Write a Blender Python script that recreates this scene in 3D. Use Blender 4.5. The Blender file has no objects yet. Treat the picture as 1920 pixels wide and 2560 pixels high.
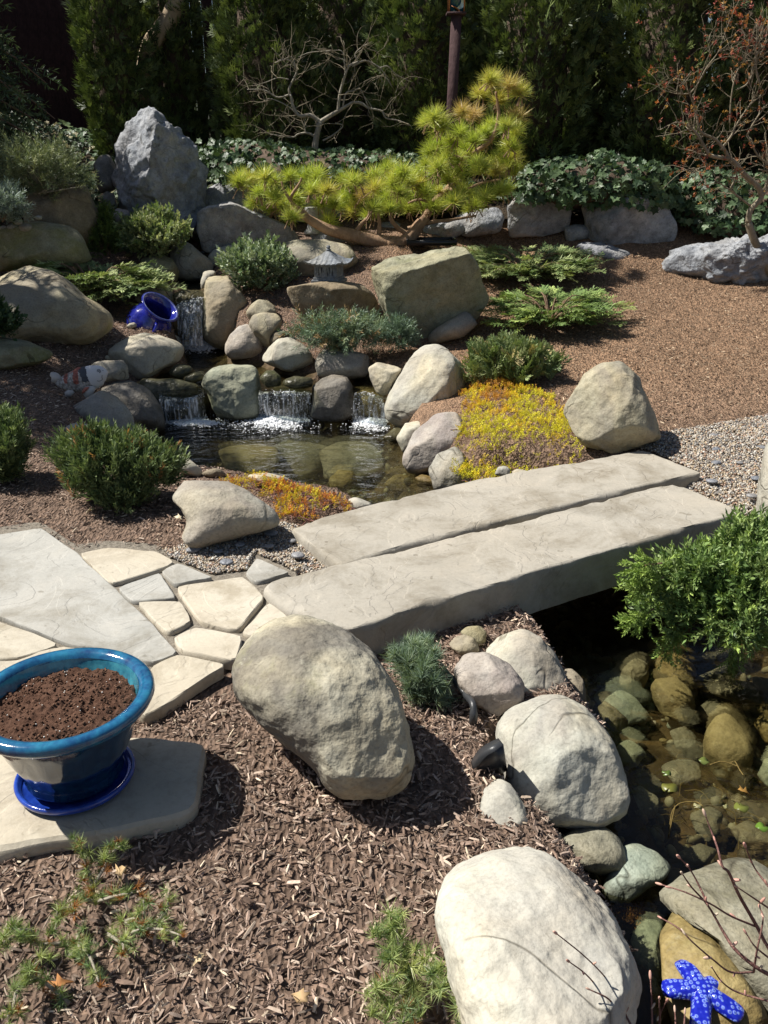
import bpy, bmesh, math, random
import numpy as np
from mathutils import Vector, noise as mnoise

random.seed(7)
rng = np.random.default_rng(7)
SC = bpy.context.scene
COL = SC.collection

# ------------------------------------------------------------------ camera, sky, sun, exposure
PITCH = math.radians(22.5)
CAM = np.array([0.0, 0.0, 1.65])
HALF_V = math.radians(30.75)
cam_d = bpy.data.cameras.new('camera')
cam_d.sensor_fit = 'VERTICAL'
cam_d.sensor_height = 24.0
cam_d.lens = 12.0 / math.tan(HALF_V)
cam_d.clip_start = 0.05
cam_d.clip_end = 500
cam = bpy.data.objects.new('camera', cam_d)
cam.location = CAM
cam.rotation_euler = (math.pi / 2 - PITCH, 0, 0)
COL.objects.link(cam)
SC.camera = cam

SUN_EL = math.radians(53)
SUN_AZ = math.radians(169)          # direction to the sun, measured from +x towards +y
to_sun = Vector((math.cos(SUN_EL) * math.cos(SUN_AZ), math.cos(SUN_EL) * math.sin(SUN_AZ), math.sin(SUN_EL)))
world = bpy.data.worlds.new('World')
SC.world = world
world.use_nodes = True
wn = world.node_tree.nodes
sky = wn.new('ShaderNodeTexSky')
sky.sky_type = 'NISHITA'
sky.sun_disc = False
sky.sun_elevation = SUN_EL
sky.sun_rotation = math.pi / 2 - SUN_AZ
world.node_tree.links.new(sky.outputs[0], wn['Background'].inputs[0])
wn['Background'].inputs[1].default_value = 0.05
sun_d = bpy.data.lights.new('sun', 'SUN')
sun_d.energy = 5.0
sun_d.angle = math.radians(0.53)
sun_d.color = (1.0, 0.955, 0.88)
sun = bpy.data.objects.new('sun', sun_d)
sun.rotation_euler = (-to_sun).to_track_quat('-Z', 'Y').to_euler()
sun.location = (-6, 3, 9)
COL.objects.link(sun)
SC.view_settings.view_transform = 'Standard'
SC.view_settings.look = 'None'
SC.view_settings.gamma = 1.0
SC.view_settings.use_curve_mapping = False
SC.view_settings.exposure = 0.7
SC.render.engine = 'CYCLES'
SC.cycles.use_denoising = True
SC.cycles.max_bounces = 8
SC.cycles.transparent_max_bounces = 16
SC.cycles.caustics_reflective = False
SC.cycles.caustics_refractive = False

# ------------------------------------------------------------------ picture measure: where a pixel of the photograph looks
FPX = 1280 / math.tan(HALF_V)
RT = np.array([1.0, 0, 0])
UP = np.array([0, math.sin(PITCH), math.cos(PITCH)])
FW = np.array([0, math.cos(PITCH), -math.sin(PITCH)])
CROP = {'S': (0, 0, 1.0), 'P': (0, 0, 1.15732), 'A': (0, 0, .38577), 'B': (560, 0, .38577), 'C': (1120, 0, .48222),
        'D': (0, 560, .38577), 'E': (400, 560, .38577), 'F': (1000, 560, .55455), 'G': (0, 1140, .48222),
        'H': (640, 1100, .40988), 'I': (1200, 1200, .43400), 'J': (0, 1560, .38577), 'K': (0, 2000, .38577),
        'L': (560, 1700, .38882), 'M': (1060, 1860, .51838), 'N': (580, 160, .45811), 'O': (1600, 0, .32553),
        'Q': (0, 0, .25316)}

def S(crop, p):
    x0, y0, s = CROP[crop]
    return (x0 + p[0] * s, y0 + p[1] * s)

def ray(crop, p):
    x, y = S(crop, p)
    return RT * ((x - 960) / FPX) - UP * ((y - 1280) / FPX) + FW

def at_z(crop, p, z):
    d = ray(crop, p)
    return CAM + d * ((z - CAM[2]) / d[2])

def at_y(crop, p, y):
    d = ray(crop, p)
    return CAM + d * (y / d[1])

def px_m(y):                       # metres covered by one photograph pixel at forward distance y (about)
    return y * 1.06 / FPX

# ------------------------------------------------------------------ scene helpers
def tag(o, label=None, cat=None, group=None, kind=None):
    if label: o['label'] = label
    if cat: o['category'] = cat
    if group: o['group'] = group
    if kind: o['kind'] = kind
    return o

def empty(name, loc=(0, 0, 0)):
    o = bpy.data.objects.new(name, None)
    o.empty_display_size = 0.1
    o.location = loc
    COL.objects.link(o)
    return o

def link_mesh(name, me, mat, parent=None, loc=None):
    o = bpy.data.objects.new(name, me)
    if mat is not None and not me.materials:
        me.materials.append(mat)
    COL.objects.link(o)
    if parent is not None:
        o.parent = parent
        pl = parent_world(parent)
        if loc is not None:
            o.location = Vector(loc) - pl
    elif loc is not None:
        o.location = loc
    return o

def parent_world(o):
    v = Vector((0, 0, 0))
    while o is not None:
        v += Vector(o.location)
        o = o.parent
    return v

def np_mesh(name, V, F, col=None, smooth=True):
    """V (n,3); F (m,3) or (m,4) ints; col (n,3) point colours."""
    V = np.asarray(V, dtype=np.float32); F = np.asarray(F, dtype=np.int32)
    me = bpy.data.meshes.new(name)
    k = F.shape[1]
    me.vertices.add(len(V)); me.vertices.foreach_set('co', V.ravel())
    me.loops.add(F.size); me.loops.foreach_set('vertex_index', F.ravel())
    me.polygons.add(len(F))
    me.polygons.foreach_set('loop_start', np.arange(0, F.size, k, dtype=np.int32))
    me.polygons.foreach_set('use_smooth', np.full(len(F), smooth, dtype=bool))
    if col is not None:
        a = me.color_attributes.new('col', 'FLOAT_COLOR', 'POINT')
        c = np.ones((len(V), 4), dtype=np.float32); c[:, :np.shape(col)[1]] = col
        a.data.foreach_set('color', c.ravel())
    me.update(calc_edges=True)
    me.validate()
    return me

def obj(name, V, F, mat, parent=None, loc=None, col=None, smooth=True):
    """Mesh object from world-space vertices; its origin is put at loc (or at the parent's origin)."""
    V = np.asarray(V, dtype=np.float64)
    if loc is None:
        o0 = np.array(parent_world(parent)) if parent is not None else np.array([V[:, 0].mean(), V[:, 1].mean(), V[:, 2].min()])
    else:
        o0 = np.array(loc, dtype=float)
    me = np_mesh(name, V - o0, F, col, smooth)
    return link_mesh(name, me, mat, parent, Vector(o0))

def join(parts):
    """list of (V,F[,col]) -> one; tri/quad widths must agree"""
    Vs, Fs, Cs, n = [], [], [], 0
    for p in parts:
        Vs.append(p[0]); Fs.append(np.asarray(p[1]) + n); n += len(p[0])
        if len(p) > 2: Cs.append(np.broadcast_to(p[2], (len(p[0]), 3)))
    return np.concatenate(Vs), np.concatenate(Fs), (np.concatenate(Cs) if Cs else None)

def unit(v):
    v = np.asarray(v, dtype=float)
    return v / np.maximum(np.linalg.norm(v, axis=-1, keepdims=True), 1e-9)

def frames(X, Z):
    X = unit(X); Y = unit(np.cross(Z, X)); Z = np.cross(X, Y)
    return np.stack([X, Y, Z], axis=2)          # columns are the axes

def stamp(V, F, M, T, C=None, vc=None):
    """copies of a template: M (k,3,3), T (k,3), C (k,3) colours, vc (n,) brightness along the template"""
    k, n = len(T), len(V)
    W = np.einsum('kij,nj->kni', M, V) + T[:, None, :]
    FF = (np.asarray(F)[None] + (np.arange(k) * n)[:, None, None]).reshape(-1, F.shape[1])
    CC = None
    if C is not None:
        CC = np.repeat(C[:, None, :], n, axis=1)
        if vc is not None: CC = CC * vc[None, :, None]
        CC = CC.reshape(-1, 3)
    return W.reshape(-1, 3), FF, CC

_ico = {}
def ico(sub):
    if sub not in _ico:
        bm = bmesh.new(); bmesh.ops.create_icosphere(bm, subdivisions=sub, radius=1.0)
        V = np.array([v.co[:] for v in bm.verts]); F = np.array([[v.index for v in f.verts] for f in bm.faces])
        bm.free(); _ico[sub] = (V, F)
    return _ico[sub]

OCTA = (np.array([(1, 0, 0), (-1, 0, 0), (0, 1, 0), (0, -1, 0), (0, 0, 1), (0, 0, -1)], float), np.array([(0, 2, 4), (2, 1, 4), (1, 3, 4), (3, 0, 4), (2, 0, 5), (1, 2, 5), (3, 1, 5), (0, 3, 5)]))

def tube(pts, rad, n=6, cap=True):
    """tapered tube (quads as pairs of triangles) along pts"""
    P = np.asarray(pts, dtype=float); k = len(P)
    R = np.broadcast_to(np.asarray(rad, dtype=float), (k,)) if np.ndim(rad) else np.full(k, rad)
    T = np.gradient(P, axis=0) if k > 2 else np.repeat((P[1] - P[0])[None], k, 0)
    T = unit(T)
    ref = np.array([0.3, 0.2, 0.93]) if abs(T[0, 2]) < .9 else np.array([1.0, 0, 0])
    A = unit(np.cross(T, ref)); B = np.cross(T, A)
    a = np.arange(n) * 2 * math.pi / n
    V = (P[:, None] + R[:, None, None] * (np.cos(a)[None, :, None] * A[:, None] + np.sin(a)[None, :, None] * B[:, None])).reshape(-1, 3)
    F = []
    for i in range(k - 1):
        for j in range(n):
            p, q = i * n + j, i * n + (j + 1) % n
            F += [(p, q, q + n), (p, q + n, p + n)]
    if cap:
        for base, flip in ((0, True), ((k - 1) * n, False)):
            for j in range(1, n - 1):
                t = (base, base + j, base + j + 1)
                F.append(t[::-1] if flip else t)
    return V, np.array(F)

def smooth_path(pts, per=6):
    """Catmull-Rom through points"""
    P = np.asarray(pts, dtype=float)
    P = np.vstack([2 * P[0] - P[1], P, 2 * P[-1] - P[-2]])
    out = []
    for i in range(1, len(P) - 2):
        for t in np.linspace(0, 1, per, endpoint=False):
            a, b, c, d = P[i - 1:i + 3]
            out.append(.5 * ((2 * b) + (-a + c) * t + (2 * a - 5 * b + 4 * c - d) * t * t + (-a + 3 * b - 3 * c + d) * t ** 3))
    out.append(P[-2])
    return np.array(out)

def lathe(profile, n=48):
    """profile [(r,z)...] -> V,F quads as triangles about z"""
    a = np.arange(n) * 2 * math.pi / n
    V = np.array([[r * math.cos(t), r * math.sin(t), z] for r, z in profile for t in a])
    F = []
    for i in range(len(profile) - 1):
        for j in range(n):
            p, q = i * n + j, i * n + (j + 1) % n
            F += [(p, q, q + n), (p, q + n, p + n)]
    return V, np.array(F)

def box(sx, sy, sz, c=(0, 0, 0)):
    V = np.array([[x, y, z] for x in (-.5, .5) for y in (-.5, .5) for z in (-.5, .5)]) * (sx, sy, sz) + np.array(c)
    F = np.array([(0, 1, 3), (0, 3, 2), (4, 6, 7), (4, 7, 5), (0, 4, 5), (0, 5, 1), (2, 3, 7), (2, 7, 6), (0, 2, 6), (0, 6, 4), (1, 5, 7), (1, 7, 3)])
    return V, F

def in_poly(poly, X, Y):
    X = np.asarray(X); Y = np.asarray(Y); r = np.zeros(X.shape, bool)
    n = len(poly)
    for i in range(n):
        x1, y1 = poly[i][:2]; x2, y2 = poly[(i + 1) % n][:2]
        if y1 == y2: continue
        c = ((y1 > Y) != (y2 > Y)) & (X < (x2 - x1) * (Y - y1) / (y2 - y1) + x1)
        r ^= c
    return r

def dist_poly(poly, X, Y):
    D = np.full(np.shape(X), 1e9)
    n = len(poly)
    for i in range(n):
        a = np.array(poly[i][:2], dtype=float); b = np.array(poly[(i + 1) % n][:2], dtype=float)
        ab = b - a; L = max(ab @ ab, 1e-12)
        t = np.clip(((X - a[0]) * ab[0] + (Y - a[1]) * ab[1]) / L, 0, 1)
        D = np.minimum(D, np.hypot(X - a[0] - t * ab[0], Y - a[1] - t * ab[1]))
    return D

def wpoly(crop, pts, z):
    return [tuple(at_z(crop, p, z)[:2]) for p in pts]

# ------------------------------------------------------------------ materials
class NT:
    def __init__(self, name):
        self.m = bpy.data.materials.new(name); self.m.use_nodes = True
        self.t = self.m.node_tree; self.n = self.t.nodes
        self.b = self.n['Principled BSDF']; self.out = self.n['Material Output']
    def add(self, ty, **kw):
        nd = self.n.new(ty)
        for k, v in kw.items():
            if k.startswith('i_'):
                key = k[2:]
                nd.inputs[int(key) if key.isdigit() else key.replace('_', ' ')].default_value = v
            else: setattr(nd, k, v)
        return nd
    def l(self, a, b): self.t.links.new(a, b)
    def coord(self, which='Object'): return self.add('ShaderNodeTexCoord').outputs[which]
    def noise(self, vec, scale, detail=4, rough=.55, dist=0.0):
        nd = self.add('ShaderNodeTexNoise', i_Scale=scale, i_Detail=detail, i_Roughness=rough, i_Distortion=dist)
        if vec is not None: self.l(vec, nd.inputs['Vector'])
        return nd.outputs['Fac']
    def ramp(self, fac, stops):
        nd = self.add('ShaderNodeValToRGB'); cr = nd.color_ramp
        while len(cr.elements) < len(stops): cr.elements.new(.5)
        for e, (p, c) in zip(cr.elements, stops):
            e.position = p; e.color = (*c, 1) if len(c) == 3 else c
        self.l(fac, nd.inputs[0]); return nd.outputs[0]
    def mix(self, fac, a, b, mode='MIX'):
        nd = self.add('ShaderNodeMix', data_type='RGBA', blend_type=mode)
        for s, v in ((nd.inputs[0], fac), (nd.inputs[6], a), (nd.inputs[7], b)):
            if hasattr(v, 'links'): self.l(v, s)
            else: s.default_value = v if isinstance(v, (int, float)) else ((*v, 1) if len(v) == 3 else v)
        return nd.outputs[2]
    def math(self, op, a, b=0.0):
        nd = self.add('ShaderNodeMath', operation=op)
        for s, v in ((nd.inputs[0], a), (nd.inputs[1], b)):
            if hasattr(v, 'links'): self.l(v, s)
            else: s.default_value = v
        return nd.outputs[0]
    def bump(self, h, strength, dist, prev=None):
        nd = self.add('ShaderNodeBump', i_Strength=strength, i_Distance=dist)
        self.l(h, nd.inputs['Height'])
        if prev is not None: self.l(prev, nd.inputs['Normal'])
        return nd.outputs[0]
    def scale(self, vec, s):
        nd = self.add('ShaderNodeMapping'); nd.inputs['Scale'].default_value = s
        self.l(vec, nd.inputs['Vector']); return nd.outputs[0]

def rock_mat(name, dark, base, light, moss=None, moss_amt=.0, bumpk=1.0, rough=.86, speck=.5, stain=None, vein=.0, sc=1.0, crack=.8):
    t = NT(name); c = t.coord()
    info = t.add('ShaderNodeObjectInfo')
    off = t.add('ShaderNodeVectorMath', operation='ADD'); t.l(c, off.inputs[0])
    comb = t.add('ShaderNodeCombineXYZ')
    r10 = t.math('MULTIPLY', info.outputs['Random'], 31.0)
    for i in range(3): t.l(r10, comb.inputs[i])
    t.l(comb.outputs[0], off.inputs[1]); v = off.outputs[0]
    n1 = t.noise(v, 3.2 * sc, 7, .6, .6); n2 = t.noise(v, 14 * sc, 6, .65); n3 = t.noise(v, 85 * sc, 3, .6)
    col = t.ramp(n1, [(.30, dark), (.48, base), (.68, light)])
    col = t.mix(.55, col, t.ramp(n2, [(.32, dark), (.52, base), (.7, light)]))
    if stain is not None:
        s = t.ramp(t.noise(t.scale(v, (1, 1, .45)), 2.3 * sc, 5, .55, .8), [(.47, (0, 0, 0)), (.56, (1, 1, 1))])
        col = t.mix(s, col, t.mix(.35, stain, col))
    if moss is not None:
        m = t.noise(v, 2.6 * sc, 6, .68)
        mm = t.ramp(m, [(.62 - moss_amt, (0, 0, 0)), (.74 - moss_amt, (1, 1, 1))])
        col = t.mix(mm, col, t.mix(t.noise(v, 40 * sc, 4), moss, col))
    sp = t.ramp(n3, [(.36, (.62, .6, .58)), (.5, (1, 1, 1)), (.68, (1.12, 1.1, 1.06))])
    col = t.mix(speck, col, sp, 'MULTIPLY')
    pits = t.ramp(t.noise(v, 34 * sc, 5, .7), [(.26, (.45, .43, .4)), (.36, (1, 1, 1))])
    col = t.mix(.7, col, pits, 'MULTIPLY')
    if vein:
        w = t.add('ShaderNodeTexVoronoi', feature='DISTANCE_TO_EDGE', i_Scale=4.5 * sc)
        dv = t.add('ShaderNodeVectorMath', operation='ADD'); t.l(v, dv.inputs[0])
        nn = t.add('ShaderNodeTexNoise', i_Scale=6.0, i_Detail=5.0); t.l(v, nn.inputs[0])
        t.l(nn.outputs['Color'], dv.inputs[1]); t.l(dv.outputs[0], w.inputs['Vector'])
        cr = t.ramp(w.outputs['Distance'], [(0, (.35, .34, .33)), (.03, (1, 1, 1))])
        col = t.mix(vein, col, cr, 'MULTIPLY')
    hue = t.ramp(t.noise(v, 1.6 * sc, 4, .6, .5), [(.36, (.90, .97, 1.06)), (.5, (1, 1, 1)), (.64, (1.10, 1.0, .84))])
    col = t.mix(.6, col, hue, 'MULTIPLY')
    lic = t.ramp(t.noise(v, 13 * sc, 5, .7), [(.62, (0, 0, 0)), (.70, (1, 1, 1))])
    col = t.mix(t.math('MULTIPLY', lic, .45), col, t.mix(.5, light, (.42, .42, .33)))
    geo = t.add('ShaderNodeNewGeometry'); sz = t.add('ShaderNodeSeparateXYZ'); t.l(geo.outputs['Position'], sz.inputs[0])
    zz = t.math('ADD', sz.outputs[2], t.math('MULTIPLY', t.math('SUBTRACT', t.noise(v, 7.0, 4), .5), .05))
    wet = t.ramp(t.math('MULTIPLY', t.math('ADD', zz, .40), 4.0), [(.22, (1, 1, 1)), (.30, (.50, .48, .44)), (.48, (.50, .48, .44)), (.58, (1, 1, 1))])    # damp tide line at the pond level
    col = t.mix(.9, col, wet, 'MULTIPLY')
    ck = t.math('ABSOLUTE', t.math('SUBTRACT', t.noise(v, 1.9 * sc, 3, .5, .9), .5))
    ckm = t.ramp(t.noise(v, 2.7 * sc, 2, .5), [(.50, (0, 0, 0)), (.60, (1, 1, 1))])
    crk = t.mix(ckm, (1, 1, 1), t.ramp(ck, [(0, (.34, .32, .29)), (.010, (1, 1, 1))]))
    col = t.mix(crack, col, crk, 'MULTIPLY')
    t.l(col, t.b.inputs['Base Color'])
    t.b.inputs['Roughness'].default_value = rough
    t.b.inputs['Specular IOR Level'].default_value = .25
    b = t.bump(t.noise(v, 5 * sc, 5, .6), .6 * bumpk, .06 / sc)
    b = t.bump(t.noise(v, 22 * sc, 5, .62), .5 * bumpk, .016 / sc, b)
    b = t.bump(t.noise(v, 110 * sc, 3, .6), .22 * bumpk, .003 / sc, b)
    b = t.bump(crk, .6 * crack, .012, b)
    if vein: b = t.bump(cr, .5 * vein, .02, b)
    t.l(b, t.b.inputs['Normal'])
    return t.m

def leaf_mat(name, rough=.5, trans=.3, spec=.4, var=.25):
    """colour comes from the plant's own leaf colours (attribute col); thin translucent leaf"""
    t = NT(name)
    at = t.add('ShaderNodeAttribute', attribute_name='col')
    t.l(at.outputs['Color'], t.b.inputs['Base Color'])
    t.b.inputs['Roughness'].default_value = rough
    t.b.inputs['Specular IOR Level'].default_value = spec
    tr = t.add('ShaderNodeBsdfTranslucent')
    t.l(t.mix(1.0, at.outputs['Color'], (1.0, 1.05, .55), 'MULTIPLY'), tr.inputs['Color'])
    mx = t.add('ShaderNodeMixShader'); mx.inputs[0].default_value = trans
    t.l(t.b.outputs[0], mx.inputs[1]); t.l(tr.outputs[0], mx.inputs[2]); t.l(mx.outputs[0], t.out.inputs['Surface'])
    return t.m

def bark_mat(name, dark, light, sc=1.0):
    t = NT(name); c = t.coord()
    n = t.noise(t.scale(c, (1, 1, .5)), 38 * sc, 7, .65, .3)
    t.l(t.mix(.5, t.ramp(n, [(.35, dark), (.65, light)]), t.ramp(t.noise(c, 7 * sc, 4), [(.35, dark), (.65, light)])), t.b.inputs['Base Color'])
    t.b.inputs['Roughness'].default_value = .85
    t.b.inputs['Specular IOR Level'].default_value = .2
    t.l(t.bump(n, .8, .012), t.b.inputs['Normal'])
    return t.m

def attr_mat(name, rough=.85, spec=.2, bump=None, mul=None):
    t = NT(name)
    at = t.add('ShaderNodeAttribute', attribute_name='col')
    col = at.outputs['Color']; c = t.coord()
    if mul: col = t.mix(mul[1], col, t.ramp(t.noise(c, mul[0], 5, .65), [(.3, (.5, .5, .5)), (.7, (1.3, 1.3, 1.3))]), 'MULTIPLY')
    t.l(col, t.b.inputs['Base Color'])
    t.b.inputs['Roughness'].default_value = rough
    t.b.inputs['Specular IOR Level'].default_value = spec
    if bump: t.l(t.bump(t.noise(c, bump[0], 5, .65), bump[1], bump[2]), t.b.inputs['Normal'])
    return t.m

def plain_mat(name, col, rough=.5, metal=0.0, coat=0.0, spec=.5):
    t = NT(name)
    t.b.inputs['Base Color'].default_value = (*col, 1); t.b.inputs['Roughness'].default_value = rough
    t.b.inputs['Metallic'].default_value = metal; t.b.inputs['Coat Weight'].default_value = coat
    t.b.inputs['Specular IOR Level'].default_value = spec
    n = t.noise(t.coord(), 22, 5, .6)
    t.l(t.mix(.35, col, t.ramp(n, [(.3, tuple(x * .7 for x in col)), (.7, tuple(min(1, x * 1.25) for x in col))])), t.b.inputs['Base Color'])
    return t.m
# ------------------------------------------------------------------ the lie of the land
WZ, MZ, TZ = -0.30, -0.06, 0.42             # water levels: pond, middle pool, top stream
_cp = []
for x, y, z in [(0, 2212, 0), (500, 2212, 0), (1000, 2212, -.03), (300, 1900, 0), (800, 1850, -.02), (600, 1700, 0), (1000, 1650, -.06),
                (950, 1430, -.08), (450, 1500, 0), (0, 1700, 0), (200, 1300, 0), (0, 1200, 0), (450, 1250, 0), (650, 1190, 0), (50, 1080, .04),
                (300, 1120, .02), (30, 950, .08), (20, 850, .14), (150, 870, .08), (60, 800, .19), (100, 745, .26), (270, 740, .2), (250, 640, .38), (300, 690, .28),
                (100, 560, .62), (220, 600, .5), (400, 560, .6), (1000, 870, 0), (1100, 830, .05), (1250, 700, .28), (1500, 800, .15),
                (1640, 650, .38), (1640, 800, .15), (1500, 600, .5), (1250, 570, .62), (1100, 560, .6), (1100, 700, .27), (950, 740, .15),
                (1500, 960, .04), (1640, 950, .05), (1640, 1090, .0), (700, 650, .4), (560, 640, .42), (760, 570, .65), (860, 530, .8),
                (640, 730, .15), (850, 760, .1), (470, 1060, -.02), (240, 1080, .03), (320, 895, -.24), (270, 905, -.16), (215, 905, -.04), (320, 960, -.16), (340, 1010, -.12), (1000, 1090, -.05), (1130, 960, .0)]:
    p = at_z('P', (x, y), z); _cp.append((p[0], p[1], z))
_cp += [(-5, 12, 1.9), (-3.4, 12, 1.6), (-3, 10.6, 1.1), (-1.5, 10.9, 1.12), (0, 12, 1.3), (3, 12, 1.3), (6, 12, 1.25), (0, 10.5, 1.05), (1.5, 10.3, 1.02), (3, 10.1, 1.0), (5, 10.1, 1.0),
        (-5, 10, 1.0), (-6, 7, .5), (-5, 4, .2), (-4, 1, 0), (4, 1, -.1), (5, 4, .05), (6, 7, .3), (8, 10, 1.0), (0, 13.5, 1.4), (5, 13.5, 1.4), (-5, 13.5, 2.0),
        (0, 20, 1.4), (20, 15, 1.3), (-20, 15, 1.6), (-20, 0, 0), (20, 0, 0), (0, -10, 0), (0, 40, 1.4), (-40, 40, 1.4), (40, 40, 1.4), (40, -30, 0), (-40, -30, 0)]
_cp = np.array(_cp)
_A = np.sqrt(np.hypot(_cp[:, None, 0] - _cp[None, :, 0], _cp[:, None, 1] - _cp[None, :, 1]) ** 2 + .04)
_n = len(_cp)
_M = np.zeros((_n + 1, _n + 1)); _M[:_n, :_n] = _A; _M[_n, :_n] = 1; _M[:_n, _n] = 1
_w = np.linalg.solve(_M, np.append(_cp[:, 2], 0))

POOL = wpoly('P', [(338, 930), (360, 905), (450, 893), (560, 893), (680, 893), (800, 893), (850, 915), (880, 985), (925, 1028), (1000, 1070), (1150, 1085),
                   (1330, 1120), (1480, 1200), (1560, 1250), (1760, 1300), (1900, 1600), (1900, 2420), (1345, 2420), (1330, 2230), (1370, 2100), (1310, 1960), (1215, 1820), (1150, 1790),
                   (1120, 1730), (1250, 1740), (1330, 1690), (1300, 1580), (1250, 1520), (1220, 1450), (1150, 1370), (1050, 1350), (960, 1290), (850, 1190), (810, 1150), (770, 1125), (680, 1108), (600, 1082), (520, 1055),
                   (440, 1035), (385, 1010), (345, 970)], WZ)
MID = wpoly('P', [(325, 835), (340, 808), (400, 795), (392, 745), (490, 745), (500, 785), (570, 790), (600, 805), (680, 815), (800, 815), (830, 850),
                  (832, 860), (768, 852), (762, 815), (678, 815), (670, 846), (562, 846), (556, 808), (450, 808), (443, 848), (350, 850)], MZ)
TOP = wpoly('P', [(384, 646), (442, 644), (450, 612), (445, 592), (385, 592), (380, 612)], TZ)

def H0(X, Y):
    X = np.asarray(X, float); Y = np.asarray(Y, float)
    Z = np.full(X.shape, _w[_n])
    for (cx, cy, cz), w in zip(_cp, _w[:_n]):
        Z = Z + w * np.sqrt((X - cx) ** 2 + (Y - cy) ** 2 + .04)
    for poly, lev, dep, rim in ((TOP, TZ, .07, .1), (MID, MZ, .12, .12), (POOL, WZ, .30, .16)):
        ins = in_poly(poly, X, Y); d = dist_poly(poly, X, Y)
        k = np.clip(d / rim, 0, 1)
        k = k * k * (3 - 2 * k)
        bed = lev + .03 - (dep + .03) * np.clip(d / .22, 0, 1) ** .7
        Z = np.where(ins, np.minimum(Z, bed), np.where(d < rim, np.minimum(Z, (lev + .03) * (1 - k) + Z * k) if lev == WZ else (lev + .03) * (1 - k) + Z * k, Z))
    return Z

GX0, GX1, GY0, GY1, GS = -6.5, 7.0, .3, 14.0, .03
_gx = np.arange(GX0, GX1, GS); _gy = np.arange(GY0, GY1, GS)
_GXX, _GYY = np.meshgrid(_gx, _gy)
HM = H0(_GXX, _GYY)
_nz = np.array([mnoise.fractal(Vector((x * 1.7, y * 1.7, 0)), 1.0, 2.0, 4) for x, y in zip(_GXX[::4, ::4].ravel(), _GYY[::4, ::4].ravel())]).reshape(_GXX[::4, ::4].shape)
_nz = np.repeat(np.repeat(_nz, 4, 0), 4, 1)[:HM.shape[0], :HM.shape[1]]
for _ in range(3):
    _nz = (_nz + np.roll(_nz, 2, 0) + np.roll(_nz, -2, 0) + np.roll(_nz, 2, 1) + np.roll(_nz, -2, 1)) / 5
PATIO = wpoly('G', [(-80, 408), (215, 366), (245, 382), (405, 494), (560, 466), (740, 478), (815, 484), (912, 544), (1116, 624), (1255, 614), (1330, 519), (1525, 598), (1600, 800), (1400, 970),
                    (1190, 1095), (1100, 1140), (870, 1300), (740, 1368), (600, 1400), (-80, 1400)], .0)
_flat = in_poly(PATIO, _GXX, _GYY)
HM = HM + np.where(_flat, 0, .022 * _nz)

def H(X, Y):
    X = np.asarray(X, float); Y = np.asarray(Y, float)
    fx = np.clip((X - GX0) / GS, 0, HM.shape[1] - 1.001); fy = np.clip((Y - GY0) / GS, 0, HM.shape[0] - 1.001)
    ix = fx.astype(int); iy = fy.astype(int); u = fx - ix; v = fy - iy
    return (HM[iy, ix] * (1 - u) + HM[iy, ix + 1] * u) * (1 - v) + (HM[iy + 1, ix] * (1 - u) + HM[iy + 1, ix + 1] * u) * v

def hit(crop, p, zmin=None):
    """where the line of sight of a pixel meets the ground (or a level zmin above it)"""
    d = ray(crop, p)
    ys = np.arange(.8, 13.5, .01); P = CAM[None] + d[None] * (ys / d[1])[:, None]
    g = H(P[:, 0], P[:, 1])
    if zmin is not None: g = np.maximum(g, zmin)
    b = P[:, 2] <= g
    i = int(np.argmax(b)) if b.any() else len(ys) - 1
    return P[i]

# ------------------------------------------------------------------ ground sheet
def ground_material():
    t = NT('mulch_soil'); c = t.coord()
    at = t.add('ShaderNodeAttribute', attribute_name='col')
    chips = t.add('ShaderNodeTexVoronoi', i_Scale=75.0); 
    t.l(t.scale(c, (1.0, .55, 1.0)), chips.inputs['Vector'])
    n = t.noise(c, 26, 8, .7); n2 = t.noise(c, 1.3, 4, .6)
    mul = t.ramp(chips.outputs['Color'], [(.1, (.45, .42, .4)), (.5, (1, .96, .92)), (.9, (1.6, 1.5, 1.4))])
    dry = t.math('SUBTRACT', 1.0, at.outputs['Alpha'])
    col = t.mix(t.math('MULTIPLY', dry, .75), at.outputs['Color'], mul, 'MULTIPLY')
    col = t.mix(.6, col, t.ramp(n, [(.3, (.5, .48, .46)), (.55, (1, 1, 1)), (.75, (1.5, 1.42, 1.35))]), 'MULTIPLY')
    col = t.mix(.5, col, t.ramp(n2, [(.3, (.75, .73, .72)), (.7, (1.25, 1.22, 1.2))]), 'MULTIPLY')
    silt = t.ramp(t.noise(c, 5.5, 6, .65, .5), [(.35, (.35, .34, .32)), (.55, (1, 1, 1)), (.7, (1.7, 1.5, 1.2))])
    col = t.mix(t.math('MULTIPLY', at.outputs['Alpha'], .9), col, silt, 'MULTIPLY')
    t.l(col, t.b.inputs['Base Color']); t.b.inputs['Roughness'].default_value = .92; t.b.inputs['Specular IOR Level'].default_value = .12
    b = t.bump(t.math('MULTIPLY', chips.outputs['Distance'], dry), .8, .02); b = t.bump(n, .5, .02, b)
    t.l(b, t.b.inputs['Normal'])
    return t.m

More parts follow.
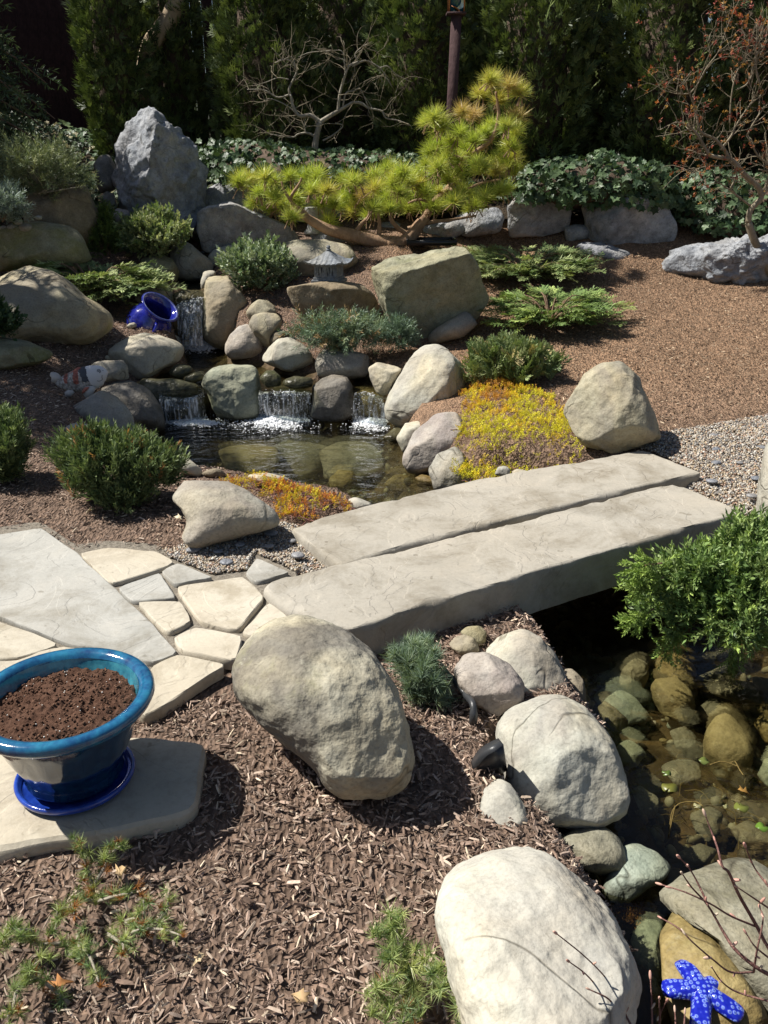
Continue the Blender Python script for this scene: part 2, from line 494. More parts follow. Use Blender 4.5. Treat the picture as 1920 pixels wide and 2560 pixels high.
far = np.array([-60, -40, -25, -15, -10, -8])
xs = np.concatenate([far, _gx[::2], -far[::-1]]); ys = np.concatenate([[-60, -30, -12, -4, -1], _gy[::2], [14.6, 16, 19, 25, 40, 90]])
XX, YY = np.meshgrid(xs, ys)
ins = (XX >= GX0) & (XX <= GX1 - GS) & (YY >= GY0) & (YY <= GY1 - GS)
ZZ = np.where(ins, H(XX, YY), H0(np.clip(XX, -40, 40), np.clip(YY, -30, 40)))
inpond = np.zeros(XX.shape); 
for poly, lev in ((POOL, WZ), (MID, MZ), (TOP, TZ)):
    inpond = np.maximum(inpond, np.where(in_poly(poly, XX, YY), 1.0, np.clip(1 - dist_poly(poly, XX, YY) / .04, 0, 1)))
V = np.stack([XX, YY, ZZ], -1).reshape(-1, 3)
nx = len(xs); ny = len(ys)
I = np.arange(nx * ny).reshape(ny, nx)
F = np.stack([I[:-1, :-1], I[:-1, 1:], I[1:, 1:], I[1:, :-1]], -1).reshape(-1, 4)
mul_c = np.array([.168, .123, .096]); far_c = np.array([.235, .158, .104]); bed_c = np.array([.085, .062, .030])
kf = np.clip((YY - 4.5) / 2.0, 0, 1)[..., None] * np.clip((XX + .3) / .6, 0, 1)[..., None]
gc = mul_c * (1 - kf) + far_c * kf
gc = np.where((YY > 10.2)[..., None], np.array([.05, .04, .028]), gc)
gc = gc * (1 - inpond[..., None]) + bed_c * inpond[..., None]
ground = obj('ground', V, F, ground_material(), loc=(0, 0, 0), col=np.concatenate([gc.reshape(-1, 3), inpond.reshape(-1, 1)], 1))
tag(ground, kind='structure')
# ------------------------------------------------------------------ boulders: each has its outline, its own distance, depth and lean
def radial(poly, cx, cy, n=180):
    th = np.arange(n) * 2 * math.pi / n
    r = np.zeros(n)
    P = np.array(poly, float) - (cx, cy)
    for i in range(len(P)):
        a, b = P[i], P[(i + 1) % len(P)]
        e = b - a
        D = np.stack([np.cos(th), np.sin(th)], 1)
        den = D[:, 0] * e[1] - D[:, 1] * e[0]
        with np.errstate(divide='ignore', invalid='ignore'):
            t = (a[0] * e[1] - a[1] * e[0]) / den
            u = (a[0] * D[:, 1] - a[1] * D[:, 0]) / den
        ok = (np.abs(den) > 1e-9) & (t > 0) & (u >= -1e-6) & (u <= 1 + 1e-6)
        r = np.where(ok, np.maximum(r, t), r)
    r = np.where(r <= 0, np.median(r[r > 0]), r)
    k = np.exp(-.5 * (np.arange(-6, 7) / 2.2) ** 2); k /= k.sum()
    return th, np.convolve(np.concatenate([r[-6:], r, r[:6]]), k, 'valid')

def hull(crop, poly, sub=4, depth=.85, lean=.45, p=.78, q=.9, base=None, zb=None, back=.55, sink=1.1, dist=None):
    """rounded body that fills an outline seen at a pixel, standing on the ground below it -> V, F, base point, mean radius"""
    sp = np.array([S(crop, pt) for pt in poly])
    c = (sp.max(0) + sp.min(0)) / 2
    if base is None:
        low = sp[sp[:, 1] > sp[:, 1].max() - .18 * np.ptp(sp[:, 1])]
        bx = (low[:, 0].mean(), low[:, 1].max())
    else: bx = S(crop, base)
    hp = at_y('S', bx, dist) if dist is not None else (at_z('S', bx, zb) if zb is not None else hit('S', bx))
    s = np.linalg.norm(hp - CAM)
    rm = .25 * (np.ptp(sp[:, 0]) + np.ptp(sp[:, 1])) / FPX * s
    T = depth * rm
    dc = ray('S', c)
    C = CAM + dc * ((hp[1] + back * T) / dc[1])
    N = unit(CAM - C); R = unit(np.cross([0, 0, 1.0], N)); U = np.cross(N, R)
    pts = []
    for x, y in sp:
        d = ray('S', (x, y)); t = ((C - CAM) @ N) / (d @ N); w = CAM + d * t - C
        pts.append((w @ R, w @ U))
    th, r = radial(pts, 0, 0)
    V0, F = ico(sub)
    rho = np.hypot(V0[:, 0], V0[:, 1]); ang = np.arctan2(V0[:, 1], V0[:, 0]) % (2 * math.pi)
    rr = np.interp(ang, np.append(th, 2 * math.pi), np.append(r, r[0])) * rho ** p
    a = rr * np.cos(ang); b = rr * np.sin(ang); b = np.where(b < 0, b * sink, b)
    cc = np.sign(V0[:, 2]) * np.abs(V0[:, 2]) ** q * T
    cc = cc - lean * b * np.where(b > 0, 1, .35)
    V = C + a[:, None] * R + b[:, None] * U + cc[:, None] * N
    return V, F, np.array([C[0], C[1], hp[2]]), rm, (C, R, U, N)

def fnoise(P, freq, octv=4, seed=0.0):
    o = Vector((seed * 7.3, seed * 3.1, seed * 5.7))
    return np.array([mnoise.fractal(Vector(p) * freq + o, .9, 2.1, octv) for p in P])

def ridged(P, freq, octv=5, seed=0.0):
    o = Vector((seed * 7.3, seed * 3.1, seed * 5.7))
    return np.array([mnoise.ridged_multi_fractal(Vector(p) * freq + o, .9, 2.1, octv, 1.0, 2.0) for p in P])

ROCK = {
    'tan': rock_mat('rock_tan', (0.206, 0.176, 0.115), (0.343, 0.301, 0.206), (0.429, 0.388, 0.276), moss=(0.189, 0.189, 0.078), moss_amt=.03, stain=(0.224, 0.198, 0.158), bumpk=.75),
    'cream': rock_mat('rock_cream', (0.329, 0.301, 0.227), (0.461, 0.430, 0.337), (0.543, 0.516, 0.419), speck=.4, stain=(0.346, 0.319, 0.272), vein=.12, bumpk=.55),
    'white': rock_mat('rock_white', (0.380, 0.355, 0.280), (0.472, 0.447, 0.364), (0.532, 0.512, 0.427), speck=.35, stain=(0.380, 0.355, 0.308), vein=.16, bumpk=.55),
    'grey': rock_mat('rock_grey', (0.206, 0.194, 0.158), (0.318, 0.301, 0.253), (0.403, 0.388, 0.332), stain=(0.239, 0.215, 0.189), vein=.1, bumpk=.75),
    'pale': rock_mat('rock_pale', (0.295, 0.277, 0.219), (0.412, 0.392, 0.318), (0.493, 0.475, 0.394), speck=.4, stain=(0.295, 0.265, 0.227), vein=.12, bumpk=.55),
    'blue': rock_mat('rock_blue', (.115, .118, .125), (.27, .275, .285), (.44, .445, .45), bumpk=1.6, vein=.5, speck=.35, sc=.8, crack=.9),
    'green': rock_mat('rock_green', (0.172, 0.189, 0.150), (0.283, 0.305, 0.244), (0.377, 0.391, 0.316), moss=(0.138, 0.155, 0.071), moss_amt=.0, vein=.15, bumpk=.75),
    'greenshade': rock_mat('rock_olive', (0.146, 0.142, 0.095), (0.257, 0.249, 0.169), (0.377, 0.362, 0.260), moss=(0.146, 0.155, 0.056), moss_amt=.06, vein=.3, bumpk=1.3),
    'dark': rock_mat('rock_dark', (0.086, 0.080, 0.069), (0.163, 0.151, 0.132), (0.257, 0.240, 0.213), vein=.15),
    'purple': rock_mat('rock_purple', (0.239, 0.207, 0.177), (0.361, 0.319, 0.273), (0.446, 0.410, 0.354), stain=(0.257, 0.215, 0.198), vein=.08, bumpk=.75),
    'moss': rock_mat('rock_mossy', (0.146, 0.129, 0.078), (0.248, 0.225, 0.142), (0.343, 0.319, 0.213), moss=(0.172, 0.172, 0.048), moss_amt=.13),
    'mottle': rock_mat('rock_mottled', (0.207, 0.191, 0.150), (0.355, 0.336, 0.265), (0.443, 0.424, 0.340), moss=(0.197, 0.202, 0.090), moss_amt=.03, stain=(0.084, 0.078, 0.078), bumpk=.8, vein=.1),
    'brown': rock_mat('rock_brown', (0.114, 0.092, 0.062), (0.211, 0.176, 0.123), (0.308, 0.264, 0.194), vein=.15),
    'wet': rock_mat('rock_wet', (0.026, 0.026, 0.016), (0.075, 0.070, 0.040), (0.150, 0.141, 0.079), rough=.22, moss=(0.079, 0.088, 0.022), moss_amt=.08),
    'algae': rock_mat('rock_algae', (.12, .095, .045), (.245, .20, .105), (.38, .33, .19), moss=(.17, .16, .06), moss_amt=.05, rough=.6),
    'ochre': rock_mat('rock_ochre', (0.123, 0.088, 0.031), (0.264, 0.194, 0.075), (0.405, 0.326, 0.150), moss=(0.123, 0.106, 0.035), moss_amt=.04, rough=.6),
    'teal': rock_mat('rock_teal', (0.141, 0.167, 0.132), (0.255, 0.290, 0.229), (0.370, 0.396, 0.317), moss=(0.176, 0.176, 0.070), moss_amt=.02, rough=.6),
    'drab': rock_mat('rock_drab', (0.114, 0.106, 0.070), (0.207, 0.194, 0.141), (0.290, 0.277, 0.211), moss=(0.141, 0.132, 0.070), moss_amt=.05, rough=.6, vein=.2),
}
GR_STREAM = 'boulders edging the stream and ponds'
GR_WALL = 'limestone boulders of the back wall'
GR_SUB = 'stones lying under the pond water'
_seed = [1]
ROCK_OBJ = {}
def rock(name, crop, poly, style, label, group=GR_STREAM, sub=5, amp=.05, ridge=0.0, facets=5, cut=.86, cat='boulder', planes=(), **kw):
    if cat != 'boulder' and sub == 5: sub = 4
    V, F, base, rm, (C, R, U, N) = hull(crop, poly, sub=sub, **kw)
    _seed[0] += 1; sd = _seed[0] * 1.37
    rs = np.random.default_rng(_seed[0])
    Q = V - C
    for j in range(facets):
        n = unit(rs.normal(size=3) * .75 + N * rs.uniform(.1, 1.3) + np.array([0, 0, 1]) * rs.uniform(-.1, .9))
        d = Q @ n; off = d.max() * rs.uniform(cut - .1, cut + .08)
        Q = Q - np.maximum(d - off, 0)[:, None] * n * .88
    for n_, fr in planes:
        n_ = unit(np.array(n_, float)); d = Q @ n_; off = d.max() * fr
        Q = Q - np.maximum(d - off, 0)[:, None] * n_ * .93
    rad = unit(Q)
    dn = fnoise(Q, 1.1 / rm, 4, sd) * amp * rm * 1.2 + fnoise(Q, 4.0 / rm, 3, sd + 3) * amp * rm * .35
    if ridge: dn = dn + (ridged(Q, 1.8 / rm, 5, sd) - 1.0) * ridge * rm
    V = C + Q + rad * dn[:, None]
    o = obj(name, V, F, ROCK[style], loc=base)
    tag(o, label, cat, group)
    return o

B = 'boulder'
# --- left bank
rock(B, 'D', [(-90, 370), (-40, 330), (30, 300), (110, 250), (200, 262), (330, 290), (440, 370), (540, 470), (620, 505), (730, 580), (738, 620), (690, 690), (600, 740), (480, 755), (370, 745), (250, 740), (130, 745), (20, 740), (-90, 730)],
     'tan', 'huge tan boulder at left edge dappled by branch shadows', sub=6, lean=.75, depth=.9)
rock(B, 'D', [(-120, 760), (-60, 728), (60, 735), (180, 765), (280, 800), (372, 838), (300, 880), (200, 905), (80, 930), (-120, 940)], 'moss', 'low mossy boulder at left edge below the huge tan one', lean=.5)
rock(B, 'D', [(690, 820), (760, 760), (850, 725), (940, 708), (1040, 725), (1130, 750), (1190, 790), (1190, 850), (1150, 890), (1060, 930), (960, 985), (880, 985), (850, 965), (760, 900), (700, 865)],
     'cream', 'flat pale boulder directly below the tilted blue jar', lean=.6, depth=1.0, zb=-.02)
rock(B, 'D', [(570, 915), (640, 888), (800, 883), (830, 930), (838, 1000), (690, 1015), (600, 980)], 'grey', 'small square grey stone behind the koi ornament head', lean=.4, zb=.06)
rock('stone', 'D', [(676, 870), (690, 850), (720, 846), (745, 865), (735, 882), (700, 886)], 'cream', 'tiny pale pebble at the left end of the flat pale boulder', sub=3, cat='stone')
rock(B, 'D', [(640, 1070), (740, 1015), (850, 1010), (920, 1040), (980, 1090), (1040, 1180), (1072, 1270), (1055, 1330), (960, 1350), (880, 1330), (760, 1280)], 'dark', 'dark rounded boulder left of the lowest waterfall', lean=.45, zb=-.3)
rock(B, 'D', [(420, 1180), (500, 1130), (600, 1095), (670, 1082), (760, 1120), (830, 1190), (878, 1260), (872, 1340), (790, 1370), (660, 1350), (540, 1290)], 'grey', 'grey angular boulder carrying the koi ornament', lean=.6, zb=-.12)
rock(B, 'D', [(402, 1325), (470, 1290), (560, 1293), (645, 1310), (668, 1340), (600, 1385), (480, 1385)], 'cream', 'low pale stone just above the dark green juniper', sub=4, lean=.5)
rock(B, 'D', [(885, 400), (940, 338), (1020, 335), (1080, 370), (1130, 450), (1170, 580), (1198, 700), (1185, 755), (1080, 750), (950, 745), (890, 660), (868, 500)], 'tan', 'upright brown boulder left of the upper waterfall behind the jar', lean=.15, zb=-.02)
rock(B, 'D', [(1020, 740), (1050, 712), (1110, 708), (1160, 730), (1178, 765), (1100, 775)], 'grey', 'small grey stone under the blue jar mouth', lean=.4, zb=.03, sub=3)
rock(B, 'D', [(810, 670), (835, 645), (875, 635), (890, 660), (850, 680)], 'grey', 'small flat stone left of the blue jar', sub=3, cat='stone')
# --- stream head
rock(B, 'E', [(300, 320), (370, 300), (440, 308), (500, 348), (545, 410), (582, 500), (578, 600), (562, 665), (470, 725), (420, 790), (350, 765), (272, 730), (272, 600), (288, 440)], 'tan', 'tall egg-shaped tan boulder right of the upper waterfall', sub=6, lean=.3, zb=-.02)
rock('stone', 'E', [(258, 400), (280, 310), (335, 293), (372, 315), (340, 350), (310, 430), (270, 432)], 'pale', 'pale knob of stone at the top stream edge', lean=.2, dist=8.75, sub=3, cat='stone')
rock(B, 'D', [(1095, 160), (1130, 120), (1185, 112), (1245, 132), (1310, 190), (1390, 258), (1375, 310), (1315, 350), (1230, 358), (1140, 345), (1100, 290)], 'grey', 'grey boulder with shadow stripes at the head of the stream', lean=.4, dist=9.3)
rock(B, 'E', [(305, 215), (370, 150), (410, 122), (480, 106), (533, 115), (565, 170), (520, 250), (400, 280), (335, 275)], 'pale', 'pale pointed boulder behind the dark-leaved bush', lean=.4, dist=9.5)
rock(B, 'D', [(895, 240), (970, 205), (1060, 203), (1120, 230), (1162, 300), (1155, 365), (1080, 372), (980, 345)], 'moss', 'mossy brown boulder under the feathery juniper by the stream head', lean=.5, dist=9.0)
rock('stone', 'E', [(556, 150), (575, 105), (612, 90), (662, 105), (695, 140), (650, 180), (585, 180)], 'tan', 'small round tan stone above the dark-leaved bush', lean=.3, dist=9.9, sub=3, cat='stone')
rock(B, 'E', [(755, 155), (800, 135), (860, 105), (950, 96), (1060, 98), (1180, 122), (1262, 150), (1318, 200), (1280, 250), (1200, 300), (1080, 330), (940, 345), (830, 335), (785, 245)], 'tan', 'long tan boulder in pine shadow behind the lantern', lean=.5, dist=8.75)
rock(B, 'E', [(808, 405), (870, 370), (960, 353), (1060, 363), (1200, 376), (1320, 388), (1385, 450), (1420, 530), (1412, 610), (1250, 625), (1050, 620), (935, 605), (885, 545), (830, 465)], 'brown', 'broad brown boulder the stone lantern stands on', lean=.15, dist=7.75, depth=.8, planes=[((.2, -.92, -.2), .68)])
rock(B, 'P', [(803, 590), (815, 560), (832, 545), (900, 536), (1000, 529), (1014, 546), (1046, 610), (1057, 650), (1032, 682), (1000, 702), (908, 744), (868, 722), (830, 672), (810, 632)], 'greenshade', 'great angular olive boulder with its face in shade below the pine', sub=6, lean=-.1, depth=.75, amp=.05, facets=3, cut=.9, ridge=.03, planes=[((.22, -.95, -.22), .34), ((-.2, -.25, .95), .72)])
rock(B, 'P', [(975, 690), (1010, 668), (1040, 672), (1035, 700), (1000, 728), (915, 745), (930, 715)], 'grey', 'small grey rock at the foot of the great olive boulder', sub=3, lean=.3)
rock('stone', 'E', [(552, 575), (590, 520), (640, 488), (700, 493), (748, 530), (765, 580), (700, 625), (590, 620)], 'tan', 'rounded tan cobble, upper one of the cobble pile by the tall egg-shaped boulder', lean=.3, dist=7.9, cat='stone')
rock('stone', 'E', [(572, 645), (600, 590), (660, 573), (760, 578), (798, 630), (782, 685), (732, 725), (705, 795), (650, 775), (600, 705)], 'tan', 'rounded tan cobble, middle one of the cobble pile', lean=.2, dist=7.55, cat='stone')
rock('stone', 'E', [(418, 790), (450, 718), (510, 660), (560, 646), (612, 668), (652, 740), (674, 815), (662, 872), (560, 880), (460, 868), (418, 835)], 'purple', 'purplish oval cobble standing in the middle pool', lean=.25, zb=-.02, cat='stone')
rock('stone', 'E', [(702, 765), (740, 700), (790, 678), (825, 700), (805, 745), (740, 782)], 'brown', 'small brown stone between the cobble pile and the draping juniper', lean=.3, dist=7.5, sub=3, cat='stone')
rock(B, 'E', [(657, 875), (700, 798), (770, 738), (850, 728), (930, 778), (993, 850), (988, 925), (930, 955), (820, 945), (700, 910)], 'pale', 'pale wedge boulder under the left end of the draping juniper', lean=.4, zb=-.03)
rock(B, 'E', [(978, 955), (1010, 870), (1060, 808), (1200, 815), (1350, 845), (1365, 920), (1335, 990), (1100, 995), (1005, 985)], 'grey', 'grey block under the right end of the draping juniper', lean=.2, zb=-.03)
rock(B, 'E', [(1348, 935), (1400, 898), (1490, 903), (1565, 930), (1540, 1000), (1495, 1085), (1450, 1108), (1400, 1080), (1368, 1015)], 'cream', 'small bright stone left of the big cream boulder', lean=.2, zb=-.06)
# --- lower falls
rock(B, 'E', [(253, 1035), (300, 960), (370, 923), (480, 908), (600, 912), (642, 950), (652, 1010), (668, 1065), (645, 1150), (635, 1250), (560, 1262), (400, 1268), (348, 1205), (308, 1105)], 'green', 'blocky green-grey boulder between the two lower waterfalls', sub=6, lean=.12, zb=-.3, facets=6, depth=.7)
rock(B, 'E', [(986, 1025), (1040, 985), (1130, 975), (1202, 983), (1243, 1040), (1254, 1130), (1264, 1225), (1180, 1272), (1060, 1272), (975, 1245), (982, 1120)], 'dark', 'dark charcoal block right of the central waterfall', lean=.12, zb=-.3, depth=.7)
rock(B, 'P', [(831, 872), (850, 830), (880, 780), (910, 750), (945, 744), (985, 763), (1007, 815), (1008, 842), (978, 872), (937, 898), (900, 920), (860, 920), (834, 897)], 'cream', 'big cream boulder right of the falls beside golden sedum', sub=6, lean=.4, zb=-.25)
rock('stone', 'P', [(856, 947), (875, 913), (905, 908), (922, 930), (903, 968), (870, 978)], 'cream', 'round cream cobble at the right shore of the upper pond', lean=.3, zb=-.3, cat='stone')
rock(B, 'P', [(868, 988), (895, 935), (940, 893), (985, 888), (1008, 925), (993, 972), (950, 1003), (910, 1022), (878, 1014)], 'purple', 'pinkish boulder at the pond edge left of golden sedum', lean=.4, zb=-.3)
rock(B, 'P', [(926, 1013), (945, 980), (985, 963), (1012, 988), (1018, 1050), (980, 1062), (938, 1056)], 'grey', 'grey wedge stone against the far bridge slab', lean=.3, zb=-.3)
rock(B, 'P', [(1213, 892), (1235, 853), (1262, 810), (1300, 784), (1345, 779), (1387, 810), (1407, 870), (1422, 920), (1428, 958), (1370, 975), (1320, 970), (1270, 957), (1225, 925)], 'tan', 'tall grey-tan boulder standing alone in the mulch by the gravel', sub=6, lean=.2, facets=7, amp=.06)
rock('stone', 'D', [(1085, 965), (1130, 915), (1190, 905), (1245, 925), (1258, 960), (1190, 1005), (1115, 1000)], 'wet', 'wet dark stone below the right end of the flat pale boulder', zb=-.04, sub=3, cat='stone')
rock('stone', 'D', [(1185, 995), (1260, 958), (1335, 948), (1345, 990), (1265, 1028), (1195, 1025)], 'wet', 'wet olive stone left of the blocky green-grey boulder', zb=-.05, sub=3, cat='stone')
rock('stone', 'E', [(642, 995), (690, 950), (735, 945), (785, 985), (790, 1045), (690, 1058)], 'wet', 'wet stone just right of the blocky green-grey boulder', zb=-.05, sub=3, cat='stone')
rock('stone', 'E', [(788, 1015), (870, 983), (995, 998), (990, 1055), (870, 1066), (798, 1050)], 'wet', 'flat wet stone above the central waterfall', zb=-.05, sub=3, cat='stone')
# ledges the water runs over
rock('ledge_stone', 'D', [(860, 1040), (900, 1000), (1100, 1000), (1260, 1030), (1340, 1110), (1360, 1180), (1340, 1260), (1050, 1280), (1000, 1150)], 'wet', 'wet ledge stone under the left lower waterfall', zb=-.3, lean=.1, depth=.7, back=.9, cat='stone')
rock('ledge_stone', 'E', [(648, 1080), (740, 1055), (880, 1055), (985, 1080), (985, 1240), (650, 1240)], 'wet', 'wet ledge stone under the central waterfall', zb=-.3, lean=.05, depth=.7, back=.9, cat='stone')
rock('ledge_stone', 'E', [(1255, 1100), (1320, 1060), (1440, 1080), (1470, 1160), (1450, 1260), (1280, 1250)], 'ochre', 'brown ledge stone with the trickle beside the big cream boulder', zb=-.3, lean=.5, depth=.8, back=.7, cat='stone')
rock('ledge_stone', 'E', [(75, 450), (120, 425), (280, 425), (300, 480), (280, 730), (130, 740)], 'wet', 'wet ledge stone behind the upper waterfall', dist=8.1, lean=.1, depth=.5, back=.9, cat='stone')
# --- near shore of the upper pond
rock('stone', 'D', [(1045, 1490), (1130, 1482), (1235, 1528), (1318, 1602), (1280, 1640), (1150, 1600)], 'cream', 'pale curved stone at the pond shore behind the dark green juniper', lean=.5, cat='stone')
rock('stone', 'G', [(1040, 92), (1075, 68), (1120, 62), (1172, 74), (1170, 102), (1090, 112)], 'brown', 'small brown stone behind the top of the flat triangular boulder', sub=3, lean=.4, cat='stone')
rock(B, 'P', [(362, 1082), (395, 1038), (430, 1019), (475, 1028), (530, 1058), (596, 1103), (607, 1131), (552, 1145), (480, 1165), (420, 1180), (382, 1178), (403, 1132), (392, 1097)], 'grey', 'flat triangular grey boulder beside orange sedum and gravel', sub=6, lean=.95, depth=.75, facets=4, amp=.035)
rock('stone', 'G', [(1265, 100), (1320, 90), (1375, 86), (1470, 103), (1540, 147), (1490, 175), (1350, 150)], 'cream', 'pale stone peeking out behind the orange sedum', lean=.5, cat='stone')
rock('stone', 'H', [(560, 355), (600, 348), (650, 358), (724, 392), (680, 425), (580, 420)], 'cream', 'pale stone between orange sedum and the far bridge slab', lean=.5, cat='stone')
rock('stone', 'F', [(425, 1130), (440, 1095), (480, 1088), (500, 1110), (490, 1145)], 'grey', 'grey stone under the near edge of golden sedum', lean=.3, zb=-.02, sub=3, cat='stone')
rock('stone', 'F', [(495, 1118), (530, 1102), (575, 1112), (570, 1140), (510, 1142)], 'cream', 'whitish stone under the near edge of golden sedum', lean=.3, zb=-.02, sub=3, cat='stone')
# --- foreground
rock(B, 'P', [(495, 1452), (509, 1400), (540, 1355), (590, 1325), (650, 1318), (712, 1334), (757, 1360), (803, 1410), (853, 1490), (883, 1570), (896, 1640), (874, 1680), (820, 1697), (740, 1697), (698, 1675), (683, 1643), (618, 1604), (556, 1553), (506, 1502)],
     'mottle', 'large mottled boulder in the mulch between pot and bridge', sub=7, ridge=.018, lean=.55, depth=.8, amp=.045, facets=3, cut=.9)
rock('stone', 'H', [(1245, 1172), (1280, 1143), (1372, 1132), (1408, 1170), (1400, 1236), (1350, 1258), (1280, 1220)], 'moss', 'small mossy stone under the near bridge slab', lean=.3, cat='stone')
rock('stone', 'H', [(1176, 1243), (1220, 1200), (1270, 1183), (1333, 1208), (1368, 1283), (1320, 1318), (1240, 1308), (1198, 1275)], 'tan', 'small tan cobble behind the two pond-edge boulders', lean=.3, cat='stone')
rock(B, 'P', [(1036, 1403), (1072, 1370), (1130, 1356), (1167, 1374), (1203, 1420), (1228, 1470), (1225, 1500), (1180, 1518), (1130, 1528), (1085, 1480)], 'pale', 'grey boulder with a hollow at the pond edge, behind the tan one', lean=.4, zb=-.2, facets=6)
rock(B, 'P', [(978, 1452), (998, 1414), (1050, 1407), (1102, 1433), (1138, 1480), (1133, 1518), (1075, 1540), (1018, 1516), (988, 1484)], 'purple', 'tan boulder with a rusty side in front of the hollowed grey one', sub=5, lean=.45)
rock('stone', 'I', [(480, 1090), (530, 1085), (592, 1148), (614, 1230), (614, 1290), (540, 1275), (495, 1190)], 'brown', 'narrow brown stone right of the hollowed grey boulder', lean=.3, zb=-.3, cat='stone')
rock(B, 'P', [(1070, 1572), (1095, 1533), (1150, 1504), (1210, 1498), (1267, 1524), (1312, 1580), (1342, 1640), (1363, 1710), (1347, 1752), (1290, 1770), (1200, 1765), (1128, 1745), (1092, 1692), (1082, 1622)], 'pale', 'large rounded pale boulder at the water beside the black liner', sub=6, ridge=.018, lean=.6, zb=-.27, facets=4, cut=.9)
rock(B, 'P', [(1030, 1762), (1049, 1694), (1070, 1678), (1102, 1694), (1132, 1735), (1153, 1792), (1125, 1822), (1048, 1818)], 'cream', 'small pale upright stone between the two largest foreground boulders', lean=.4, zb=-.16)
rock(B, 'P', [(932, 1920), (943, 1878), (990, 1843), (1060, 1808), (1120, 1797), (1172, 1793), (1218, 1818), (1263, 1880), (1322, 1960), (1353, 2030), (1379, 2090), (1379, 2132), (1365, 2200), (1340, 2330), (1200, 2420), (1100, 2400), (1030, 2260), (975, 2100), (946, 2010)],
     'white', 'huge whitish boulder at the bottom of the view', sub=7, ridge=.018, lean=.85, depth=.75, base=(1150, 2360), zb=-.05, facets=4, cut=.9, amp=.05)
rock(B, 'P', [(1628, 1140), (1638, 1060), (1648, 965), (1680, 930), (1760, 990), (1770, 1150)], 'grey', 'grey upright boulder cut by the right edge beside the gravel', lean=.2)
